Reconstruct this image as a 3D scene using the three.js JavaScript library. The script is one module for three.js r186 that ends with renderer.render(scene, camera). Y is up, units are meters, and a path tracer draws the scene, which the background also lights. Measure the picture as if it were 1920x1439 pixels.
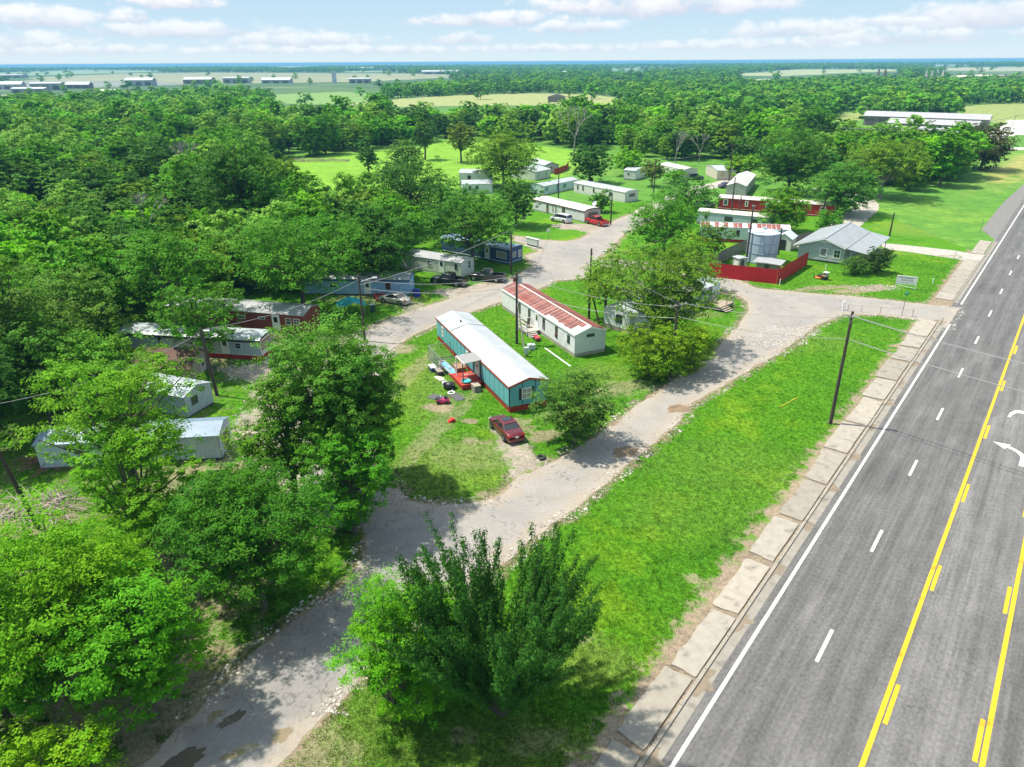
import * as THREE from 'three';
import { mergeGeometries } from 'three/addons/utils/BufferGeometryUtils.js';

// ---------------------------------------------------------------- camera, sky, sun, exposure
const scene = new THREE.Scene();
const camera = new THREE.PerspectiveCamera(56.72, 1024 / 767, 0.5, 60000);
camera.position.set(0, 30.4, 0);
camera.rotation.set(-24.376 * Math.PI / 180, 0, -0.36 * Math.PI / 180, 'YXZ');

const R = Math.PI / 180;
function mulberry(a) { return () => { a |= 0; a = a + 0x6D2B79F5 | 0; let t = Math.imul(a ^ a >>> 15, 1 | a); t = t + Math.imul(t ^ t >>> 7, 61 | t) ^ t; return ((t ^ t >>> 14) >>> 0) / 4294967296; }; }
const PERM = new Uint8Array(512);
{ const r = mulberry(77), p = [...Array(256).keys()]; for (let i = 255; i > 0; i--) { const j = Math.floor(r() * (i + 1)); [p[i], p[j]] = [p[j], p[i]]; } for (let i = 0; i < 512; i++) PERM[i] = p[i & 255]; }
const GRAD = new Float32Array(512);
for (let i = 0; i < 256; i++) { GRAD[2 * i] = Math.cos(i * 2.399963); GRAD[2 * i + 1] = Math.sin(i * 2.399963); }
// gradient noise, about -0.7 .. 0.7; with a period (whole number up to 256) it tiles
function pn(x, y, per = 256) {
  const xi = Math.floor(x), yi = Math.floor(y), fx = x - xi, fy = y - yi;
  const u = fx * fx * fx * (fx * (fx * 6 - 15) + 10), v = fy * fy * fy * (fy * (fy * 6 - 15) + 10);
  const m = (n) => ((n % per) + per) % per & 255;
  const x0 = m(xi), x1 = m(xi + 1), y0 = m(yi), y1 = m(yi + 1);
  const a = PERM[PERM[x0] + y0] * 2, b = PERM[PERM[x1] + y0] * 2, c = PERM[PERM[x0] + y1] * 2, d = PERM[PERM[x1] + y1] * 2;
  const n0 = GRAD[a] * fx + GRAD[a + 1] * fy, n1 = GRAD[b] * (fx - 1) + GRAD[b + 1] * fy;
  const n2 = GRAD[c] * fx + GRAD[c + 1] * (fy - 1), n3 = GRAD[d] * (fx - 1) + GRAD[d + 1] * (fy - 1);
  return n0 + u * (n1 - n0) + v * (n2 - n0 + u * (n0 - n1 - n2 + n3));
}
function fbm(x, y, oct = 4, per = 256) { let s = 0, a = 1, n = 0; for (let i = 0; i < oct; i++) { s += a * pn(x, y, per); n += a; x = x * 2 + 17; y = y * 2 + 31; per = Math.min(256, per * 2); a *= 0.5; } return s / n; }
const sm = (a, b, x) => { const t = Math.min(1, Math.max(0, (x - a) / (b - a))); return t * t * (3 - 2 * t); };
const mix = (a, b, t) => a + (b - a) * t;

{ // sky: pale blue air and scattered flat-bottomed cumulus
  const W = 4096, H = 2048, data = new Float32Array(W * H * 4);
  // [azimuth, elevation, half width, half height] in degrees of the banks in view; more of the same kind all round
  const clouds = [[-30.89, 2.43, 5.29, 1.13], [-32.58, 1.23, 6.61, 0.83], [-25.53, 2.67, 2.11, 0.74], [-22.81, 1.92, 9.25, 0.90], [-14.98, 1.36, 7.27, 0.83], [-22.83, 3.55, 3.96, 0.74], [-0.99, 2.64, 7.67, 0.83], [4.96, 2.15, 4.76, 0.74], [-3.52, 1.45, 2.90, 0.67], [10.34, 3.4, 12.56, 1.43], [20.79, 1.77, 7.93, 0.90], [25.45, 1.24, 10.57, 0.90], [31.44, 2.31, 7.27, 1.66], [26.53, 2.06, 6.61, 0.67], [16.76, 0.91, 11.89, 0.60], [-29.57, 0.76, 11.89, 0.60], [-9.87, 0.74, 10.57, 0.53], [3.26, 0.81, 9.25, 0.46], [-17.91, 0.79, 5.95, 0.46]];
  const rc = mulberry(5);
  for (let i = 0; i < 330; i++) { const el = 7 + 75 * Math.pow(rc(), 1.6), s = 0.6 + el / 14; const az = rc() * 360 - 180; clouds.push([az, el, (2.5 + 4 * rc()) * Math.min(s, 3.2) / Math.max(0.25, Math.cos(el * R)), (0.5 + 0.35 * rc()) * Math.min(s, 5)]); }
  for (let i = 0; i < 110; i++) { const az = 38 + rc() * 284, el = 0.8 + rc() * 6; clouds.push([az > 180 ? az - 360 : az, el, 3 + 5 * rc(), 0.35 + 0.12 * el]); }
  const rows = Array.from({ length: H }, () => []);
  for (const c of clouds) { const e0 = Math.floor(((c[1] - c[3] * 2) / 180 + 0.5) * H), e1 = Math.ceil(((c[1] + c[3] * 2.2) / 180 + 0.5) * H); for (let j = Math.max(0, e0); j <= Math.min(H - 1, e1); j++) rows[j].push(c); }
  const sunAz = Math.atan2(-5.40, 1.41) / R, sunEl = 62.8;
  for (let j = 0; j < H; j++) {
    const el = ((j + 0.5) / H - 0.5) * 180, e = Math.max(el, 0), up = Math.sin(e * R);
    const k = Math.pow(1 - up, 3), k2 = Math.exp(-e / 2.4);
    let r0 = mix(0.25, 0.375, k) + 0.15 * k2, g0 = mix(0.41, 0.54, k) + 0.08 * k2, b0 = mix(0.58, 0.66, k);
    if (el < 0) { r0 = 0.30; g0 = 0.36; b0 = 0.34; }
    for (let i = 0; i < W; i++) {
      const az = ((i + 0.5) / W - 0.25) * 360; // 0 is -z, positive to the right
      const a = az > 180 ? az - 360 : az;
      let r = r0, g = g0, b = b0;
      if (el > 0) {
        const cs = Math.cos(e * R) * Math.cos(sunEl * R) * Math.cos((a - sunAz) * R) + up * Math.sin(sunEl * R);
        const gl = 0.5 * Math.pow(Math.max(0, cs), 24) + 0.12 * Math.pow(Math.max(0, cs), 4);
        r += gl; g += gl * 0.95; b += gl * 0.85;
        let d = 0, lit = 0;
        for (const c of rows[j]) {
          let da = a - c[0]; if (da > 180) da -= 360; if (da < -180) da += 360;
          if (Math.abs(da) > c[2] * 1.4) continue;
          const fx = da / c[2], dy = (el - c[1]) / c[3], fy = dy < 0 ? dy * 1.9 : dy;
          if (1 - fx * fx - fy * fy < -0.95) continue;
          const sc = 1.1 / c[3], n = fbm(a * sc * 0.42 + c[0], el * sc + c[1] * 3.1, 5) * 1.25 + fbm(a * sc * 2.3 + 40, el * sc * 4.2, 3) * 0.35;
          const q = 1 - fx * fx - fy * fy + n * 1.15 - 0.18, v = sm(0, 0.75, q);
          if (v > d) { d = v; lit = sm(-0.75, 0.75, dy + n * 0.8 + 0.05); }
        }
        if (d > 0) {
          const al = d * mix(0.55, 0.95, sm(0.6, 5, el));
          r = mix(r, mix(0.39, 0.75, lit), al); g = mix(g, mix(0.415, 0.745, lit), al); b = mix(b, mix(0.54, 0.75, lit), al);
        }
      }
      const o = (j * W + i) * 4; data[o] = r; data[o + 1] = g; data[o + 2] = b; data[o + 3] = 1;
    }
  }
  const t = new THREE.DataTexture(data, W, H, THREE.RGBAFormat, THREE.FloatType);
  t.mapping = THREE.EquirectangularReflectionMapping; t.magFilter = t.minFilter = THREE.LinearFilter; t.needsUpdate = true;
  scene.background = t; scene.environment = t;
  scene.backgroundIntensity = 1; scene.environmentIntensity = 1;
}
const sun = new THREE.DirectionalLight(new THREE.Color(1.0, 0.94, 0.82), 5);
sun.position.set(-5.40 * 30, 10.87 * 30, -1.41 * 30 - 90); sun.target.position.set(0, 0, -90);
sun.castShadow = true; sun.shadow.mapSize.set(4096, 4096); sun.shadow.radius = 2.5;
Object.assign(sun.shadow.camera, { left: -260, right: 260, top: 260, bottom: -260, near: 1, far: 900 });
scene.add(sun, sun.target);
scene.fog = new THREE.FogExp2(0x6faad0, 0.00015);
const renderer = new THREE.WebGLRenderer({ antialias: true });
renderer.toneMapping = THREE.LinearToneMapping;
renderer.toneMappingExposure = 1.45;
renderer.shadowMap.enabled = true;

// ---------------------------------------------------------------- helpers
const taken = new Map();
function numbered(n) { const k = taken.get(n) || 0; taken.set(n, k + 1); return k ? `${n}_${String(k).padStart(3, '0')}` : n; }
function tag(o, label, category, group, kind) { if (label) o.userData.label = label; if (category) o.userData.category = category; if (group) o.userData.group = group; if (kind) o.userData.kind = kind; return o; }
function thing(name, label, category, x = 0, z = 0, turn = 0, group, y = 0) { const o = new THREE.Group(); o.name = numbered(name); o.position.set(x, y, z); o.rotation.y = turn; tag(o, label, category, group); scene.add(o); return o; }
function part(name, geo, m, parent, label) { const o = new THREE.Mesh(geo, m); o.castShadow = o.receiveShadow = true; if (parent === scene) name = numbered(name); o.name = name; if (label) o.userData.label = label; parent.add(o); return o; }
function setting(name, geo, m) { const o = part(name, geo, m, scene); o.userData.kind = 'structure'; return o; }
const merge = (a) => a.length === 1 ? a[0] : mergeGeometries(a.map((g) => g.index ? g.toNonIndexed() : g));
function boxUV(g) { // uv in metres by the way a face points
  const p = g.attributes.position, n = g.attributes.normal, uv = new Float32Array(p.count * 2);
  for (let i = 0; i < p.count; i++) { const ax = Math.abs(n.getX(i)), ay = Math.abs(n.getY(i)), az = Math.abs(n.getZ(i)); if (ay >= ax && ay >= az) { uv[2 * i] = p.getX(i); uv[2 * i + 1] = p.getZ(i); } else if (ax >= az) { uv[2 * i] = p.getZ(i); uv[2 * i + 1] = p.getY(i); } else { uv[2 * i] = p.getX(i); uv[2 * i + 1] = p.getY(i); } }
  g.setAttribute('uv', new THREE.BufferAttribute(uv, 2)); return g;
}
function bx(w, h, d, x = 0, y = 0, z = 0, ry = 0, rz = 0, rx = 0) { const g = new THREE.BoxGeometry(w, h, d); if (rx) g.rotateX(rx); if (rz) g.rotateZ(rz); if (ry) g.rotateY(ry); g.translate(x, y, z); return boxUV(g); }
function cyl(r0, r1, h, x = 0, y = 0, z = 0, n = 10) { return new THREE.CylinderGeometry(r1, r0, h, n).translate(x, y + h / 2, z); }
function rod(a, b, r0, r1 = r0, n = 6) { const A = new THREE.Vector3(...a), B = new THREE.Vector3(...b), L = A.distanceTo(B); const g = new THREE.CylinderGeometry(r1, r0, L, n); g.applyQuaternion(new THREE.Quaternion().setFromUnitVectors(new THREE.Vector3(0, 1, 0), B.clone().sub(A).normalize())); return g.translate((A.x + B.x) / 2, (A.y + B.y) / 2, (A.z + B.z) / 2); }
function prism(pts, depth, bevel = 0) { // outline in x,y pushed along z from 0 to depth
  const s = new THREE.Shape(pts.map((p) => new THREE.Vector2(...p)));
  return boxUV(new THREE.ExtrudeGeometry(s, { depth, bevelEnabled: bevel > 0, bevelSize: bevel, bevelThickness: bevel, bevelSegments: 2 }));
}
function frameGeo(w, h, t, d) { const s = new THREE.Shape([[-w / 2, -h / 2], [w / 2, -h / 2], [w / 2, h / 2], [-w / 2, h / 2]].map((p) => new THREE.Vector2(...p))); const q = new THREE.Path([[-w / 2 + t, -h / 2 + t], [-w / 2 + t, h / 2 - t], [w / 2 - t, h / 2 - t], [w / 2 - t, -h / 2 + t]].map((p) => new THREE.Vector2(...p))); s.holes.push(q); return boxUV(new THREE.ExtrudeGeometry(s, { depth: d, bevelEnabled: false })); }
function lathe(pts, n = 14) { return new THREE.LatheGeometry(pts.map((p) => new THREE.Vector2(...p)), n); }
// one continuous sheet with ribs: w along x, h along y, facing +z
function ribbed(w, h, pitch, depth, top = null) {
  const n = Math.max(1, Math.round(w / pitch)), xs = [], zs = [];
  for (let i = 0; i < n; i++) { const a = i * w / n, s = w / n; xs.push(a, a + s * 0.72, a + s * 0.78, a + s * 0.94); zs.push(depth, depth, 0, 0); }
  xs.push(w); zs.push(depth);
  const pos = [], idx = [], uv = [];
  xs.forEach((x, i) => { const t = top ? top(x) : h; pos.push(x, 0, zs[i], x, t, zs[i]); uv.push(x, 0, x, t); if (i) { const k = 2 * i; idx.push(k - 2, k, k - 1, k, k + 1, k - 1); } });
  const g = new THREE.BufferGeometry(); g.setAttribute('position', new THREE.Float32BufferAttribute(pos, 3)); g.setAttribute('uv', new THREE.Float32BufferAttribute(uv, 2)); g.setIndex(idx);
  const f = g.toNonIndexed(); f.computeVertexNormals(); return f;
}
// lapped horizontal siding: each board leans out at its lower edge
function lapped(w, h, pitch, lean, top = null) {
  const n = Math.max(1, Math.round(h / pitch)), pos = [], uv = [], idx = []; let k = 0;
  const half = (y) => top ? top(y) : [0, w];
  const row = (y, z) => { const [a, b] = half(y); pos.push(a, y, z, b, y, z); uv.push(a, y, b, y); };
  for (let i = 0; i < n; i++) { const y0 = i * h / n, y1 = (i + 1) * h / n; row(y0, lean); row(y1 - 0.001, 0); row(y1, lean); idx.push(k, k + 1, k + 2, k + 1, k + 3, k + 2, k + 2, k + 3, k + 4, k + 3, k + 5, k + 4); k += 6; }
  const g = new THREE.BufferGeometry(); g.setAttribute('position', new THREE.Float32BufferAttribute(pos, 3)); g.setAttribute('uv', new THREE.Float32BufferAttribute(uv, 2)); g.setIndex(idx);
  const f = g.toNonIndexed(); f.computeVertexNormals(); return f;
}
const inPoly = (x, z, P) => { let c = false; for (let i = 0, j = P.length - 2; i < P.length; j = i, i += 2) if ((P[i + 1] > z) !== (P[j + 1] > z) && x < (P[j] - P[i]) * (z - P[i + 1]) / (P[j + 1] - P[i + 1]) + P[i]) c = !c; return c; };
function distPoly(x, z, P) { let d = 1e9; for (let i = 0, j = P.length - 2; i < P.length; j = i, i += 2) { const ax = P[j], az = P[j + 1], bx_ = P[i] - ax, bz = P[i + 1] - az; const t = Math.max(0, Math.min(1, ((x - ax) * bx_ + (z - az) * bz) / (bx_ * bx_ + bz * bz + 1e-9))); const dx = x - ax - t * bx_, dz = z - az - t * bz, q = dx * dx + dz * dz; if (q < d) d = q; } d = Math.sqrt(d); return inPoly(x, z, P) ? -d : d; }

// ---------------------------------------------------------------- textures and materials
const lin = (v) => { v = Math.max(0, Math.min(1, v)); return Math.round(255 * (v <= 0.0031308 ? 12.92 * v : 1.055 * Math.pow(v, 1 / 2.4) - 0.055)); }; // linear -> sRGB byte
function tex(w, h, fn, metres, srgb = true) { const d = new Uint8Array(w * h * 4); for (let j = 0; j < h; j++) for (let i = 0; i < w; i++) { const c = fn(i / w, j / h), o = (j * w + i) * 4; if (srgb) { d[o] = lin(c[0]); d[o + 1] = lin(c[1]); d[o + 2] = lin(c[2]); } else d[o] = d[o + 1] = d[o + 2] = Math.max(0, Math.min(255, c * 255)); d[o + 3] = 255; } const t = new THREE.DataTexture(d, w, h); t.wrapS = t.wrapT = THREE.RepeatWrapping; t.magFilter = THREE.LinearFilter; t.minFilter = THREE.LinearMipmapLinearFilter; t.generateMipmaps = true; if (srgb) t.colorSpace = THREE.SRGBColorSpace; if (metres) t.repeat.set(1 / metres, 1 / metres); t.needsUpdate = true; return t; }
const grey = (v) => [v, v, v];
const TX = {
  siding: tex(512, 512, (u, v) => { const s = fbm(u * 40, v * 3, 3, 40) * 0.16 + fbm(u * 6, v * 6, 4, 6) * 0.22; const k = 0.9 + s; return [k, k * 0.985, k * 0.955]; }, 4),
  metal: tex(512, 512, (u, v) => { const s = fbm(u * 5, v * 5, 5, 5) * 0.35, m = sm(0.18, 0.4, fbm(u * 9 + 3, v * 9, 4, 9)) * 0.22; const k = 0.9 + s * 0.9 - m * 1.2; return [k, k * (1 - m * 0.08), k * (1 - m * 0.2)]; }, 6),
  rust: tex(512, 512, (u, v) => { const q = fbm(u * 8, v * 8, 5, 8) + 0.5 * fbm(u * 40, v * 6, 3, 40); const m = sm(-0.25, 0.2, q); return [mix(0.38, 0.22, m), mix(0.15, 0.055, m), mix(0.12, 0.04, m)]; }, 5),
  rustspot: tex(512, 512, (u, v) => { const q = fbm(u * 6, v * 6, 5, 6) + 0.25 * fbm(u * 40, v * 40, 2, 40); const m = sm(0.08, 0.3, q); return [mix(0.72, 0.36, m), mix(0.70, 0.2, m), mix(0.68, 0.15, m)]; }, 7),
  wood: tex(256, 512, (u, v) => { const s = fbm(u * 30, v * 2, 4, 30) * 0.5 + fbm(u * 6, v * 3, 3, 6) * 0.25; return grey(0.82 + s * 0.6); }, 2),
  concrete: tex(512, 512, (u, v) => { const s = fbm(u * 6, v * 6, 5, 6) * 0.34 + fbm(u * 90, v * 90, 2, 90) * 0.25, st = sm(0.1, 0.36, fbm(u * 4 + 9, v * 4, 4, 4)) * 0.3; const k = 0.9 + s - st; return [k, k * 0.985, k * 0.95]; }, 4),
  bark: tex(256, 256, (u, v) => grey(0.75 + fbm(u * 24, v * 5, 4, 24) * 0.9), 1.2),
};
const MC = new Map();
function M(r, g, b, o = {}) { const key = [r, g, b, o.map || '', o.rough ?? '', o.metal ?? '', o.extra ? JSON.stringify(o.extra) : ''].join(); if (!MC.has(key)) { const P = o.extra ? THREE.MeshPhysicalMaterial : THREE.MeshStandardMaterial; const m = new P({ color: new THREE.Color().setRGB(r, g, b), roughness: o.rough ?? 0.75, metalness: o.metal ?? 0, side: THREE.DoubleSide, ...(o.map ? { map: TX[o.map] } : {}), ...(o.extra || {}) }); MC.set(key, m); } return MC.get(key); }
const SM = { map: 'siding' };
const glass = M(0.02, 0.026, 0.03, { rough: 0.08, extra: { clearcoat: 1, clearcoatRoughness: 0.05 } });
const curtain = M(0.34, 0.32, 0.30, { rough: 0.35 });
const white = M(0.66, 0.685, 0.70, SM), trimWhite = M(0.76, 0.76, 0.75, { rough: 0.55 }), black = M(0.02, 0.02, 0.022, { rough: 0.6 }), darkGrey = M(0.09, 0.09, 0.095), timber = M(0.34, 0.27, 0.20, { map: 'wood', rough: 0.9 }), oldTimber = M(0.27, 0.245, 0.215, { map: 'wood', rough: 0.95 }), poleWood = M(0.075, 0.058, 0.046, { map: 'wood', rough: 0.95 }), steel = M(0.42, 0.43, 0.44, { rough: 0.4, metal: 0.7 }), redPaint = M(0.42, 0.03, 0.022, SM), bark = M(0.13, 0.105, 0.085, { map: 'bark', rough: 1 }), paleBark = M(0.33, 0.30, 0.27, { map: 'bark', rough: 1 });
// ---------------------------------------------------------------- where the roads run (x, z pairs in metres)
const hw = (s, o) => [7.315 + 0.61471 * s + 0.78875 * o, -23.079 - 0.78875 * s + 0.61471 * o]; // along and across the highway, o = 0 at its white edge line
const hwInv = (x, z) => { x -= 7.315; z += 23.079; return [0.61471 * x - 0.78875 * z, 0.78875 * x + 0.61471 * z]; };
function stripPoly(P, W) { // P: x,z of a centre line, W: widths -> outline
  const a = [], b = [], n = P.length / 2;
  for (let i = 0; i < n; i++) { const i0 = Math.max(0, i - 1), i1 = Math.min(n - 1, i + 1); let dx = P[2 * i1] - P[2 * i0], dz = P[2 * i1 + 1] - P[2 * i0 + 1]; const l = Math.hypot(dx, dz); dx /= l; dz /= l; const w = (Array.isArray(W) ? W[i] : W) / 2; a.push([P[2 * i] - dz * w, P[2 * i + 1] + dx * w]); b.unshift([P[2 * i] + dz * w, P[2 * i + 1] - dx * w]); }
  return [...a, ...b].flat();
}
function smoothLine(P, step = 2.5) { const c = new THREE.CatmullRomCurve3(Array.from({ length: P.length / 2 }, (_, i) => new THREE.Vector3(P[2 * i], 0, P[2 * i + 1])), false, 'centripetal'); return c.getSpacedPoints(Math.max(2, Math.round(c.getLength() / step))); }
function ragged(P, amp, step = 0.35, seed = 0) { // an outline with uneven edges
  const out = [], n = P.length / 2;
  for (let i = 0; i < n; i++) { const ax = P[2 * i], az = P[2 * i + 1], bx_ = P[(2 * i + 2) % P.length], bz = P[(2 * i + 3) % P.length], L = Math.hypot(bx_ - ax, bz - az), k = Math.max(1, Math.round(L / step)); const nx = (bz - az) / (L || 1), nz = -(bx_ - ax) / (L || 1); for (let j = 0; j < k; j++) { const x = mix(ax, bx_, j / k), z = mix(az, bz, j / k), d = amp * (fbm(x * 0.35 + seed, z * 0.35, 3) * 1.6 + fbm(x * 1.7, z * 1.7 + seed, 2) * 0.6); out.push(x + nx * d, z + nz * d); } }
  return out;
}
function sheet(P, y) { const s = new THREE.Shape(); for (let i = 0; i < P.length; i += 2) i ? s.lineTo(P[i], -P[i + 1]) : s.moveTo(P[i], -P[i + 1]); const g = new THREE.ShapeGeometry(s); g.rotateX(-Math.PI / 2); g.translate(0, y, 0); const p = g.attributes.position, uv = new Float32Array(p.count * 2); for (let i = 0; i < p.count; i++) { uv[2 * i] = (p.getX(i) + 80) / 160; uv[2 * i + 1] = (p.getZ(i) + 170) / 160; } g.setAttribute('uv', new THREE.BufferAttribute(uv, 2)); return g; }
// edge pairs of the lane that runs along the front of the park
const laneL = [-18.4, -22.14, -16.92, -24.97, -15.56, -28.11, -14.04, -31.59, -10.95, -35.94, -9.97, -38.87, -10.76, -42.51, -11.6, -44.05, -10.3, -45.01, -8.79, -45.71, -6.49, -45.11, -4.06, -44.87, -2.08, -45.42, -0.47, -46.87, 0.29, -48.72, 1.69, -49.76, 4.47, -52.22, 7.83, -55.95, 11.78, -61.26, 15.16, -65.48, 18.78, -69.49, 23.74, -76.36, 28.46, -84.07];
const laneR = [37.53, -83.32, 30.38, -75.09, 22.73, -67.35, 16.97, -61.53, 15.52, -58.43, 12.28, -54.24, 8.89, -50.01, 4.95, -44.84, 1.81, -41.3, -1.47, -37.14, -3.71, -34.4, -6.69, -31.11, -9.06, -27.18, -10.57, -24.47, -11.64, -22.1];
const frontLane = [...laneL, ...laneR];
const entrance = [32.51, -103.06, 35.92, -100.24, 41.33, -98.02, 48.13, -96.1, 54.21, -93.3, 59.99, -90.64, 56.35, -85.97, 53.77, -82.83, 52.69, -85.63, 48.05, -88.02, 43.31, -88.32, 38.16, -84.09, 30.19, -75.42, 28.58, -84.47, 31.57, -90.08, 32.47, -93.51, 32.16, -96.69];
const flat = (v) => v.map((p) => [p.x, p.z]).flat();
const loopLane = stripPoly(flat(smoothLine([29.98, -156.94, 20.15, -139.97, 12.9, -124.45, 7.09, -113.75, 2.1, -103.45, -4.43, -96.2, -9.87, -90.01, -14.05, -84.47, -16.89, -77.9, -17.45, -67.29, -17.05, -57.81, -14.84, -50.29, -10.73, -44.04])), 6.4);
const backLane = stripPoly(flat(smoothLine([33.36, -98.97, 30.68, -107.18, 25.7, -111.02, 18.43, -113.81, 11.24, -116.37])), 5.2);
const junction = [18.7, -140.99, 22.45, -139.9, 18.23, -125.5, 13.46, -116.32, 11.57, -106.12, 6.16, -104.5, 2.03, -99.9, 0.09, -102.66, 3.59, -113.17, 2.43, -120.17, 4.82, -123.11, 4.01, -127.08, 0.66, -131.36, 0.69, -135.8, 4.17, -132.57, 10.04, -130.67, 14.77, -133.6];
const farLane = stripPoly(flat(smoothLine([26.54, -150.14, 32.27, -163.08, 39.67, -175.23, 49.74, -189.96, 58.38, -198.57, 67.96, -211.03])), 5.5);
const eastLane = stripPoly(flat(smoothLine([52.35, -122.65, 61.18, -135.01, 71.77, -149.84, 79.53, -161.5, 83.25, -170.79, 83.59, -181.26, 80.93, -189.61])), 5.5);
const driveway = [66.18, -128.3, 70.89, -126.11, 77.15, -122.01, 78.76, -119.71, 80.83, -118.92, 77.17, -114.07, 74.53, -115.86, 68.53, -121.47, 66.07, -123.07];
const gravelYard = [-16.73, -77.04, -18.64, -71.54, -23.33, -71.62, -26.69, -75.07, -29.78, -71.72, -32.13, -71.76, -30.17, -69.55, -27.42, -68.12, -25.09, -62.37, -25.88, -58.99, -24.91, -54.91, -21.52, -50.37, -16.5, -46.38, -15.41, -48.67, -18.78, -54.83, -21.52, -61.15, -19.32, -64.72, -17.18, -70.06];
const truckPad = [-12.38, -100.21, -8.57, -101.47, -4.34, -104.16, -0.72, -106.99, 1.3, -104.03, -3.72, -97.44, -8.2, -96.28];
const vanPad = [7.81, -145.35, 11.22, -147.35, 15.51, -146.16, 20.41, -141.93, 16.58, -136.28, 13.34, -140.16, 9.73, -141.25];
const carPad = [-1.73, -57.6, -0.03, -54.59, 1.14, -54.57, 1.75, -51.81, 3.09, -51.62, -0.05, -48.09, -0.26, -50.96, -1.19, -53.66];
const carPad2 = [-15.6, -92.83, -14.04, -94.93, -11.66, -93.46, -11.93, -89.39, -13.99, -89];
const roadList = [frontLane, entrance, loopLane, backLane, junction];
const meadow = [-81.25, -255.02, -61.39, -269.38, -50.85, -275.45, -36.65, -288.89, -26.82, -321.33, -17.63, -320.75, 9.11, -297.8, 26.48, -278.13, 25.68, -249.69, 15.89, -213.26, -8.22, -194.84, -17.13, -168.05, -28.57, -161.92, -37.57, -159.12, -52.27, -178.53, -68.16, -211.61];

// ---------------------------------------------------------------- ground: near, middle and far sheets that butt against one another
function gridDist(P, n = 360) { const d = new Float32Array(n * n); for (let j = 0; j < n; j++) for (let i = 0; i < n; i++) d[j * n + i] = distPoly(-80 + 160 * (i + 0.5) / n, -170 + 160 * (j + 0.5) / n, P); return (x, z) => { const fx = Math.max(0, Math.min(n - 1.001, (x + 80) / 160 * n - 0.5)), fz = Math.max(0, Math.min(n - 1.001, (z + 170) / 160 * n - 0.5)), i = fx | 0, j = fz | 0, u = fx - i, v = fz - j, k = j * n + i; return (d[k] * (1 - u) + d[k + 1] * u) * (1 - v) + (d[k + n] * (1 - u) + d[k + n + 1] * u) * v; }; }
const dRoads = roadList.map((p) => gridDist(p)), dRoad = (x, z) => { let m = 1e9; for (const f of dRoads) m = Math.min(m, f(x, z)); return m; };
const dYard = gridDist(gravelYard), dTruck = gridDist(truckPad, 256), dCar = gridDist(carPad, 256), dCar2 = gridDist(carPad2, 256), dVan = gridDist(vanPad, 256);
// bare or worn places: x, z, radius x, radius z, turn, strength
const worn = [[-5.87, -58.72, 0.9, 9, 0.35, 0.5], [-7.25, -57.68, 0.8, 10, 0.3, 0.42], [-3.67, -52.77, 4, 3, 0.2, 0.3], [-6.96, -61.52, 1.7, 1.2, 0.2, 0.9], [-3.98, -58.69, 0.9, 0.6, 0, 0.9], [-3.31, -54.82, 1.6, 0.7, 0.2, 0.75], [-2.03, -46.36, 0.8, 0.6, 0, 0.8], [6.1, -60.77, 4, 2.2, -0.4, 0.5], [10.84, -65.55, 4, 1.8, -0.4, 0.6], [-12.69, -76.98, 1.8, 1.6, 0, 0.8], [-10.86, -69.96, 1.1, 7, 0.25, 0.5], [-0.02, -57.58, 2.2, 2, 0, 0.7], [2.82, -55.72, 2, 1.2, -0.4, 0.8], [-26.69, -31.49, 9, 8, 0, 0.9], [-19.69, -26.59, 8, 6, 0, 0.9], [-21.1, -35.04, 6, 6, 0, 0.8], [-19.54, -41.03, 5, 5, 0, 0.85], [-35.45, -43.77, 4, 3, 0, 0.8], [-23.28, -50.39, 4, 4, 0, 0.8], [-26.99, -48.8, 5, 3, 0, 0.7], [-35.7, -73.33, 5, 3, 0, 0.7], [-19.52, -96.51, 8, 3, 0.1, 0.5], [-25.54, -79.8, 9, 3, 0.1, 0.6], [49.35, -98.89, 3.4, 1.6, -0.3, 0.9], [53.02, -100.14, 3.2, 1.6, -0.4, 0.95], [45.69, -100.3, 5, 1.3, -0.2, 0.8], [-2.79, -30.07, 1.2, 0.9, 0, 0.7], [3.94, -31.65, 1.1, 0.7, 0, 0.6], [1.2, -24.54, 1.6, 0.9, 0, 0.45], [-8.96, -24.31, 2.2, 1.2, 0.5, 0.5], [-10.29, -23.45, 2.2, 1.6, 0.5, 0.7], [-2.62, -24.87, 0.8, 0.6, 0, 0.7], [11.88, -36.23, 1.2, 0.5, 0.6, 0.7], [22.82, -88.72, 5, 1.6, 0, 0.5], [17.51, -99.57, 6, 3, 0, 0.5], [15.66, -119.83, 3, 5, 0, 0.3], [0.08, -96.11, 3, 1, 0, 0.5]];
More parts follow.
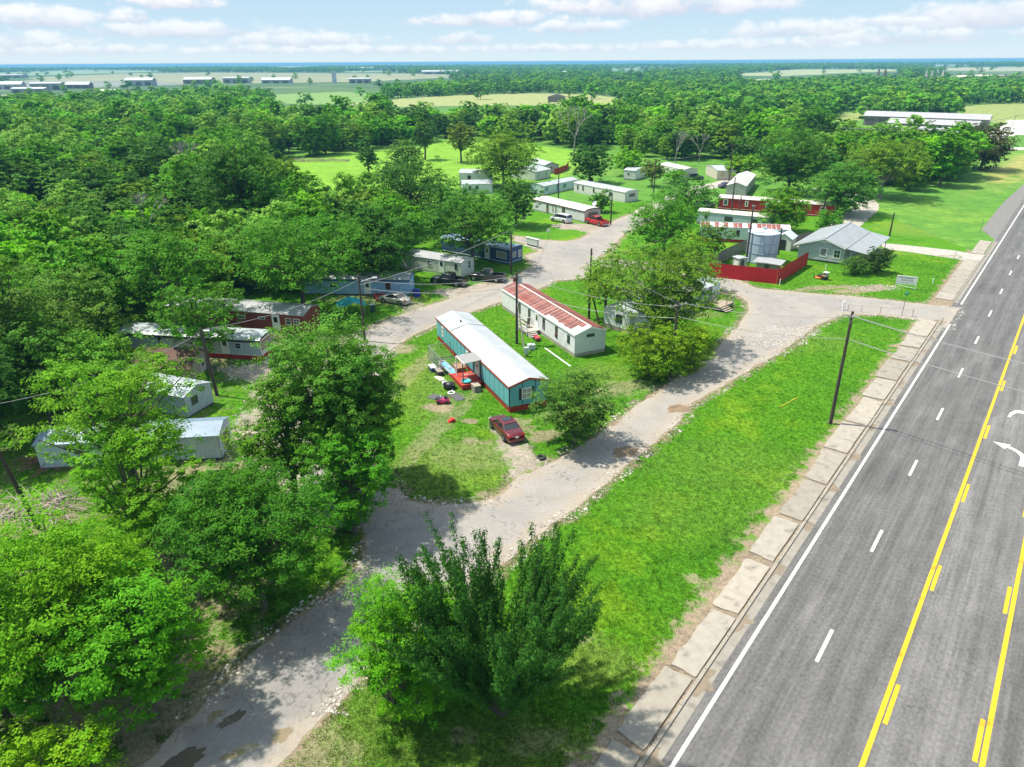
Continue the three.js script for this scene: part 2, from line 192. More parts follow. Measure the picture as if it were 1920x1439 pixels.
// dead-looking straw in the turf
const straw = [[-5.73, -50.18, 6, 5, 0.5], [-3.45, -48.53, 5, 3, 0.35], [-8.85, -67.16, 3, 10, 0.4], [18.23, -49.89, 7, 5, 0.2], [13.34, -43.92, 6, 4, 0.18], [33.54, -78.76, 8, 4, 0.25], [4.05, -29.63, 3, 2, 0.5], [-0.37, -23.67, 6, 2.5, 0.45], [-7.32, -26.83, 3, 3, 0.35], [-9.03, -24.61, 3, 3, 0.5], [9.7, -69.64, 4, 3, 0.4], [82.72, -139.11, 12, 8, 0.4], [65.24, -122.32, 6, 4, 0.3]];
const inEll = (x, z, e, t = 0) => { const dx = x - e[0], dz = z - e[1], c = Math.cos(t), s = Math.sin(t), u = (dx * c + dz * s) / e[2], v = (-dx * s + dz * c) / e[3]; return u * u + v * v; };
function turf(x, z, c) { // linear colour of the living turf at a place
  const a = fbm(x * 0.11, z * 0.11, 3), b = fbm(x * 0.45 + 9, z * 0.45, 3), f = fbm(x * 2.3, z * 2.3 + 5, 3), g = fbm(x * 7.1 + 3, z * 7.1, 2);
  let r = 0.074, gg = 0.215, bb = 0.010;
  const yl = sm(0.02, 0.42, a + b * 0.55); r = mix(r, 0.130, yl); gg = mix(gg, 0.258, yl); bb = mix(bb, 0.012, yl);
  const dk = 0.7 * sm(0.08, 0.5, -a * 0.7 - b * 0.7 + f * 0.3); r = mix(r, 0.036, dk); gg = mix(gg, 0.135, dk); bb = mix(bb, 0.011, dk);
  let st = 0; for (const e of straw) { const q = inEll(x, z, e); if (q < 1.6) st = Math.max(st, e[4] * 0.75 * sm(1.5, 0.2, q + b * 1.3 + f * 0.7)); }
  st = Math.max(st, 0.3 * sm(0.3, 0.55, b + f * 0.6)); r = mix(r, 0.215, st); gg = mix(gg, 0.245, st); bb = mix(bb, 0.07, st);
  const k = 1 + f * 0.55 + g * 0.75; c[0] = r * k; c[1] = gg * k; c[2] = bb * k;
}
function soil(x, z, c, base) { const b = fbm(x * 0.5 + 2, z * 0.5, 3), f = fbm(x * 3.1, z * 3.1, 3), g = fbm(x * 9, z * 9 + 4, 2), k = 1 + b * 0.5 + f * 0.6 + g * 0.9; c[0] = base[0] * k; c[1] = base[1] * k; c[2] = base[2] * k; }
const DIRT = [0.26, 0.205, 0.145], GRAVEL = [0.31, 0.27, 0.22], LITTER = [0.13, 0.105, 0.075];
{
  const N = 2048, d = new Uint8Array(N * N * 4), c = [0, 0, 0], c2 = [0, 0, 0];
  for (let j = 0; j < N; j++) { const z = -170 + 160 * (j + 0.5) / N, wornRow = worn.filter((e) => Math.abs(z - e[1]) < 14); for (let i = 0; i < N; i++) {
    const x = -80 + 160 * (i + 0.5) / N, rough = fbm(x * 0.9, z * 0.9, 4), fine = fbm(x * 4.3 + 7, z * 4.3, 2);
    turf(x, z, c);
    let w = 0;
    for (const e of wornRow) { if (Math.abs(x - e[0]) > 14) continue; const q = inEll(x, z, e, e[4]); if (q < 2.2) w = Math.max(w, e[5] * sm(1.25, 0.3, q + rough * 1.7 + fine * 0.9)); }
    const dr = dRoad(x, z); if (dr < 3) w = Math.max(w, sm(0.95, 0.0, dr - rough * 2.0 - fine * 0.9 - 0.1));
    const dy = Math.min(dYard(x, z), dTruck(x, z), dCar(x, z), dCar2(x, z), dVan(x, z)); let gr = 0;
    if (dy < 4) { gr = sm(0.5, -0.5, dy - rough * 2.2 - fine * 0.8); }
    const [s, o] = hwInv(x, z); // worn soil beside the pavement
    if (o > -8 && s < 78) w = Math.max(w, sm(-4.5, -3.4, o + rough * 2.2 + fine * 1.0 - 0.2));
    if (o > -8 && s >= 78) w = Math.max(w, sm(-4.3, -3.6, o + rough * 1.2 + fine * 0.5));
    // leaf litter and bare earth below the trees on the left
    const lit = sm(-26, -33, x + (z + 60) * -0.06 + rough * 10) * sm(-84, -74, z) * 0.75 * sm(0.1, -0.25, rough + fine * 0.5);
    if (lit > 0) { soil(x, z, c2, LITTER); for (let k = 0; k < 3; k++) c[k] = mix(c[k], c2[k], lit); }
    if (w > 0) { soil(x, z, c2, DIRT); for (let k = 0; k < 3; k++) c[k] = mix(c[k], c2[k], w); }
    if (gr > 0) { soil(x, z, c2, GRAVEL); for (let k = 0; k < 3; k++) c[k] = mix(c[k], c2[k], gr); }
    const q = (j * N + i) * 4; d[q] = lin(c[0]); d[q + 1] = lin(c[1]); d[q + 2] = lin(c[2]); d[q + 3] = 255;
  } }
  const t = new THREE.DataTexture(d, N, N); t.colorSpace = THREE.SRGBColorSpace; t.magFilter = THREE.LinearFilter; t.minFilter = THREE.LinearMipmapLinearFilter; t.generateMipmaps = true; t.needsUpdate = true;
  const g = new THREE.PlaneGeometry(160, 160, 1, 1); g.rotateX(-Math.PI / 2); g.translate(0, 0, -90);
  const uv = g.attributes.uv, p = g.attributes.position; for (let i = 0; i < 4; i++) uv.setXY(i, (p.getX(i) + 80) / 160, (p.getZ(i) + 170) / 160);
  const bump = tex(512, 512, (u, v) => 0.5 + 0.5 * fbm(u * 60, v * 60, 3, 60), 0, false); bump.repeat.set(40, 40);
  setting('ground', g, new THREE.MeshPhysicalMaterial({ map: t, roughness: 0.95, specularIntensity: 0.2, bumpMap: bump, bumpScale: 0.06 }));
}
function ringSheet(outer, inner, name, mapUV, m) { const s = new THREE.Shape([[outer[0], -outer[2]], [outer[1], -outer[2]], [outer[1], -outer[3]], [outer[0], -outer[3]]].map((p) => new THREE.Vector2(...p))); if (inner) s.holes.push(new THREE.Path([[inner[0], -inner[2]], [inner[0], -inner[3]], [inner[1], -inner[3]], [inner[1], -inner[2]]].map((p) => new THREE.Vector2(...p)))); const g = new THREE.ShapeGeometry(s); g.rotateX(-Math.PI / 2); const p = g.attributes.position, uv = new Float32Array(p.count * 2); for (let i = 0; i < p.count; i++) { const q = mapUV(p.getX(i), p.getZ(i)); uv[2 * i] = q[0]; uv[2 * i + 1] = q[1]; } g.setAttribute('uv', new THREE.BufferAttribute(uv, 2)); return setting(name, g, m); }
const hayfield = [104.96, -178.9, 123.43, -200.65, 145.79, -227.98, 172.6, -257.05, 211.5, -285.91, 152.48, -202.37, 124.59, -179.73, 107.81, -167.14, 93.33, -159.77, 95.78, -168.94];
const lot = [221.78, -347.67, 240.12, -366.95, 269, -406, 303, -411, 246.79, -332.52, 220.97, -329.19, 194.58, -294.79, 198.45, -307.19];
const farDrive = [185.06, -278.14, 208.34, -278.62, 202.28, -270.13, 180.73, -271.32];
const knollField = [-135, -608, -119, -666, -93, -712, -47, -775, 24, -804, 77, -769, 104, -666, 95, -597, 38, -581, -23, -581, -79, -573];
const greenField = [-241, -711, -248, -818, -194, -882, -104, -758, -119, -666, -135, -608, -170, -612];
const barnField = [240, -408, 321, -543, 366, -566, 438, -572, 311, -402, 256.11, -392.27];
const barnField2 = [176, -414, 207, -473, 229, -492, 220, -457, 184, -405];
const fieldHoles = [meadow, knollField, greenField, barnField, barnField2, lot, hayfield];
{
  const N = 2048, X0 = -512, Z0 = -964, d = new Uint8Array(N * N * 4), c = [0, 0, 0];
  for (let j = 0; j < N; j++) { const z = Z0 + (j + 0.5) / 2; for (let i = 0; i < N; i++) {
    const x = X0 + (i + 0.5) / 2, a = fbm(x * 0.03, z * 0.03, 3), b = fbm(x * 0.2, z * 0.2, 3), f = fbm(x * 0.8, z * 0.8, 2);
    let r = 0.075, g = 0.21, bb = 0.013; const yl = sm(0, 0.4, a + b * 0.5); r = mix(r, 0.125, yl); g = mix(g, 0.245, yl); bb = mix(bb, 0.018, yl);
    const qx = x + b * 8, qz = z + a * 14;
    if (qz < -90 && qz > -600) { if (inPoly(qx, qz, hayfield)) { const u = x * 0.615 - z * 0.789, v = x * 0.789 + z * 0.615, t = sm(-0.35, 0.25, fbm(u * 0.012, v * 0.09, 3) + b * 0.4) * sm(0, 9, -distPoly(x, z, hayfield)); r = mix(r, 0.33, t * 0.95); g = mix(g, 0.285, t * 0.95); bb = mix(bb, 0.085, t * 0.95); } else if (inPoly(qx, qz, lot) || inPoly(x, z, farDrive)) { r = 0.62; g = 0.60; bb = 0.56; } else if (inPoly(qx, qz, meadow)) { r = 0.15; g = 0.315; bb = 0.012; } else if (inPoly(qx, qz, barnField) || inPoly(qx, qz, barnField2)) { r = 0.22; g = 0.27; bb = 0.07; } }
    if (qz < -480) { if (inPoly(qx, qz, knollField)) { r = 0.26; g = 0.29; bb = 0.10; } else if (inPoly(qx, qz, greenField)) { r = 0.15; g = 0.26; bb = 0.06; } else if (!inPoly(qx, qz, barnField)) { const t = sm(-480, -620, z); r = mix(r, 0.06, t); g = mix(g, 0.13, t); bb = mix(bb, 0.03, t); } }
    const k = 1 + b * 0.4 + f * 0.5, q = (j * N + i) * 4; d[q] = lin(r * k); d[q + 1] = lin(g * k); d[q + 2] = lin(bb * k); d[q + 3] = 255;
  } }
  const t = new THREE.DataTexture(d, N, N); t.colorSpace = THREE.SRGBColorSpace; t.magFilter = THREE.LinearFilter; t.minFilter = THREE.LinearMipmapLinearFilter; t.generateMipmaps = true; t.needsUpdate = true;
  ringSheet([X0, X0 + 1024, Z0, Z0 + 1024], [-80, 80, -170, -10], 'terrain', (x, z) => [(x - X0) / 1024, (z - Z0) / 1024], new THREE.MeshStandardMaterial({ map: t, roughness: 1 }));
}
// far country: woods with fields, an airfield and pale strips between them
const airfield = [-854, -1321, -1204, -1951, -1376, -2721, -1140, -2882, -618, -2524, -308, -2284, -75, -1929, -171, -1587, -239, -1348, -328, -1334, -424, -1289, -542, -1253, -608, -1133, -655, -1031, -737, -1007, -932, -1277];
const farFields = [[airfield, [0.23, 0.24, 0.135]], [[-1908, -2401, -2227, -3543, -2535, -4645, -1542, -3590, -1461, -2638, -1486, -2260], [0.19, 0.26, 0.13]], [[-983, -1349, -970, -1569, -795, -1525, -605, -1400, -529, -1221, -594, -1106, -641, -1010, -707, -966], [0.18, 0.20, 0.18]], [[-154, -1635, 31, -1891, 52, -1746, -104, -1568], [0.3, 0.33, 0.2]], [[-180, -2717, -110, -2837, -85, -2670, -134, -2556], [0.3, 0.3, 0.2]], [[448, -1741, 610, -1998, 1013, -2714, 1269, -2552, 1120, -2190, 767, -1845, 539, -1583], [0.28, 0.31, 0.15]], [[1281, -2379, 1677, -2895, 2315, -3232, 1449, -2017, 1237, -2013], [0.31, 0.31, 0.19]], [[400, -1335, 476, -1398, 454, -1320, 387, -1262], [0.3, 0.33, 0.2]], [[195, -3024, 440, -3308, 733, -3108, 417, -2716], [0.2, 0.27, 0.16]], [[1721, -3466, 2430, -4411, 3023, -4675, 2202, -3805], [0.24, 0.28, 0.2]], [[-2300, -7363, -2205, -8129, -1762, -7222, -1765, -6190], [0.3, 0.34, 0.3]], [[604, -4549, 1029, -4368, 989, -3966, 602, -3927], [0.22, 0.28, 0.18]], [[-640, -2946, -429, -3188, -359, -2968, -531, -2608], [0.2, 0.27, 0.16]]];
{
  const N = 2048, SX = 16384, d = new Uint8Array(N * N * 4), s = SX / N, box = farFields.map(([p]) => { let a = 1e9, b = -1e9, e = 1e9, f = -1e9; for (let i = 0; i < p.length; i += 2) { a = Math.min(a, p[i]); b = Math.max(b, p[i]); e = Math.min(e, p[i + 1]); f = Math.max(f, p[i + 1]); } return [a - 60, b + 60, e - 60, f + 60]; });
  for (let j = 0; j < N; j++) { const z = -SX + (j + 0.5) * s; for (let i = 0; i < N; i++) {
    const x = -SX / 2 + (i + 0.5) * s, a = fbm(x * 0.0011, z * 0.0011, 3), b = fbm(x * 0.005, z * 0.005, 3), f = fbm(x * 0.05, z * 0.05, 2);
    let r = 0.045, g = 0.105, bb = 0.030; const t = sm(0.05, 0.4, a + b * 0.6); r = mix(r, 0.20, t * 0.85); g = mix(g, 0.24, t * 0.85); bb = mix(bb, 0.09, t * 0.85);
    const qx = x + b * 70, qz = z + a * 70; farFields.forEach(([p, col], k) => { const B = box[k]; if (qx > B[0] && qx < B[1] && qz > B[2] && qz < B[3] && inPoly(qx, qz, p)) [r, g, bb] = col; });
    const k = 1 + b * 0.35 + f * 0.5, q = (j * N + i) * 4; d[q] = lin(r * k); d[q + 1] = lin(g * k); d[q + 2] = lin(bb * k); d[q + 3] = 255;
  } }
  const t = new THREE.DataTexture(d, N, N); t.colorSpace = THREE.SRGBColorSpace; t.magFilter = THREE.LinearFilter; t.minFilter = THREE.LinearMipmapLinearFilter; t.generateMipmaps = true; t.wrapS = t.wrapT = THREE.MirroredRepeatWrapping; t.needsUpdate = true;
  ringSheet([-45000, 45000, -45000, 20000], [-512, 512, -964, 60], 'countryside', (x, z) => [(x + SX / 2) / SX, (z + SX) / SX], new THREE.MeshStandardMaterial({ map: t, roughness: 1 }));
}
// ---------------------------------------------------------------- park lanes
{
  const N = 2048, d = new Uint8Array(N * N * 4), patch = [[-11.3, -31.78, 3, 1.6, 0.6], [-12.88, -26.87, 2.6, 1.4, 0.55], [-10.33, -33.08, 5, 3, 0.55], [-11.89, -29.37, 5, 4, 0.45], [-14.03, -24.65, 3, 2.4, 0.6], [-7.09, -40.3, 5, 4, 0.5]];
  for (let j = 0; j < N; j++) { const z = -170 + 160 * (j + 0.5) / N; for (let i = 0; i < N; i++) {
    const x = -80 + 160 * (i + 0.5) / N, a = fbm(x * 0.12, z * 0.12, 3), b = fbm(x * 0.6, z * 0.6, 4), f = fbm(x * 5, z * 5, 3), g = fbm(x * 11, z * 11 + 2, 2), dr = -dRoad(x, z);
    let r = 0.285, gg = 0.262, bb = 0.238;
    const gy = sm(-0.1, 0.35, a + b * 0.4) * 0.7; r = mix(r, 0.225, gy); gg = mix(gg, 0.217, gy); bb = mix(bb, 0.21, gy);
    const tn = sm(1.6, 0.2, dr + b * 2.4) * 0.75; r = mix(r, 0.335, tn); gg = mix(gg, 0.285, tn); bb = mix(bb, 0.225, tn); // sand washed over the edges
    let wet = 0; for (const e of patch) { const q = inEll(x, z, e); if (q < 2) wet = Math.max(wet, e[4] * sm(0.9, 0.35, q + b * 1.6)); } // damp asphalt round the puddles
    r = mix(r, 0.19, wet); gg = mix(gg, 0.185, wet); bb = mix(bb, 0.185, wet);
    const cr = Math.abs(fbm(x * 0.33 + 5, z * 0.33, 4)), crack = sm(0.009, 0.002, cr) * sm(-0.1, 0.2, a + 0.15); r = mix(r, 0.11, crack * 0.8); gg = mix(gg, 0.105, crack * 0.8); bb = mix(bb, 0.1, crack * 0.8);
    const k = 1 + b * 0.28 + f * 0.22 + g * 0.3, q = (j * N + i) * 4; d[q] = lin(r * k); d[q + 1] = lin(gg * k); d[q + 2] = lin(bb * k); d[q + 3] = 255;
  } }
  const t = new THREE.DataTexture(d, N, N); t.colorSpace = THREE.SRGBColorSpace; t.magFilter = THREE.LinearFilter; t.minFilter = THREE.LinearMipmapLinearFilter; t.generateMipmaps = true; t.needsUpdate = true;
  const m = new THREE.MeshStandardMaterial({ map: t, roughness: 0.92 });
  setting('park_lane', sheet(ragged(frontLane, 0.4, 0.35, 3), 0.010), m);
  setting('park_lane', sheet(ragged(loopLane, 0.45, 0.4, 8), 0.014), m);
  setting('park_lane', sheet(ragged(backLane, 0.3, 0.4, 11), 0.018), m);
  setting('park_lane', sheet(ragged(junction, 0.35, 0.4, 15), 0.022), m);
  setting('park_entrance', sheet(ragged(entrance, 0.12, 0.4, 19), 0.026), m);
  const far = M(0.42, 0.39, 0.35, { map: 'concrete', rough: 0.95 });
  setting('park_lane', boxUV(sheet(ragged(farLane, 0.5, 0.8, 21), 0.012)), far);
  setting('park_lane', boxUV(sheet(ragged(eastLane, 0.3, 0.6, 25), 0.012)), far);
  setting('driveway', boxUV(sheet(ragged(driveway, 0.08, 0.6, 27), 0.016)), M(0.43, 0.405, 0.375, { map: 'concrete', rough: 0.95 }));
  // rain puddles in the potholes
  const water = new THREE.MeshPhysicalMaterial({ color: new THREE.Color().setRGB(0.115, 0.098, 0.075), roughness: 0.03, clearcoat: 1, clearcoatRoughness: 0.02 });
  const murky = new THREE.MeshPhysicalMaterial({ color: new THREE.Color().setRGB(0.24, 0.19, 0.12), roughness: 0.05, clearcoat: 1, clearcoatRoughness: 0.03 });
  const pud = (cx, cz, a, b, turn, seed, m2) => { const P = []; for (let i = 0; i < 60; i++) { const t = i / 60 * 2 * Math.PI, k = 1 + fbm(Math.cos(t) * 1.3 + seed, Math.sin(t) * 1.3, 3) * 0.9, u = Math.cos(t) * a * k, v = Math.sin(t) * b * k; P.push(cx + u * Math.cos(turn) - v * Math.sin(turn), cz + u * Math.sin(turn) + v * Math.cos(turn)); } setting('puddle', sheet(P, 0.0145), m2); };
  pud(-15.35, -26.07, 0.5, 0.3, -0.9, 3, murky); pud(-14.42, -25.9, 0.7, 0.35, -0.8, 9, water); pud(-11.54, -24.94, 0.6, 0.36, -0.8, 5, murky); pud(-15.83, -23.64, 0.9, 0.6, -0.5, 17, water); pud(-13.29, -24.05, 0.8, 0.3, -0.5, 21, murky);
  // washed-out potholes at the lane edges
  const hole = M(0.24, 0.17, 0.11, { map: 'concrete', rough: 1 });
  const pot = (cx, cz, a, b, turn, seed) => { const P = []; for (let i = 0; i < 44; i++) { const t = i / 44 * 2 * Math.PI, k = 1 + fbm(Math.cos(t) * 1.5 + seed, Math.sin(t) * 1.5, 3) * 0.9, u = Math.cos(t) * a * k, v = Math.sin(t) * b * k; P.push(cx + u * Math.cos(turn) - v * Math.sin(turn), cz + u * Math.sin(turn) + v * Math.cos(turn)); } setting('pothole', boxUV(sheet(P, 0.0135)), hole); };
  pot(9.61, -52.78, 1.35, 0.8, -0.5, 4); pot(15.82, -60.97, 1.3, 0.7, -0.4, 14);
}
// ---------------------------------------------------------------- highway, its markings, kerb and pavement
{
  const wheel = [1.0, 2.65, 4.55, 6.2, 8.6, 10.3, 12.7, 14.4, 16.2, 18];
  const d = tex(1024, 2048, (u, v) => { const o = -1 + u * 21, s = v * 64, a = fbm(u * 30, v * 3, 3, 32) , b = fbm(u * 16, v * 48, 4, 16), f = fbm(u * 128, v * 256, 2, 128), st = fbm(u * 90, v * 10, 3, 90); let w = 0; for (const c of wheel) w += Math.exp(-((o - c) ** 2) / 0.16); const turn = sm(7.3, 7.8, o) * sm(11.8, 11.2, o);
    let k = 0.122 + 0.028 * turn; k *= 1 - 0.26 * w * (0.75 + a * 1.2); k *= 1 + 0.22 * sm(0.05, 0.3, fbm(u * 7 + 3, v * 7, 3, 7)) - 0.16 * sm(0.08, 0.3, fbm(u * 4 + 8, v * 5, 3, 4)); const mid = Math.exp(-((o - 3.55) ** 2) / 0.1) * 0.18 + Math.exp(-((o - 11.1) ** 2) / 0.06) * 0.3; k *= 1 - mid * (0.6 + b * 2); k *= 1 + st * 0.5 + b * 0.3 + f * 0.5; const cr = sm(0.008, 0.002, Math.abs(fbm(u * 5 + 2, v * 30, 4, 5))) * sm(0.1, 0.3, fbm(u * 3, v * 9 + 7, 2, 3)); k = mix(k, 0.06, cr * 0.6); k = Math.max(0.02, k); return [k * 1.02, k * 0.985, k * 0.965]; }, 0);
  const bp = tex(512, 512, (u, v) => 0.5 + 0.6 * fbm(u * 120, v * 120, 2, 120), 0, false); bp.repeat.set(2, 12);
  const m = new THREE.MeshStandardMaterial({ map: d, roughness: 0.9, bumpMap: bp, bumpScale: 0.006 });
  const quad = (s0, s1, o0, o1, y, uvf) => { const P = [hw(s0, o0), hw(s1, o0), hw(s1, o1), hw(s0, o1)], g = new THREE.BufferGeometry(); g.setAttribute('position', new THREE.Float32BufferAttribute(P.map((p) => [p[0], y, p[1]]).flat(), 3)); const q = [[s0, o0], [s1, o0], [s1, o1], [s0, o1]]; g.setAttribute('uv', new THREE.Float32BufferAttribute(q.map(uvf || ((e) => [e[0], e[1]])).flat(), 2)); g.setIndex([0, 2, 1, 0, 3, 2]); g.computeVertexNormals(); return g; };
  const road = []; for (let s = -64; s < 448; s += 64) road.push(quad(s, s + 64, -1, 20, 0.020, ([a, b]) => [(b + 1) / 21, (a - s) / 64 + (s / 64 | 0)]));
  const H = setting('highway', merge(road), m);
  // the wider paved shoulder beyond the pavement's end
  const sh = []; for (let i = 0; i <= 20; i++) { const s = 134 + i * 9; sh.push(hw(s, -1 - 3.3 * sm(134, 143, s) * (1 - 0.5 * sm(170, 230, s)))); } for (let i = 20; i >= 0; i--) sh.push(hw(134 + i * 9, -0.98));
  setting('road_shoulder', boxUV(sheet(sh.flat(), 0.016)), M(0.2, 0.195, 0.19, { map: 'concrete', rough: 0.95 }));
  const wp = M(0.70, 0.70, 0.68, { map: 'concrete', rough: 0.6 }), yp = M(0.78, 0.46, 0.012, { map: 'concrete', rough: 0.6 });
  const mark = (name, g, mm) => part(name, boxUV(g), mm, H);
  mark('edge_line', quad(-60, 77.6, 0.0, 0.2, 0.0245), wp); mark('edge_line', quad(87.5, 440, -0.18, 0.02, 0.0245), wp);
  for (let i = -3; i < 18; i++) mark('lane_dash', quad(10.85 + i * 12.19, 13.9 + i * 12.19, 3.44, 3.64, 0.0245), wp);
  mark('yellow_line', quad(-60, 440, 7.06, 7.30, 0.0245), yp); mark('yellow_line', quad(-60, 440, 11.54, 11.78, 0.0245), yp);
  for (let i = -3; i < 14; i++) { mark('yellow_dash', quad(8.75 + i * 12.4, 11.85 + i * 12.4, 7.38, 7.60, 0.0245), yp); mark('yellow_dash', quad(9.05 + i * 12.5, 12.05 + i * 12.5, 11.24, 11.46, 0.0245), yp); }
  // turn arrows in the centre lane: a curved shaft and a broad head
  const arrow = (s, o, k) => { const L = []; const c = []; for (let i = 0; i <= 12; i++) { const t = i / 12 * 1.35; c.push([k * (1.75 - 1.75 * Math.cos(t)) * -0.9, k * (1.75 * Math.sin(t)) - 1.2 * k]); } const p = []; const w = 0.2; const nrm = (i) => { const a = c[Math.max(0, i - 1)], b = c[Math.min(12, i + 1)], l = Math.hypot(b[0] - a[0], b[1] - a[1]); return [-(b[1] - a[1]) / l, (b[0] - a[0]) / l]; }; p.push([w, -k * 2.6]); c.forEach((q, i) => { const n = nrm(i); p.push([q[0] - n[0] * w, q[1] - n[1] * w]); }); const e = c[12], f = nrm(12), t = [f[1], -f[0]]; p.push([e[0] - f[0] * 0.6, e[1] - f[1] * 0.6], [e[0] + t[0] * 1.2 * k, e[1] + t[1] * 1.2 * k], [e[0] + f[0] * 0.6, e[1] + f[1] * 0.6]); for (let i = 12; i >= 0; i--) { const n = nrm(i); p.push([c[i][0] + n[0] * w, c[i][1] + n[1] * w]); } p.push([-w, -k * 2.6]); for (const q of p) L.push(...hw(s + q[1] * k, o + q[0])); mark('turn_arrow', sheet(L, 0.0245), wp); };
  arrow(44.9, 10.5, 1); { const P = [[0.9, 0.13], [-0.1, 0.13], [-0.55, 0.0], [-0.85, -0.35], [-0.95, -0.8], [-0.7, -0.8], [-0.62, -0.5], [-0.4, -0.25], [-0.05, -0.14], [0.9, -0.13], [0.9, -0.45], [1.7, 0], [0.9, 0.45]]; mark('turn_arrow', sheet(P.map(([u, v]) => hw(54 + v * 2.4, 9.55 + u)).flat(), 0.0245), wp); }
  // gutter and kerb in lengths, then the pavement slabs with dirt in the joints
  const cc = M(0.36, 0.33, 0.288, { map: 'concrete', rough: 0.92 }), cc2 = M(0.325, 0.297, 0.255, { map: 'concrete', rough: 0.92 }), gut = M(0.29, 0.268, 0.238, { map: 'concrete', rough: 0.95 });
  const slabBox = (s0, s1, o0, o1, y0, y1, seed, rag) => { const A = [hw(s0, o0), hw(s1, o0), hw(s1, o1), hw(s0, o1)].flat(); const P = rag ? ragged(A, rag, 0.25, seed) : A; if (rag > 0.1) for (let i = 0; i < P.length; i += 2) { const q = hwInv(P[i], P[i + 1]); if (q[1] > o0 - 0.3) [P[i], P[i + 1]] = hw(q[0], o0 + (q[1] - o0) * 0.12); } const sh2 = new THREE.Shape(); for (let i = 0; i < P.length; i += 2) i ? sh2.lineTo(P[i], -P[i + 1]) : sh2.moveTo(P[i], -P[i + 1]); const g = new THREE.ExtrudeGeometry(sh2, { depth: y1 - y0 - 0.012, bevelEnabled: true, bevelSize: 0.012, bevelThickness: 0.006, bevelSegments: 1 }); g.rotateX(-Math.PI / 2); g.translate(0, y0 + 0.006, 0); return boxUV(g); };
  const walk = new THREE.Group(); walk.name = 'sidewalk'; walk.userData.kind = 'structure'; scene.add(walk);
  const kerb = new THREE.Group(); kerb.name = 'kerb'; kerb.userData.kind = 'structure'; scene.add(kerb);
  const joints = [[-13, -7], [-6.3, -0.6], [0.3, 5.2], [5.9, 11.0], [11.8, 16.9], [18.0, 22.9], [23.8, 29.2], [30.0, 35.2], [36.0, 41.6], [42.4, 48.2], [49.0, 54.0], [54.8, 60.2], [61.2, 65.2], [66.2, 70.2], [70.9, 77.2]];
  joints.forEach(([a, b], i) => { part('slab', slabBox(a - 0.12, b + 0.22, -1.28 - 0.04 * (i % 3), -2.7 - 0.5 * sm(0, 60, a) - 0.25 * ((i * 7) % 3) / 2, -0.05, 0.115, i * 3.3, 0.24), [cc, cc2, M(0.385, 0.35, 0.30, { map: 'concrete', rough: 0.92 }), M(0.30, 0.275, 0.235, { map: 'concrete', rough: 0.92 }), cc][(i * 3) % 5], walk); });
  for (let s = 88.5; s < 115; s += 3.75) part('slab', slabBox(s, Math.min(s + 3.66, 115.3), -1.25, -3.35, -0.05, 0.115, s, 0.05), Math.round(s) % 2 ? cc : cc2, walk);
  for (let s = 120.5; s < 132; s += 2.9) part('slab', slabBox(s, s + 2.8, -1.35, -3.2, -0.05, 0.115, s, 0.05), cc, walk);
  for (let s = -30; s < 77; s += 3.05) part('kerb_length', slabBox(s, s + 3.0, -1.0, -1.17, -0.05, 0.125, s, 0.008), cc2, kerb);
  for (let s = 88.5; s < 133; s += 3.05) part('kerb_length', slabBox(s, s + 3.0, -1.0, -1.17, -0.05, 0.125, s, 0.008), cc2, kerb);
  setting('gutter', merge([quad(-60, 77.5, -1.0, -0.42, 0.0285), quad(88, 133, -1.0, -0.5, 0.0285)].map(boxUV)), gut);
  // silt washed into the gutter from the pavement joints
  const silt = M(0.235, 0.19, 0.145, { map: 'concrete', rough: 1 }), sm2 = [];
  joints.forEach(([a, b], i) => { const P = [], cx = b + 0.4, w = 0.5 + 0.35 * ((i * 5) % 4) / 3; for (let k = 0; k < 40; k++) { const t = k / 40 * 6.283, q = 1 + fbm(Math.cos(t) * 1.6 + i * 7, Math.sin(t) * 1.6, 3) * 1.4; P.push(...hw(cx + Math.sin(t) * (0.55 + w * 0.5) * q, -1.15 + Math.cos(t) * (0.5 + 0.35 * w) * q)); } sm2.push(boxUV(sheet(P, 0.0325))); });
  const so = part('gutter_silt', merge(sm2), silt, scene); so.userData.kind = 'structure';
}
// ---------------------------------------------------------------- mobile homes and other buildings
function windowPart(parent, w, h, o = {}) { // facing +z, centred on its middle
  const g = part('window', frameGeo(w, h, o.t || 0.06, 0.05), o.frame || trimWhite, parent);
  const p = part('pane', bx(w - 0.08, h - 0.08, 0.02, 0, 0, 0.018), o.pane || glass, g);
  if (o.rail !== 0) part('sash_rail', bx(w - 0.1, 0.045, 0.03, 0, 0.02, 0.03), o.frame || trimWhite, g);
  if (o.bars) part('mullion', bx(0.045, h - 0.1, 0.03, 0, 0, 0.0315), o.frame || trimWhite, g);
  if (o.shutters) for (const s of [-1, 1]) part('shutter', bx(0.26, h + 0.06, 0.04, s * (w / 2 + 0.17), 0, 0.02), o.shutters, g);
  return g;
}
function doorPart(parent, w, h, m, o = {}) { const d = part('door', bx(w, h, 0.06, 0, h / 2, 0.03), m, parent); part('door_frame', prism([[-w / 2 - 0.07, 0], [-w / 2, 0], [-w / 2, h], [w / 2, h], [w / 2, 0], [w / 2 + 0.07, 0], [w / 2 + 0.07, h + 0.07], [-w / 2 - 0.07, h + 0.07]], 0.045), o.frame || trimWhite, d); part('handle', bx(0.05, 0.14, 0.05, w / 2 - 0.1, 1.0, 0.08), steel, d); if (o.light !== 0) part('door_light', bx(w * 0.55, h * 0.36, 0.02, 0, h * 0.7, 0.063), glass, d); return d; }
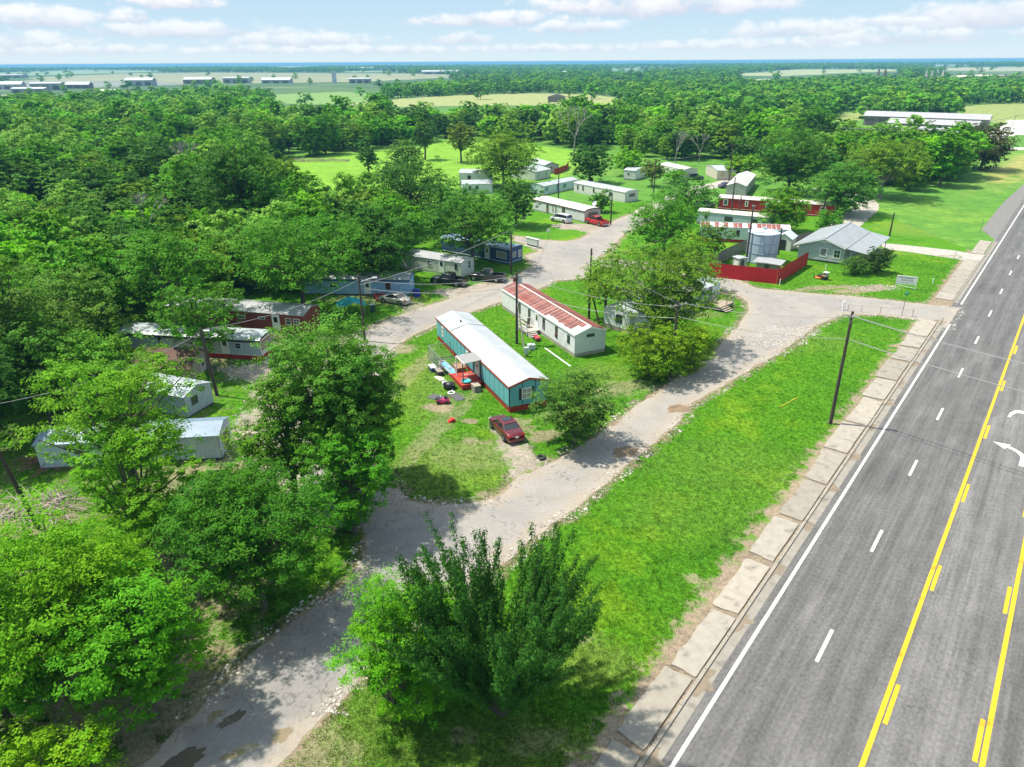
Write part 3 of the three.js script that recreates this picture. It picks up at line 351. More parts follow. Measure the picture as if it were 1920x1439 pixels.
// local frame: x along the home from the corner (x,z), z = 0 its front wall, the home lies on the side `s` of it
function mobileHome(o) {
  const { L, W, he, rise = 0.45, sk = 0.5, s = -1 } = o, t = thing(o.name || 'mobile_home', o.label, o.category || 'mobile home', o.p[0], o.p[1], -o.ang * R, o.group);
  const wallM = o.wall, endM = o.end || wallM, roofM = o.roof, trim = o.trim || trimWhite, wh = he - sk;
  // helper: put a part that was made facing +z onto a wall at (u, v)
  const put = (obj, which, u, v, extra) => { const out = 0.035 + (extra || 0); if (which === 'front') { obj.position.set(u, v, -s * out); obj.rotation.y = s > 0 ? Math.PI : 0; } else if (which === 'back') { obj.position.set(u, v, s * (W + out)); obj.rotation.y = s > 0 ? 0 : Math.PI; } else if (which === 'end') { obj.position.set(-out, v, s * u); obj.rotation.y = -Math.PI / 2; } else { obj.position.set(L + out, v, s * u); obj.rotation.y = Math.PI / 2; } return obj; };
  const ridgeY = (u) => o.round ? he + rise * Math.sqrt(Math.max(0, 1 - Math.pow((u - W / 2) / (W / 2), 2))) : he + rise * (1 - Math.abs(u - W / 2) / (W / 2));
  part('core', prism([[0.03, sk * 0.2], [W - 0.03, sk * 0.2], [W - 0.03, he - 0.02], [W / 2, he + rise - 0.06], [0.03, he - 0.02]], L - 0.06).rotateY(Math.PI / 2).translate(0.03, 0, s > 0 ? W : 0), o.core || endM, t);
  const topEnd = (x) => ridgeY(x) - sk - 0.03;
  const wallMesh = (which, len, mm, h, top) => { const lap = o.siding === 'lap'; const make = () => lap && !top ? lapped(len, h, 0.22, 0.03) : lap ? lapped(len, topEnd(len / 2), 0.22, 0.03, (y) => { const q = Math.max(0, (y - h) / rise) * len / 2; return [Math.min(q, len / 2 - 0.01), Math.max(len - q, len / 2 + 0.01)]; }) : ribbed(len, h, o.pitch || 0.4, 0.02, top); return make(); };
  if (o.panels) { // separate sheet panels with battened joints
    const addPanels = (len, which, top) => { const n = Math.round(len / o.panels), w = len / n; for (let i = 0; i < n; i++) { const a = -w / 2 + 0.04, b = w / 2 - 0.04, u0 = i * w + w / 2; const fl = which === 'far' ? -1 : 1, t0 = top ? top(u0 + a * fl) : wh, t1 = top ? top(u0 + b * fl) : wh, tm = top && Math.abs(u0 - len / 2) < w / 2 ? top(len / 2) : null; const pts = [[a, 0], [b, 0], [b, t1]]; if (tm) pts.push([len / 2 - u0, tm]); pts.push([a, t0]); const p = part('wall_panel', prism(pts, 0.025), which === 'end' || which === 'far' ? endM : wallM, t); put(p, which, u0, sk); } };
    addPanels(L, 'front'); addPanels(L, 'back'); addPanels(W, 'end', topEnd); addPanels(W, 'far', topEnd);
  } else {
    const f = part('front_wall', wallMesh('front', L, wallM, wh).translate(-L / 2, 0, 0), wallM, t); put(f, 'front', L / 2, sk); f.position.z *= 0.3;
    const bk = part('back_wall', wallMesh('back', L, wallM, wh).translate(-L / 2, 0, 0), wallM, t); put(bk, 'back', L / 2, sk); bk.position.z = s * (W + 0.01);
    for (const w of ['end', 'far']) { const e = part('end_wall', wallMesh(w, W, endM, wh, topEnd).translate(-W / 2, 0, 0), endM, t); put(e, w, W / 2, sk); e.position.x = w === 'end' ? -0.01 : L + 0.01; }
  }
  if (sk > 0.05) { const skm = o.skirt || oldTimber; for (const [w, len] of [['front', L], ['back', L], ['end', W], ['far', W]]) { const p = part('skirting', ribbed(len, sk, o.skp || 0.3, 0.025).translate(-len / 2, 0, -0.05), skm, t); put(p, w, len / 2, 0); } if (o.belt) for (const [w, len] of [['front', L], ['end', W]]) put(part('belt_trim', bx(len, 0.07, 0.03, 0, 0, 0), o.belt, t), w, len / 2, sk + 0.02); }
  // roof shell
  const ov = o.over ?? 0.12, prof = []; const n = o.round ? 12 : 2;
  for (let i = 0; i <= n; i++) { const u = -ov + (W + 2 * ov) * i / n; prof.push([u, (o.round ? he + rise * Math.sqrt(Math.max(0, 1 - Math.pow((u - W / 2) / (W / 2 + ov), 2))) : he + rise - (rise + 0.04) * Math.abs(u - W / 2) / (W / 2 + ov)) + 0.02]); }
  const under = prof.map(([u, y]) => [u, y - 0.07]).reverse();
  const roofG = () => prism([...prof, ...under], L + 2 * ov).rotateY(Math.PI / 2).translate(-ov, 0, s > 0 ? W : 0);
  if (o.roofPanels) { // overlapping corrugated sheets, one by one
    const k = Math.round((L + 2 * ov) / o.roofPanels), pw = (L + 2 * ov) / k;
    const rg = part('roof', roofG(), M(0.62, 0.62, 0.62, { map: 'metal', rough: 0.6 }), t);
    const rr = mulberry(o.seed || 3);
    for (let i = 0; i < k; i++) for (const side of [0, 1]) { const run = Math.hypot(W / 2 + ov, rise + 0.04), a = Math.atan2(rise + 0.04, W / 2 + ov); const skip = o.bare && o.bare(i, k, side); if (skip) continue; const len = run * (o.cut ? o.cut(i, k, side, rr) : 0.97); const p = part('roof_sheet', bx(pw * (0.80 + 0.12 * rr()), 0.018, len), o.sheetM[Math.floor(rr() * o.sheetM.length)], rg); const zz = side ? 1 : -1; p.rotation.x = zz * a; p.position.set(-ov + (i + 0.5) * pw, he + rise + 0.045 - Math.sin(a) * len / 2, s * W / 2 + zz * Math.cos(a) * len / 2); }
    part('ridge_cap', bx(L + 2 * ov, 0.03, 0.22, L / 2, he + rise + 0.06, s * W / 2), M(0.66, 0.6, 0.57, { map: 'metal', rough: 0.5 }), rg);
  } else { const rg = part('roof', roofG(), roofM, t); if (o.seams) for (let x = o.seams; x < L; x += o.seams) { part('roof_seam', prism([...prof.map(([u, y]) => [u, y + 0.022]), ...prof.map(([u, y]) => [u, y - 0.01]).reverse()], 0.035).rotateY(Math.PI / 2).translate(x, 0, s > 0 ? W : 0), roofM, rg); } if (o.vents) for (const [x, z] of o.vents) part('roof_vent', cyl(0.1, 0.1, 0.34, x, he + rise * 0.7, s * z, 8), darkGrey, rg); }
  // fascia along eaves and gable ends
  if (o.fascia) { const fm = o.fascia, fh = 0.2; part('fascia', bx(L + 2 * ov + 0.02, fh, 0.03, L / 2, he - 0.13, -s * (ov + 0.017)), fm, t); part('fascia', bx(L + 2 * ov + 0.02, fh, 0.03, L / 2, he - 0.13, s * (W + ov + 0.017)), fm, t); for (const xx of [-ov - 0.034, L + ov + 0.004]) part('barge_board', prism([...prof.map(([u, y]) => [u, y + 0.01]), ...prof.map(([u, y]) => [u, y - 0.2]).reverse()], 0.03).rotateY(Math.PI / 2).translate(xx, 0, s > 0 ? W : 0), fm, t); }
  for (const w of o.windows || []) { const q = windowPart(t, w[3], w[4], w[5] || {}); put(q, w[0], w[1], w[2], o.panels ? 0.025 : 0); if (w[0] === 'front' || w[0] === 'back') q.position.z += w[0] === 'front' ? -s * 0.005 : s * 0.005; }
  for (const w of o.doors || []) { const q = doorPart(t, w[2] || 0.9, w[3] || 1.95, w[4] || trimWhite, w[5] || {}); put(q, w[0], w[1], sk + 0.05, o.panels ? 0.025 : 0); }
  return { t, put, L, W, he, s };
}
const lightMetal = M(0.40, 0.44, 0.47, { map: 'metal', rough: 0.45 }), whiteRoof = M(0.43, 0.46, 0.485, { map: 'metal', rough: 0.5 }), greyRoof = M(0.36, 0.37, 0.385, { map: 'metal', rough: 0.55 }), streakRoof = M(0.78, 0.76, 0.74, { map: 'rustspot', rough: 0.8 }), blueRoof = M(0.21, 0.29, 0.38, { map: 'metal', rough: 0.4 });
const teal = M(0.13, 0.42, 0.47, { ...SM, rough: 0.6 }), tealTrim = M(0.36, 0.075, 0.045, { ...SM, rough: 0.7 }), redSkirt = M(0.40, 0.05, 0.022, { map: 'wood', rough: 0.85 }), lightBlue = M(0.30, 0.50, 0.78, SM), navy = M(0.035, 0.09, 0.22, SM), offWhite = M(0.66, 0.66, 0.64, SM), paleBlue = M(0.44, 0.53, 0.60, SM), brick = M(0.24, 0.055, 0.035, SM), barnRed = M(0.46, 0.022, 0.022, SM), cream = M(0.60, 0.56, 0.47, SM);
const dkFrame = { frame: M(0.07, 0.075, 0.08) };
// teal home with the red porch
const tealHome = mobileHome({ name: 'mobile_home', label: 'teal mobile home with red skirting, red trim and white roof', p: [-0.25, -60.36], ang: -113.6, L: 21.6, W: 4.0, he: 2.78, rise: 0.55, sk: 0.62, s: 1, wall: teal, roof: whiteRoof, panels: 1.2, skirt: redSkirt, skp: 0.22, fascia: tealTrim, seams: 0, core: M(0.05, 0.07, 0.075), windows: [['end', 1.75, 1.75, 1.0, 1.15, { shutters: black, bars: 1, pane: curtain }], ['front', 19.3, 1.75, 0.7, 1.1, { pane: curtain }], ['front', 11.2, 1.95, 0.6, 0.55, {}], ['back', 5, 1.8, 1, 1], ['back', 14, 1.8, 1, 1]], doors: [['front', 8.1, 0.9, 1.95, trimWhite, {}]], vents: [[17.6, 1.6]] });
part('roof_joint', prism([[-0.1, 2.83], [2, 3.375], [4.1, 2.83], [4.1, 2.80], [2, 3.345], [-0.1, 2.80]], 0.05).rotateY(Math.PI / 2).translate(16.4, 0, 4), darkGrey, tealHome.t);
// white home under a rusted sheet roof
const rustA = M(0.82, 0.78, 0.78, { map: 'rust', rough: 0.85 }), rustB = M(0.68, 0.7, 0.72, { map: 'rust', rough: 0.85 }), rustC = M(0.95, 0.98, 1, { map: 'rust', rough: 0.8 });
const whiteHome = mobileHome({ label: 'white lap-sided mobile home under a rusted striped metal roof', p: [7.08, -74.16], ang: -115, L: 19.7, W: 3.95, he: 2.72, rise: 0.62, sk: 0.42, s: 1, wall: white, siding: 'lap', roofPanels: 0.8, sheetM: [rustA, rustB, rustC], over: 0.1, seed: 12, cut: (i, k, side, rr) => side ? 0.97 : (i < 2 ? 0.35 : i < 9 ? 0.72 + rr() * 0.15 : 0.97), bare: (i, k, side) => !side && i < 1, skirt: M(0.47, 0.42, 0.35, { map: 'wood', rough: 0.9 }), skp: 0.35, fascia: trimWhite, windows: [['front', 1.4, 1.7, 0.55, 1.0, dkFrame], ['front', 4.3, 1.62, 0.55, 1.45, dkFrame], ['front', 7.5, 1.62, 0.55, 1.45, dkFrame], ['front', 11.4, 1.62, 0.55, 1.35, dkFrame], ['front', 14.2, 1.65, 0.55, 1.3, dkFrame], ['end', 1.95, 2.35, 1.0, 0.36, { frame: darkGrey, rail: 0 }]], doors: [['front', 9.3, 0.85, 1.95, trimWhite, {}]] });
// hidden behind the sparse tree, deck at its east end
const deckHome = mobileHome({ label: 'white mobile home with timber deck beside the park entrance', p: [14.33, -81.27], ang: -42.7, L: 19.6, W: 4.1, he: 2.6, rise: 0.5, sk: 0.55, s: -1, wall: white, roof: whiteRoof, siding: 'lap', skirt: M(0.42, 0.36, 0.28, { map: 'wood', rough: 0.9 }), windows: [['end', 1.7, 1.65, 0.95, 1.1, { ...dkFrame, bars: 1 }], ['front', 4, 1.7, 0.9, 1], ['front', 10, 1.7, 0.9, 1]], doors: [['front', 17.2, 0.85, 1.95, M(0.12, 0.13, 0.2)]] });
mobileHome({ label: 'light blue mobile home with navy trim behind the silver sedan', p: [-14.54, -97.66], ang: -176, L: 15.5, W: 3.4, he: 2.35, rise: 0.4, sk: 0.18, s: -1 * -1, wall: lightBlue, roof: greyRoof, round: 1, pitch: 0.3, skirt: darkGrey, fascia: navy, windows: [['end', 1.6, 1.5, 1.1, 0.7, { bars: 1 }], ['front', 3.0, 1.4, 0.7, 0.9, { frame: redPaint }], ['front', 11, 1.5, 1, 0.8]], doors: [['front', 6.0, 0.85, 1.9, trimWhite]] });
mobileHome({ label: 'pale grey mobile home behind the two black pickups', p: [-7.75, -107.15], ang: -150.5, L: 16, W: 3.7, he: 2.3, rise: 0.45, sk: 0.25, s: 1, wall: offWhite, roof: greyRoof, pitch: 0.35, skirt: offWhite, windows: [['front', 0.9, 1.5, 0.5, 0.95, dkFrame], ['end', 2.3, 1.5, 0.8, 1.25, { bars: 1 }], ['front', 6, 1.5, 0.8, 0.9]], doors: [['front', 3.6]] });
mobileHome({ label: 'dark blue and white mobile home near the mailbox bank', p: [-0.32, -114.43], ang: -142.5, L: 15, W: 3.6, he: 2.42, rise: 0.35, sk: 0.3, s: 1, wall: navy, roof: blueRoof, round: 1, pitch: 0.5, skirt: navy, belt: trimWhite, windows: [['front', 1.6, 1.4, 2.1, 1.2, { pane: curtain, rail: 0 }], ['end', 1.3, 1.45, 0.9, 0.9, {}], ['end', 2.8, 1.35, 0.8, 1.2, { pane: curtain, rail: 0 }]], doors: [['front', 4.6]] });
mobileHome({ label: 'dark red mobile home with grey roof half under trees', p: [-25.35, -81.98], ang: -167, L: 19, W: 4.2, he: 2.5, rise: 0.5, sk: 0.3, s: 1, wall: brick, roof: greyRoof, pitch: 0.25, skirt: brick, windows: [['front', 0.9, 1.6, 0.8, 0.8, { bars: 1 }], ['front', 2.0, 1.6, 0.8, 0.8, {}], ['front', 8.4, 1.75, 1.0, 0.5, { rail: 0 }], ['front', 5.6, 1.8, 0.9, 0.4, { rail: 0 }]], doors: [['front', 3.7, 0.9, 1.95, trimWhite]] });
mobileHome({ label: 'long silver mobile home with red lower band at the gravel yard', p: [-28.06, -73.83], ang: -170.3, L: 17.4, W: 3.3, he: 2.35, rise: 0.32, sk: 0.55, s: 1, wall: paleBlue, end: offWhite, roof: lightMetal, round: 1, pitch: 0.4, skirt: redPaint, belt: trimWhite, fascia: M(0.05, 0.03, 0.03), windows: [['end', 1.65, 1.6, 2.7, 1.0, { bars: 1, pane: curtain, frame: redPaint, t: 0.09 }], ['front', 2.6, 1.6, 0.8, 0.7], ['front', 6, 1.6, 0.8, 0.7], ['front', 12.2, 1.6, 0.35, 1.1, dkFrame]], doors: [['front', 4.2, 0.8, 1.85, trimWhite]] });
mobileHome({ name: 'mobile_home', label: 'pale blue mobile home with weathered end wall, one row nearer than the brown cabin', p: [-30.46, -59.49], ang: -160, L: 15, W: 3.5, he: 2.3, rise: 0.55, sk: 0.2, s: 1, wall: paleBlue, end: M(0.40, 0.46, 0.52, SM), roof: M(0.40, 0.45, 0.50, { map: 'metal', rough: 0.5 }), pitch: 0.4, skirt: darkGrey, windows: [['end', 1.2, 1.45, 0.8, 0.8, dkFrame]], doors: [] });
mobileHome({ label: 'silver blue mobile home with broken brown end wall under near trees', p: [-24.43, -51.96], ang: 174, L: 14.4, W: 3.3, he: 2.35, rise: 0.5, sk: 0.2, s: 1, wall: paleBlue, end: paleBlue, roof: blueRoof, pitch: 0.4, skirt: darkGrey, windows: [['end', 1.75, 1.15, 1.9, 1.7, { pane: M(0.15, 0.09, 0.065, { map: 'wood' }), rail: 0, t: 0.05 }], ['front', 3.2, 1.4, 0.7, 0.9], ['front', 9, 1.4, 0.9, 0.8]], doors: [['front', 5.0, 0.85, 1.85, offWhite]] });
mobileHome({ label: 'white mobile home with brown trim where the van is parked', p: [15.17, -147.23], ang: -125.4, L: 17.5, W: 4.3, he: 2.4, rise: 0.4, sk: 0.25, s: 1, wall: white, end: M(0.5, 0.47, 0.44, SM), roof: streakRoof, round: 1, pitch: 0.4, skirt: M(0.35, 0.34, 0.33, { map: 'concrete' }), fascia: M(0.10, 0.075, 0.06), windows: [['front', 6.8, 1.5, 0.9, 1.3, { bars: 1, frame: M(0.12, 0.09, 0.07) }], ['front', 9.4, 1.4, 0.2, 1.6, { rail: 0, frame: M(0.12, 0.09, 0.07) }], ['front', 10.4, 1.4, 0.2, 1.6, { rail: 0, frame: M(0.12, 0.09, 0.07) }], ['end', 2.2, 1.4, 2.4, 1.1, { bars: 1, frame: M(0.14, 0.1, 0.08) }]], doors: [['front', 12.3, 0.85, 1.9, M(0.14, 0.1, 0.08)]] });
mobileHome({ label: 'cream white mobile home standing alone on the lawn past the van', p: [26.85, -169.96], ang: -125.6, L: 18.5, W: 4.2, he: 2.3, rise: 0.38, sk: 0.3, s: 1, wall: offWhite, roof: whiteRoof, round: 1, pitch: 0.45, skirt: offWhite, windows: [['end', 2.2, 1.5, 1.9, 0.75, { bars: 1, frame: darkGrey }], ['front', 5, 1.4, 0.8, 0.9, dkFrame], ['front', 11, 1.4, 0.5, 1.1, dkFrame], ['front', 15, 1.4, 0.5, 1.1, dkFrame], ['front', 17, 1.4, 0.5, 1.1, dkFrame]], doors: [['front', 7.4, 0.9, 1.9, M(0.5, 0.36, 0.27)]] });
mobileHome({ label: 'white mobile home with aqua shutters and low porch slab', p: [8.22, -180.91], ang: -48.9, L: 14.5, W: 4.2, he: 2.2, rise: 0.42, sk: 0.2, s: -1, wall: M(0.55, 0.68, 0.70, SM), roof: whiteRoof, pitch: 0.4, skirt: offWhite, windows: [['front', 1.2, 1.3, 0.8, 1.0, { shutters: teal }], ['front', 8.5, 1.3, 0.9, 1.0, { shutters: teal }]], doors: [['front', 5.5, 0.9, 1.9, M(0.12, 0.3, 0.45)]] });
mobileHome({ label: 'white gabled home with dark trim beside the red board fence', p: [10.04, -217.83], ang: -113, L: 11, W: 4.6, he: 2.4, rise: 0.8, sk: 0.1, s: 1, wall: paleBlue, roof: whiteRoof, pitch: 0.4, fascia: M(0.06, 0.07, 0.1), windows: [['end', 2.2, 1.5, 0.9, 0.8]], doors: [] });
mobileHome({ label: 'plain white home in front of the one with dark trim', p: [6.92, -204.49], ang: -53, L: 7.5, W: 9, he: 2.4, rise: 0.8, sk: 0.1, s: -1, wall: white, roof: whiteRoof, pitch: 0.4, windows: [['front', 1.2, 1.4, 0.5, 1.4], ['front', 5.2, 1.4, 0.6, 1.2]], doors: [] });
mobileHome({ label: 'white home peeping between the crowns at the near meadow edge', p: [-13.54, -193.28], ang: 4, L: 8.2, W: 6, he: 3.8, rise: 0.6, sk: 0.1, s: -1, wall: white, roof: whiteRoof, pitch: 0.5, windows: [['front', 2.6, 2.5, 0.9, 1.3, dkFrame]], doors: [] });
mobileHome({ label: 'lower white home in front of the taller one at the meadow edge', p: [-12.08, -183.23], ang: -8, L: 7.5, W: 4.5, he: 2.4, rise: 0.7, sk: 0.1, s: -1, wall: white, roof: whiteRoof, pitch: 0.5, windows: [['front', 1.8, 1.4, 0.7, 1.0, dkFrame], ['front', 3.6, 1.4, 0.7, 1.0, dkFrame]], doors: [] });
mobileHome({ name: 'small_cabin', category: 'cabin', label: 'small square white cabin at the back of the lawn', p: [34.75, -203.63], ang: -146.3, L: 3.6, W: 6.2, he: 2.6, rise: 0.4, sk: 0.3, s: 1, wall: white, roof: whiteRoof, round: 1, pitch: 0.4, windows: [['front', 2.2, 1.7, 0.8, 0.7]], doors: [] });
mobileHome({ label: 'white mobile home with carport by the black vehicle at back', p: [48.95, -207.71], ang: -110, L: 13, W: 4.6, he: 2.3, rise: 0.5, sk: 0.2, s: 1, wall: offWhite, roof: streakRoof, pitch: 0.4, windows: [['front', 3, 1.4, 0.8, 0.9], ['front', 8, 1.4, 0.8, 0.9]], doors: [['front', 5.2]] });
mobileHome({ label: 'white home with tan boarded porch front at the far end', p: [57.34, -203.38], ang: -2, L: 5.2, W: 11, he: 2.6, rise: 0.5, sk: 0.1, s: -1, wall: cream, roof: whiteRoof, pitch: 0.35, windows: [['front', 1.4, 1.5, 1.3, 1.2, { pane: M(0.42, 0.34, 0.22) }], ['front', 3.4, 1.5, 1.3, 1.2, { pane: M(0.42, 0.34, 0.22) }]], doors: [] });
mobileHome({ label: 'grey mobile home seen end-on behind the red one', p: [56.98, -176.09], ang: -66.4, L: 21, W: 4.6, he: 2.6, rise: 0.8, sk: 0.2, s: -1, wall: M(0.5, 0.48, 0.46, SM), roof: M(0.55, 0.54, 0.53, { map: 'metal', rough: 0.7 }), pitch: 0.4, windows: [['end', 2.3, 1.7, 0.3, 0.6, { rail: 0 }]], doors: [] });
mobileHome({ label: 'long bright red mobile home with white window surrounds', p: [46.31, -161.34], ang: 25.9, L: 24, W: 4.3, he: 2.55, rise: 0.35, sk: 0.3, s: -1, wall: barnRed, roof: streakRoof, pitch: 0.35, skirt: barnRed, belt: trimWhite, windows: [['front', 1.7, 1.6, 1.0, 1.3, { t: 0.16 }], ['front', 6.2, 1.6, 0.7, 1.2, { t: 0.16 }], ['front', 10.8, 1.6, 1.2, 1.2, { t: 0.16 }], ['front', 21.8, 1.5, 1.1, 1.3, { t: 0.16 }]], doors: [] });
mobileHome({ label: 'white mobile home with stained roof between red and rust-striped ones', p: [37.86, -145.49], ang: 29.9, L: 14.5, W: 3.9, he: 2.6, rise: 0.3, sk: 0.3, s: -1, wall: paleBlue, roof: streakRoof, pitch: 0.4, windows: [['front', 1.8, 1.75, 0.5, 0.9, dkFrame], ['front', 6.3, 1.6, 1.6, 0.9, { ...dkFrame, bars: 1 }], ['front', 11.4, 1.6, 1.2, 0.8, { ...dkFrame, bars: 1 }]], doors: [] });
mobileHome({ label: 'white mobile home with red skirting and rust-striped eave behind the tank', p: [34.85, -130.43], ang: 13, L: 15.5, W: 3.8, he: 2.75, rise: 0.4, sk: 0.6, s: -1, wall: M(0.62, 0.72, 0.76, SM), roofPanels: 0.85, sheetM: [rustC, rustA, M(0.72, 0.7, 0.68, { map: 'metal' })], seed: 5, skirt: redPaint, belt: trimWhite, windows: [['front', 6.6, 1.7, 0.6, 1.15, dkFrame], ['front', 2.4, 1.7, 0.7, 0.9, dkFrame]], doors: [['front', 10, 0.9, 1.9]] });
// brown cabin with a steep roof in the trees
mobileHome({ name: 'cabin', category: 'cabin', label: 'small tan cabin with steep brown roof between two trailers', p: [-33.56, -68.08], ang: -176, L: 6.2, W: 4.2, he: 1.5, rise: 1.5, sk: 0.05, s: 1, wall: M(0.46, 0.37, 0.30, SM), roof: M(0.15, 0.085, 0.07, { map: 'metal', rough: 0.9 }), pitch: 0.3, over: 0.25, windows: [], doors: [['end', 2.6, 0.8, 1.3, M(0.5, 0.42, 0.35)]] });
// grey house with a gable towards the lane and a porch roof on its side
{
  const t = thing('house', 'light grey house with metal gable roof beside the red fence', 'house', 51.23, -114.95);
  t.rotation.y = -Math.atan2(0.61, 0.79); // local -z runs back along the ridge, x to the highway side
  const wl = M(0.42, 0.455, 0.49, SM), rf = M(0.34, 0.365, 0.38, { map: 'metal', rough: 0.5 }), Lh = 14.5;
  part('front_wall', prism([[-4.0, 0.3], [3.3, 0.3], [3.3, 2.75], [0, 3.9], [-4.0, 2.5]], 0.12), wl, t);
  part('back_wall', prism([[-4.0, 0.3], [3.3, 0.3], [3.3, 2.75], [0, 3.9], [-4.0, 2.5]], 0.12).translate(0, 0, -Lh), wl, t);
  part('side_wall', bx(0.12, 2.2, Lh - 0.14, -3.94, 1.4, -Lh / 2 + 0.05), wl, t); part('side_wall', bx(0.12, 2.44, Lh - 0.14, 3.24, 1.5, -Lh / 2 + 0.05), wl, t);
  for (let i = 1; i < 6; i++) part('batten', bx(0.05, 2.1, 0.02, -4.0 + i * 1.22, 1.4, 0.13), wl, t);
  part('band_board', bx(7.3, 0.12, 0.03, -0.35, 2.5, 0.137), wl, t);
  part('foundation', bx(7.1, 0.3, Lh - 0.4, -0.35, 0.15, -Lh / 2), M(0.22, 0.21, 0.2, { map: 'concrete' }), t);
  const roofSlab = (x0, y0, x1, y1, z0, z1) => prism([[x0, y0], [x1, y1], [x1, y1 - 0.08], [x0, y0 - 0.08]], z1 - z0).translate(0, 0, z0);
  const r1 = part('roof_slope', roofSlab(0, 4.05, -4.75, 2.4, -Lh - 0.4, 0.55), rf, t), r2 = part('roof_slope', roofSlab(0.0, 4.051, 3.45, 2.86, -Lh - 0.4, 0.55), rf, t), r3 = part('porch_roof', roofSlab(3.47, 2.84, 6.9, 2.3, -Lh - 0.4, 0.55), rf, t);
  const rib = (r, x0, y0, x1, y1) => { for (let z = -Lh; z < 0.5; z += 0.9) part('roof_rib', prism([[x0, y0 + 0.028], [x1, y1 + 0.028], [x1, y1 - 0.02], [x0, y0 - 0.02]], 0.04).translate(0, 0, z), rf, r); };
  rib(r1, -0.1, 4.0, -4.7, 2.41); rib(r2, 0.1, 4.0, 3.4, 2.87); rib(r3, 3.5, 2.83, 6.85, 2.3);
  part('ridge_cap', bx(0.4, 0.04, Lh + 0.95, 0, 4.07, -Lh / 2 + 0.07), rf, t); part('valley_flashing', bx(0.3, 0.03, Lh + 0.9, 3.47, 2.89, -Lh / 2 + 0.07), M(0.27, 0.29, 0.3, { rough: 0.5 }), t);
  part('barge_board', prism([[0, 4.0], [-4.8, 2.33], [-4.8, 2.15], [0, 3.8]], 0.04).translate(0, 0, 0.56), trimWhite, t); part('barge_board', prism([[0, 4.0], [3.45, 2.8], [3.45, 2.6], [0, 3.8]], 0.04).translate(0, 0, 0.565), trimWhite, t);
  part('gable_vent', prism([[-1.2, 3.25], [1.0, 3.25], [0, 3.62]], 0.03).translate(0, 0, 0.125), trimWhite, t);
  for (const [x, p] of [[0.05, 0], [2.15, 1]]) { const w = windowPart(t, 1.15, 1.45, { t: 0.13, bars: 1, rail: p }); w.position.set(x, 1.65, 0.125); if (!p) for (let k = -2; k <= 2; k++) part('window_bar', bx(0.04, 1.2, 0.025, k * 0.19, 0, 0.055), trimWhite, w); }
  for (const z of [0.2, -3.2, -6.6, -10, -13.6]) part('porch_post', bx(0.12, 2.3, 0.12, 6.6, 1.15, z), trimWhite, t);
  part('porch_floor', bx(3.3, 0.22, Lh, 5.0, 0.11, -Lh / 2), M(0.4, 0.38, 0.36, { map: 'concrete' }), t);
  const d = doorPart(t, 0.95, 2.0, trimWhite, {}); d.position.set(3.32, 0.3, -4); d.rotation.y = Math.PI / 2;
  const w2 = windowPart(t, 1.2, 1.2, { bars: 1 }); w2.position.set(3.32, 1.7, -1.6); w2.rotation.y = Math.PI / 2;
}
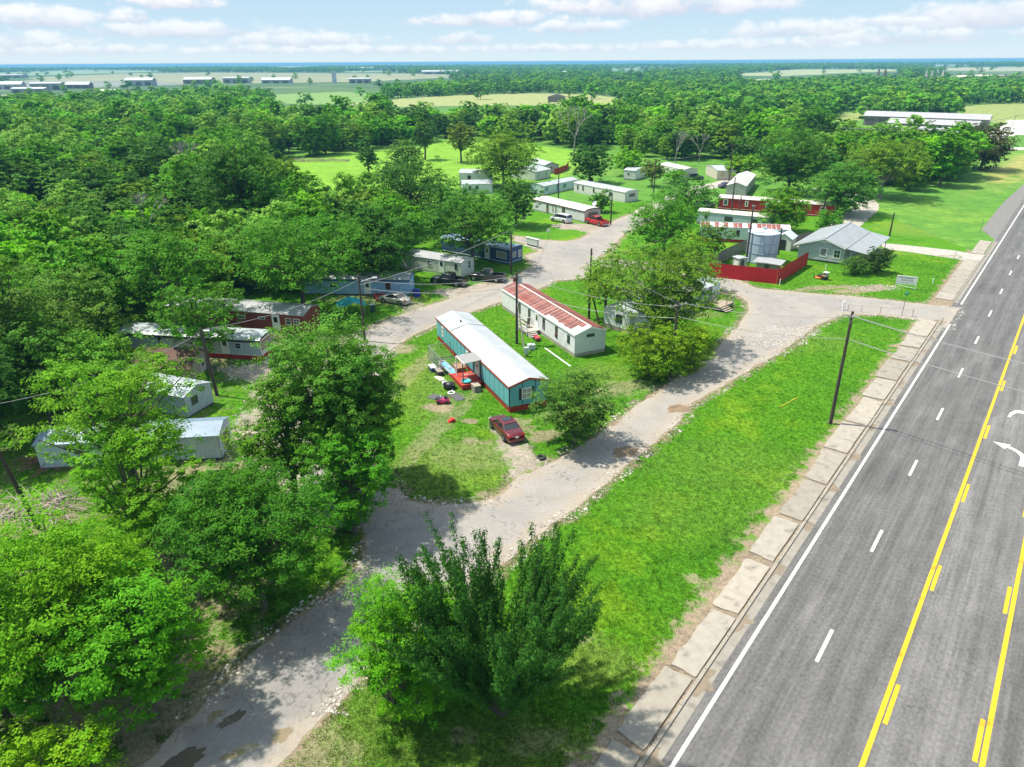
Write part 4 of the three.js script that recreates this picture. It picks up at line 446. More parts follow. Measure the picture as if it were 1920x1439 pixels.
// water tank, its compound and the fences
{
  const t = thing('water_tank', 'blue grey steel water tank inside the red fence', 'water tank', 41.33, -115.63); const tm = M(0.40, 0.50, 0.60, { map: 'metal', rough: 0.5 }), r = 2.45, h = 4.9;
  part('shell', lathe([[0.01, 0], [r, 0], [r, 0.1], [r, h]], 40), tm, t); part('tank_roof', lathe([[0.01, h + 0.45], [0.5, h + 0.42], [r + 0.08, h + 0.03], [r + 0.08, h - 0.08]], 40), M(0.52, 0.63, 0.73, { map: 'metal', rough: 0.4 }), t); part('hatch', cyl(0.35, 0.32, 0.3, 0, h + 0.4, 0, 14), tm, t); part('overflow_pipe', bx(0.5, 0.16, 0.16, r - 0.2, h + 0.12, 0.6), darkGrey, t);
  for (const y of [1.7, 3.3]) part('hoop', new THREE.TorusGeometry(r + 0.015, 0.045, 6, 44).rotateX(Math.PI / 2).translate(0, y, 0), M(0.22, 0.29, 0.38), t);
  for (let k = 0; k < 10; k++) { const a = k / 10 * 6.283 + 0.2; part('seam', bx(0.05, h - 0.1, 0.04, Math.cos(a) * (r + 0.01), h / 2, Math.sin(a) * (r + 0.01), -a), M(0.30, 0.38, 0.47), t); }
  part('guy_rod', rod([-0.9, 4.7, 2.33], [-0.1, 0.4, 2.5], 0.02), darkGrey, t); part('guy_rod', rod([0.9, 4.7, 2.33], [0.05, 0.4, 2.5], 0.02), darkGrey, t);
  const fence = (pts, h, m, postM, label, step, cap) => { const f = thing('board_fence', label, 'fence', pts[0], pts[1]); for (let i = 0; i + 3 < pts.length; i += 2) { const dx = pts[i + 2] - pts[i], dz = pts[i + 3] - pts[i + 1], L = Math.hypot(dx, dz), a = -Math.atan2(dz, dx), n = Math.max(1, Math.round(L / 2.4)); for (let k = 0; k < n; k++) { const p = part('board_bay', ribbed(L / n - 0.03, h + 0.02 * (k % 3), step, 0.02), m, f); p.rotation.y = a; p.position.set(pts[i] - pts[0] + dx * k / n, 0, pts[i + 1] - pts[1] + dz * k / n); const q = part('post', bx(0.09, h - 0.04, 0.09, 0, h / 2, -0.07), postM, f); q.rotation.y = a; q.position.copy(p.position); } if (cap) { const r2 = part('rail', bx(L, 0.05, 0.12, L / 2, h + 0.05, 0), postM, f); r2.rotation.y = a; r2.position.set(pts[i] - pts[0], 0, pts[i + 1] - pts[1]); } } return f; };
  const fr = M(0.50, 0.012, 0.018, SM);
  fence([30.37, -106.58, 39.45, -102.35, 48.06, -113.1], 2.2, fr, fr, 'tall red board fence round the water tank', 0.16, 0);
  fence([30.36, -106.88, 34.65, -115.11, 40.56, -122.19, 44.09, -126.02], 2.0, oldTimber, oldTimber, 'weathered grey picket fence behind the small shrub', 0.16, 0);
  fence([49.58, -125.87, 53.88, -128.64, 56.1, -129.84], 1.8, oldTimber, oldTimber, 'dark timber fence between the white shed and the house', 0.16, 0);
  fence([12.92, -215.52, 17, -224.31, 18.38, -233.94], 1.7, redPaint, redPaint, 'low red board fence at the meadow side', 0.16, 0);
  const box = (name, label, x, z, w, d, h, wm, rm, ov, turn = 0.35) => { const o = thing(name, label, 'shed', x, z, turn); part('walls', bx(w, h, d, 0, h / 2, 0), wm, o); part('roof', prism([[-w / 2 - ov, h], [w / 2 + ov, h], [w / 2 + ov, h + 0.07], [0, h + 0.18], [-w / 2 - ov, h + 0.07]], d + 2 * ov).translate(0, 0.003, -d / 2 - ov), rm, o); part('door', bx(0.7, Math.min(1.9, h - 0.15), 0.05, 0, Math.min(1.9, h - 0.15) / 2, d / 2 + 0.03), darkGrey, o); return o; };
  box('pump_shed', 'small white pump shed beside the water tank', 36.28, -110.77, 1.5, 1.5, 1.9, offWhite, whiteRoof, 0.15);
  box('pump_house', 'low pump house with wide grey roof in the red fence corner', 40.62, -109.72, 3.2, 2.4, 1.5, M(0.3, 0.31, 0.33), greyRoof, 0.6, -0.55);
  const ws = thing('garden_shed', 'white gabled garden shed right of the water tank', 'shed', 48.46, -124.31, -0.6); part('walls', prism([[-1.3, 0], [1.3, 0], [1.3, 2.1], [0, 2.9], [-1.3, 2.1]], 3.4).translate(0, 0, -1.7), offWhite, ws); for (const s of [-1, 1]) part('roof_slope', prism([[0, 2.97], [s * 1.5, 2.04], [s * 1.5, 1.97], [0, 2.9]], 3.7).translate(0, 0.02, -1.85), M(0.56, 0.63, 0.68, { map: 'metal' }), ws); part('door', bx(0.9, 1.85, 0.05, 0, 0.93, 1.73), black, ws);
}
// ---------------------------------------------------------------- vehicles
function loft(rings, close = true) { // rings of equal length, each [[x,y,z]...]
  const n = rings[0].length, pos = rings.flat(2), idx = [];
  for (let i = 0; i + 1 < rings.length; i++) for (let j = 0; j + 1 < n; j++) { const a = i * n + j, b = a + 1, c = a + n, d = c + 1; idx.push(a, c, b, b, c, d); }
  if (close) for (const r of [0, rings.length - 1]) { const k = pos.length / 3, ring = rings[r]; pos.push(ring.reduce((s, p) => s + p[0], 0) / n, ring.reduce((s, p) => s + p[1], 0) / n, 0); for (let j = 0; j + 1 < n; j++) idx.push(k, r ? r * n + j : r * n + j + 1, r ? r * n + j + 1 : r * n + j); }
  const g = new THREE.BufferGeometry(); g.setAttribute('position', new THREE.Float32BufferAttribute(pos, 3)); g.setAttribute('uv', new THREE.Float32BufferAttribute(new Float32Array(pos.length / 3 * 2), 2)); g.setIndex(idx); g.computeVertexNormals(); return g;
}
const paint = (r, g, b) => M(r, g, b, { rough: 0.35, metal: 0.25, extra: { clearcoat: 1, clearcoatRoughness: 0.06 } });
const tyreG = lathe([[0.19, -0.1], [0.30, -0.11], [0.335, -0.07], [0.335, 0.07], [0.30, 0.11], [0.19, 0.1]], 20).rotateX(Math.PI / 2), rimG = lathe([[0.01, 0.05], [0.07, 0.06], [0.17, 0.085], [0.21, 0.1], [0.21, -0.08], [0.01, -0.08]], 16).rotateX(Math.PI / 2);
// side view of each kind: body stations [x, top, half width], cabin [x base rear, x roof rear, x roof front, x base front, base y, roof y]
const KINDS = {
  sedan: { L: 4.6, w: 0.88, st: [[-2.3, 0.70, 0.68], [-2.22, 0.88, 0.78], [-1.9, 0.97, 0.85], [-1.3, 0.99, 0.88], [0, 0.96, 0.89], [0.9, 0.93, 0.885], [1.5, 0.87, 0.86], [2.0, 0.79, 0.8], [2.22, 0.68, 0.72], [2.3, 0.56, 0.62]], cab: [-1.55, -0.75, 0.22, 1.12, 0.95, 1.42], ax: [-1.38, 1.38], wr: 0.335 },
  minivan: { L: 5.0, w: 0.97, st: [[-2.5, 0.85, 0.86], [-2.44, 1.05, 0.92], [-2.0, 1.1, 0.96], [0, 1.08, 0.98], [1.2, 1.04, 0.96], [1.9, 0.95, 0.9], [2.35, 0.8, 0.8], [2.5, 0.62, 0.68]], cab: [-2.4, -2.15, 0.55, 1.6, 1.07, 1.74], ax: [-1.5, 1.5], wr: 0.35 },
  suv: { L: 4.7, w: 0.94, st: [[-2.35, 0.85, 0.84], [-2.3, 1.05, 0.9], [-1.8, 1.1, 0.94], [0, 1.08, 0.95], [1.0, 1.06, 0.94], [1.7, 1.02, 0.9], [2.2, 0.92, 0.84], [2.35, 0.7, 0.74]], cab: [-2.2, -1.85, 0.25, 1.0, 1.07, 1.74], ax: [-1.4, 1.45], wr: 0.38 },
  pickup: { L: 5.7, w: 0.98, st: [[-2.85, 0.62, 0.9], [-2.8, 0.66, 0.95], [-0.95, 0.68, 0.97], [-0.9, 1.12, 0.97], [0, 1.12, 0.98], [1.2, 1.1, 0.97], [2.0, 1.06, 0.93], [2.6, 0.98, 0.88], [2.82, 0.8, 0.8], [2.85, 0.6, 0.76]], cab: [-0.86, -0.7, 0.55, 1.15, 1.1, 1.78], ax: [-1.85, 1.8], wr: 0.40, bed: 1 },
};
function vehicle(kind, name, label, cat, x, z, turn, col, o = {}) {
  const K = KINDS[kind], t = thing(name, label, cat, x, z, turn), [cr, rr, rf, cf, by, ry] = K.cab, w = K.w, yb = 0.24;
  const ring = ([sx, top, hw_]) => { const P = []; for (const [a, b] of [[-0.9, 0], [-1, 0.25], [-1.0, 0.6], [-0.97, 0.86], [-0.86, 0.98], [-0.5, 1.03], [0, 1.045], [0.5, 1.03], [0.86, 0.98], [0.97, 0.86], [1.0, 0.6], [1, 0.25], [0.9, 0], [0, -0.02], [-0.9, 0]]) P.push([sx, yb + (top - yb) * b, hw_ * a]); return P; };
  const body = part('body', loft(K.st.map(ring)), col, t);
  const cw = w * 0.9, rw = w * 0.72; // cabin: glass all round, painted roof and pillars
  const c8 = (yy, a, b, hw_) => [[a, yy, -hw_], [b, yy, -hw_], [b, yy, hw_], [a, yy, hw_]];
  const lo = c8(by - 0.06, cr, cf, cw), hi = c8(ry - 0.03, rr, rf, rw);
  const quadG = (P) => { const g = new THREE.BufferGeometry(); g.setAttribute('position', new THREE.Float32BufferAttribute(P.flat(), 3)); g.setAttribute('uv', new THREE.Float32BufferAttribute([0, 0, 1, 0, 1, 1, 0, 1], 2)); g.setIndex([0, 1, 2, 0, 2, 3]); g.computeVertexNormals(); return g; };
  part('windshield', quadG([lo[1], lo[2], hi[2], hi[1]]), glass, t); part('rear_window', quadG([lo[3], lo[0], hi[0], hi[3]]), glass, t); part('side_windows', quadG([lo[0], lo[1], hi[1], hi[0]]), glass, t); part('side_windows', quadG([lo[2], lo[3], hi[3], hi[2]]), glass, t);
  const roofR = [[rr - 0.1, ry - 0.05, rw + 0.02], [rr + 0.05, ry + 0.01, rw], [(rr + rf) / 2, ry + 0.035, rw], [rf - 0.05, ry + 0.01, rw], [rf + 0.1, ry - 0.05, rw + 0.02]].map(([sx, y, h]) => [[sx, y - 0.06, -h - 0.03], [sx, y - 0.02, -h], [sx, y, -h * 0.6], [sx, y + 0.012, 0], [sx, y, h * 0.6], [sx, y - 0.02, h], [sx, y - 0.06, h + 0.03]]);
  const roof = part('roof', loft(roofR, false), col, t); if (o.sunroof) part('sunroof', bx(0.55, 0.012, 0.8, (rr + rf) / 2 + 0.12, ry + 0.055, 0), glass, roof);
  for (const k of [0, 1, 2, 3]) part('pillar', rod(lo[k], hi[k], 0.055, 0.045, 5), col, t);
  for (const s of [-1, 1]) { const xm = (cr + cf) / 2 - 0.1, xt = (rr + rf) / 2 - 0.1; part('pillar', rod([xm, by - 0.06, s * (cw + 0.005)], [xt, ry - 0.03, s * (rw + 0.005)], 0.04, 0.04, 5), K.bed ? col : black, t); part('door_seam', bx(0.012, 0.6, 0.012, xm, by - 0.42, s * (w + 0.004)), black, body); part('door_handle', bx(0.16, 0.035, 0.03, xm - 0.2, by - 0.2, s * (w * 0.985)), o.trim || col, body); part('mirror', bx(0.1, 0.13, 0.16, cf - 0.22, by + 0.06, s * (cw + 0.14)), col, t); }
  for (const ax of K.ax) for (const s of [-1, 1]) { part('wheel_arch', new THREE.CylinderGeometry(K.wr + 0.07, K.wr + 0.07, 0.1, 20).rotateX(Math.PI / 2).translate(ax, K.wr + 0.03, s * (w - 0.045)), black, body); const wl = new THREE.Group(); wl.name = 'wheel'; wl.position.set(ax, K.wr, s * (w - 0.055)); wl.rotation.y = s > 0 ? 0 : Math.PI; wl.scale.setScalar(K.wr / 0.335); t.add(wl); part('tyre', tyreG, M(0.022, 0.022, 0.023, { rough: 0.9 }), wl); part('rim', rimG, o.rim || M(0.5, 0.5, 0.52, { rough: 0.3, metal: 0.8 }), wl); }
  const e0 = K.st[0][0], e1 = K.st[K.st.length - 1][0], lamp = M(0.75, 0.77, 0.78, { rough: 0.12 }), tail = M(0.45, 0.012, 0.012, { rough: 0.2 });
  for (const s of [-1, 1]) { part('headlight', bx(0.16, 0.15, 0.34, e1 - 0.12, K.st[K.st.length - 2][1] - 0.09, s * w * 0.66, s * -0.3), lamp, t); part('taillight', bx(0.12, K.bed ? 0.4 : 0.16, K.bed ? 0.14 : 0.32, e0 + 0.08, K.bed ? 0.92 : 0.80, s * w * (K.bed ? 0.9 : 0.72)), tail, t); }
  part('bumper', bx(0.16, 0.2, w * 1.75, e0 + 0.0, 0.45, 0), K.bed ? (o.chrome || steel) : col, t); part('bumper', bx(0.16, 0.2, w * 1.62, e1 - 0.06, 0.42, 0), o.chrome || col, t); part('grille', bx(0.06, 0.16, w * 0.9, e1 - 0.02, 0.6, 0), black, t);
  const pl = part('number_plate', bx(0.02, 0.15, 0.31, e0 - 0.085, K.bed ? 0.5 : 0.68, 0), M(0.7, 0.71, 0.72), t); pl.position.x += K.bed ? 0 : 0.06;
  if (K.bed) { const bm = M(0.035, 0.035, 0.037, { rough: 0.8 }); part('bed_floor', bx(1.86, 0.04, 1.62, -1.88, 0.74, 0), bm, t); for (const s of [-1, 1]) part('bed_side', prism([[-2.85, 0.6], [-0.9, 0.6], [-0.9, 1.13], [-2.85, 1.13]], 0.13, 0.012).translate(0, 0, s * 0.9 - 0.065), col, t); part('tailgate', bx(0.09, 0.52, 1.66, -2.8, 0.88, 0), col, t); part('bulkhead', bx(0.06, 0.45, 1.66, -0.94, 0.92, 0), col, t); }
  return t;
}
const dir = (ax, az, bx_, bz) => -Math.atan2(bz - az, bx_ - ax);
vehicle('sedan', 'parked_car', 'dark red sedan parked on the worn drive by the small tree', 'car', -0.55, -56.36, dir(-0.03, -55.16, -1.25, -57.81), paint(0.13, 0.006, 0.013), { sunroof: 1 });
vehicle('sedan', 'parked_car', 'beige silver sedan parked by the red steps', 'car', -16.13, -94.49, dir(-14.59, -93.51, -17.66, -95.25), paint(0.46, 0.43, 0.39));
vehicle('pickup', 'pickup_truck', 'black pickup parked nearer the light blue mobile home', 'pickup', -9.36, -103.42, dir(-7.04, -102.26, -11.71, -104.61), paint(0.012, 0.012, 0.014));
vehicle('pickup', 'pickup_truck', 'black crew-cab pickup at the lane edge', 'pickup', -3.72, -105.29, dir(-1.52, -104.67, -5.97, -106.22), paint(0.014, 0.013, 0.016));
vehicle('minivan', 'minivan', 'white minivan beside the brown trimmed mobile home', 'minivan', 10.41, -148.45, dir(12.28, -146.79, 8.53, -150.7), paint(0.72, 0.73, 0.75));
vehicle('pickup', 'pickup_truck', 'bright red pickup next to the white minivan', 'pickup', 17.41, -145.58, dir(19.26, -142.96, 15.49, -148.29), paint(0.50, 0.008, 0.012));
vehicle('suv', 'sport_utility_car', 'black sport utility car at the far white homes', 'car', 51.54, -204.6, 0.2, paint(0.014, 0.014, 0.018));
vehicle('sedan', 'parked_car', 'dark blue car by the end of the gravel spur', 'car', 56.45, -190.56, 0.5, paint(0.02, 0.03, 0.07));
vehicle('sedan', 'parked_car', 'dark green car under the lawn tree near the carport', 'car', 45.81, -198.14, 0.3, paint(0.03, 0.08, 0.08));
vehicle('suv', 'parked_car', 'grey car half hidden beside the long red home', 'car', 43.9, -162.69, 0.4, paint(0.2, 0.22, 0.25));

// ---------------------------------------------------------------- poles and wires
const poles = {};
function utilityPole(key, label, x, z, h, o = {}) {
  const t = thing('utility_pole', label, 'pole', x, z, o.turn || 0); const lx = o.lean ? o.lean[0] : 0, lz = o.lean ? o.lean[1] : 0; const at = (y) => [lx * y / h, y, lz * y / h];
  part('post', rod(at(0), at(h), 0.17, 0.11, 10), o.m || poleWood, t);
  if (o.arm) { part('crossarm', bx(o.arm, 0.12, 0.1, lx, h - 0.45, 0.1 + lz), oldTimber, t); for (const k of [-1, -0.4, 0.4, 1]) part('insulator', cyl(0.05, 0.04, 0.16, lx + k * o.arm * 0.46, h - 0.39, 0.1 + lz, 8), M(0.6, 0.6, 0.58, { rough: 0.3 }), t); part('brace', rod([lx - o.arm * 0.3, h - 0.5, 0.1 + lz], [lx, h - 1.1, 0.1 + lz], 0.02), steel, t); part('brace', rod([lx + o.arm * 0.3, h - 0.5, 0.1 + lz], [lx, h - 1.1, 0.1 + lz], 0.02), steel, t); }
  if (o.drum) part('transformer', lathe([[0.01, 0], [0.24, 0.02], [0.26, 0.06], [0.26, 0.7], [0.2, 0.78], [0.01, 0.8]], 14).translate(0.36, h - o.drum, 0), M(0.42, 0.44, 0.46, { rough: 0.5 }), t);
  if (o.lamp) { part('lamp_arm', rod([0, h - 0.7, 0], [o.lamp, h - 0.3, 0], 0.035), steel, t); part('lamp_head', bx(0.55, 0.14, 0.24, o.lamp + 0.2, h - 0.3, 0), M(0.6, 0.6, 0.6), t); }
  if (o.tagw) part('warning_plate', bx(0.3, 0.5, 0.02, 0, 2.0, 0.18), M(0.75, 0.75, 0.74), t);
  if (o.cutout) part('cutout_box', bx(0.25, 0.45, 0.25, -0.3, h - 0.75, 0.1), M(0.22, 0.05, 0.04), t);
  poles[key] = (y, u = 0) => [x + (lx * y / h) + Math.cos(o.turn || 0) * u, y, z + (lz * y / h) - Math.sin(o.turn || 0) * u];
  return t;
}
utilityPole('verge', 'tall dark utility pole on the grass verge by the sidewalk', 29.14, -57.71, 10.8, { arm: 0.7, turn: -0.9 });
utilityPole('mid', 'utility pole with transformer between the teal and white homes', 0.6, -78.46, 8.6, { arm: 1.6, turn: 0.3, drum: 1.3, cutout: 1 });
utilityPole('bush', 'utility pole with small plate in front of the round bushes', 16.74, -68.4, 8.4, { arm: 2.2, turn: 0.5, tagw: 1 });
utilityPole('blue', 'slim utility pole with lamp near the silver sedan', -17.59, -79.66, 8.0, { lamp: 1.6, turn: 0.2 });
utilityPole('yard', 'leaning dark pole on the grass by the gravel yard', -29.63, -64.62, 7.2, { lean: [-0.4, 0], lamp: -0.01 });
utilityPole('wood', 'dark leaning pole by the brush pile in the near wood', -34.09, -42.31, 10.2, { lean: [-1.4, 0.2] });
utilityPole('navy', 'utility pole beside the dark blue home', 0.02, -109.1, 7.2, { arm: 0.8 });
utilityPole('tree', 'pole standing against the sparse crossing tree', 9.99, -87.26, 9.2, { lamp: 1.4, turn: -0.1 });
utilityPole('lawn', 'thin dark pole beside the red pickup', 20.27, -144.98, 6.4);
utilityPole('lawnb', 'thin pole at the front of the aqua shuttered home', 11.53, -175.5, 6.0);
utilityPole('lawnc', 'thin pole on the back lawn near the white cabin', 34.81, -176.89, 9.0);
utilityPole('back', 'thin pole behind the tan boarded porch', 60.17, -201.33, 10);
utilityPole('reda', 'pole rising in front of the long red home', 45.1, -146.85, 9.0);
utilityPole('redb', 'shorter pole with box in front of the long red home', 46.42, -145.75, 5.4, { cutout: 1 });
utilityPole('tank', 'pole with crossarm left of the water tank', 38.65, -114.67, 9.6, { arm: 0.5 });
utilityPole('tankb', 'thin pole between the tank and the garden shed', 45.69, -119.81, 4.6);
utilityPole('lampa', 'pole with lamp at the bend of the east lane', 69.92, -155.65, 8.5, { lamp: 1.0 });
utilityPole('lampb', 'leaning dark pole at the east end of the red home', 65.14, -150.05, 6.5, { lean: [0.5, 0] });
utilityPole('stub', 'bare dark post on the lawn behind the house', 71.36, -133.36, 4.4);
utilityPole('fara', 'grey pole by the pale lot of the long barns', 203.72, -306.86, 9.5, { m: oldTimber, lean: [1.5, 0] });
const wireM = M(0.30, 0.30, 0.31, { rough: 0.5 });
function wire(a, b, sag, label, r = 0.022) { const P = []; for (let i = 0; i <= 14; i++) { const t = i / 14; P.push(new THREE.Vector3(mix(a[0], b[0], t), mix(a[1], b[1], t) - 4 * sag * t * (1 - t), mix(a[2], b[2], t))); } tag(part('overhead_wire', new THREE.TubeGeometry(new THREE.CatmullRomCurve3(P), 24, r, 4), wireM, scene), label, 'wire', 'overhead wires between the poles'); }
const off = (x, z, y) => [x, y, z];
wire(poles.verge(10.4, 0.3), off(48, -38, 10.2), 0.5, 'upper wire from the verge pole out over the sidewalk'); wire(poles.verge(10.4, -0.3), off(47.4, -39, 10.2), 0.6, 'second wire from the verge pole out over the sidewalk'); wire(poles.verge(8.3), off(46.5, -39.6, 8), 0.5, 'thick lower cable from the verge pole', 0.035);
wire(poles.verge(8.3), poles.bush(6.8), 0.5, 'cable between the verge pole and the bush pole'); wire(poles.verge(10.3), poles.bush(8.0, 0.9), 0.5, 'high wire between the verge pole and the bush pole'); wire(poles.bush(8.0, -0.9), poles.mid(8.2, 0.7), 0.7, 'wire from the bush pole to the transformer pole'); wire(poles.bush(8.0, 0.4), poles.tree(8.9), 0.5, 'wire from the bush pole to the crossing-tree pole'); wire(poles.bush(6.6), poles.mid(6.6), 0.8, 'lower cable from the bush pole to the transformer pole', 0.03);
wire(poles.mid(8.2, -0.7), poles.blue(7.6), 0.7, 'wire from the transformer pole to the slim lamp pole'); wire(poles.mid(7.0), poles.blue(6.6), 0.7, 'lower cable from the transformer pole to the lamp pole', 0.03); wire(poles.blue(6.9), poles.navy(6.9), 0.6, 'cable from the lamp pole to the dark blue home', 0.035); wire(poles.navy(6.9), poles.lawnb(5.8), 0.9, 'cable from the dark blue home to the lawn poles', 0.03); wire(poles.blue(7.6), poles.yard(7.0), 0.8, 'wire from the slim lamp pole to the yard pole'); wire(poles.yard(6.8), poles.wood(9.8), 1.0, 'wire from the yard pole into the near wood');
wire(poles.lawnc(8.8), poles.back(9.6), 1.0, 'wire over the back lawn'); wire(poles.back(9.7), off(113.06, -209.09, 10), 2.0, 'long wire over the wood behind the park'); wire(poles.fara(9), off(92.11, -209.99, 13), 2, 'long pale wire in front of the long barns', 0.08); wire(poles.fara(9.2), off(258.04, -331.75, 14), 1, 'pale wire leaving over the highway', 0.08);
const guy = thing('prop_post', 'grey timber prop leaning against the transformer pole', 'prop', 1.53, -74.6); part('post', rod([0, 0, 0], [poles.mid(5)[0] + 0.1 - guy.position.x, 5.0, poles.mid(5)[2] + 0.15 - guy.position.z], 0.1, 0.08, 8), oldTimber, guy); part('meter_box', bx(0.5, 0.7, 0.3, 0.1, 0.75, 0.12), M(0.55, 0.57, 0.58), guy);
const prop = thing('prop_post', 'dark timber prop leaning against the crossing-tree pole', 'prop', 11.09, -85.39); part('post', rod([0, 0, 0], [poles.tree(4.6)[0] - prop.position.x, 4.6, poles.tree(4.6)[2] + 0.2 - prop.position.z], 0.13, 0.09, 8), poleWood, prop);

// ---------------------------------------------------------------- porch, pen and yard things
function onHome(h, x, out, y = 0) { // a place in front of a home's front wall, in world axes
  const v = new THREE.Vector3(x, y, -h.s * out).applyAxisAngle(new THREE.Vector3(0, 1, 0), h.t.rotation.y); return [v.x + h.t.position.x, v.z + h.t.position.z];
}
{
  const red = M(0.50, 0.055, 0.03, { map: 'wood', rough: 0.8 }), turn = tealHome.t.rotation.y;
  const [px, pz] = onHome(tealHome, 8.1, 1.3), p = thing('porch', 'red painted porch with steps and small roof on the teal home', 'porch', px, pz, turn); // local x along the home, -z away from it
  part('deck_frame', bx(3.1, 0.5, 2.1, 0, 0.27, 0), M(0.40, 0.03, 0.02, SM), p); for (let i = 0; i < 9; i++) part('deck_board', bx(3.15, 0.04, 0.225, 0, 0.55, -1.0 + i * 0.245), red, p);
  for (let i = 0; i < 4; i++) part('step', bx(0.34, 0.05, 1.6, 1.75 + i * 0.34, 0.46 - i * 0.13, -0.3), red, p); for (const z of [-1.05, 0.45]) part('stringer', prism([[1.55, 0.5], [3.0, 0.03], [2.75, 0], [1.55, 0]], 0.05).translate(0, 0, z), red, p);
  for (const [x, z] of [[-1.0, -0.75], [1.0, -0.75], [-1.0, 1.15], [1.0, 1.15]]) part('post', bx(0.09, 2.2, 0.09, x, 1.65, z), x > 0 && z < 0 ? trimWhite : M(0.08, 0.08, 0.09), p);
  part('porch_roof', bx(2.3, 0.08, 1.9, 0, 2.74, 0.35, 0, 0, -0.06), M(0.36, 0.37, 0.37, { map: 'rustspot' }), p); part('fascia', bx(2.34, 0.14, 0.04, 0, 2.64, -0.62), trimWhite, p); part('fascia', bx(0.04, 0.14, 1.9, 1.17, 2.70, 0.35), trimWhite, p); part('rail', bx(0.06, 0.06, 1.9, -1.0, 1.45, 0.2), trimWhite, p); part('rail', rod([1.6, 1.35, 0.45], [2.9, 0.95, 0.45], 0.04), trimWhite, p); part('rail', rod([1.6, 1.35, -1.05], [2.9, 0.95, -1.05], 0.04), trimWhite, p); for (const z of [0.45, -1.05]) part('rail_post', bx(0.08, 1.0, 0.08, 2.5, 0.5, z), trimWhite, p);
  const at = (x, o) => onHome(tealHome, x, o);
  const wrap = (name, label, cat, x, o, build, t2 = 0) => { const q = at(x, o), g = thing(name, label, cat, q[0], q[1], turn + t2); build(g); return g; };
  wrap('paddling_pool', 'small teal plastic basin on the red porch', 'basin', 7.2, 1.7, (g) => { g.position.y = 0.57; part('bowl', lathe([[0.01, 0.03], [0.42, 0.03], [0.5, 0.16], [0.53, 0.16], [0.45, 0], [0.01, 0]], 20), M(0.06, 0.40, 0.42, { rough: 0.4 }), g); part('rope', new THREE.TorusGeometry(0.5, 0.03, 6, 20).rotateX(Math.PI / 2).translate(0, 0.17, 0), M(0.1, 0.45, 0.48), g); });
  wrap('blue_slide', 'blue and white plastic slide leaning on the porch steps', 'slide', 11.0, 2.2, (g) => { part('chute', prism([[-1.3, 0.05], [1.2, 1.0], [1.2, 1.08], [-1.3, 0.13]], 0.6, 0.01).translate(0, 0, -0.3), M(0.22, 0.55, 0.75, { rough: 0.35 }), g); for (const z of [-0.36, 0.3]) part('side_wall', prism([[-1.35, 0.03], [1.2, 1.0], [1.2, 1.25], [-1.3, 0.3]], 0.06).translate(0, 0, z), M(0.55, 0.68, 0.78), g); part('ladder', prism([[1.15, 0], [1.25, 0], [1.35, 1.2], [1.2, 1.2]], 0.5).translate(0, 0, -0.25), M(0.7, 0.3, 0.35), g); }, 0.4);
  wrap('plastic_chair', 'white plastic chair tipped over by the porch', 'chair', 8.5, 3.6, (g) => { part('seat', bx(0.5, 0.05, 0.5, 0, 0.25, 0, 0, 0.9), trimWhite, g); part('backrest', bx(0.5, 0.55, 0.05, 0.25, 0.12, 0.1, 0.4, 1.4), trimWhite, g); for (const [a, b] of [[-1, -1], [-1, 1], [1, -1], [1, 1]]) part('leg', rod([a * 0.13 - 0.05, 0.25 + a * 0.17, b * 0.22], [a * 0.13 - 0.38, 0.32 + a * 0.2 - 0.1, b * 0.24], 0.025), trimWhite, g); });
  wrap('tyre_stack', 'black tub and bags heaped at the porch foot', 'tub', 7.6, 3.4, (g) => { part('tub', lathe([[0.01, 0.05], [0.5, 0.05], [0.6, 0.5], [0.65, 0.5], [0.55, 0], [0.01, 0]], 18), black, g); part('bag', new THREE.IcosahedronGeometry(0.42, 2).scale(1, 0.7, 0.9).translate(0.05, 0.42, 0), M(0.05, 0.05, 0.06, { rough: 0.5 }), g); });
  wrap('garden_hose', 'white hose coil trailing from the porch', 'hose', 6.4, 3.6, (g) => { part('coil', new THREE.TorusGeometry(0.32, 0.07, 6, 22).rotateX(Math.PI / 2).translate(0, 0.08, 0), trimWhite, g); part('tail', rod([0.3, 0.08, 0.1], [1.3, 0.08, 0.8], 0.06), trimWhite, g); });
  wrap('crate', 'slatted wooden crate against the teal home', 'crate', 6.0, 1.1, (g) => { part('base', bx(1.0, 0.06, 0.7, 0, 0.03, 0), oldTimber, g); part('lid', bx(1.04, 0.05, 0.74, 0, 0.68, 0), M(0.42, 0.36, 0.28, { map: 'wood' }), g); for (let i = 0; i < 3; i++) for (const z of [-0.33, 0.33]) part('slat', bx(1.0, 0.15, 0.03, 0, 0.16 + i * 0.2, z), oldTimber, g); for (const x of [-0.48, 0.48]) part('side_panel', bx(0.03, 0.6, 0.62, x, 0.36, 0), oldTimber, g); });
  for (const [lab, x, o, a, w, l] of [['dark grey rubber mat beside the crate', 5.4, 3.4, 0.2, 1.0, 1.9], ['dark grey rubber mat under the pink scooter', 6.0, 5.2, 0.7, 1.1, 1.8], ['pale board on the grass by the porch steps', 10.4, 3.5, 0.2, 0.7, 1.3]]) wrap('floor_mat', lab, 'mat', x, o, (g) => part('sheet', bx(l, 0.03, w, 0, 0.035, 0), lab[0] === 'p' ? cream : darkGrey, g), a);
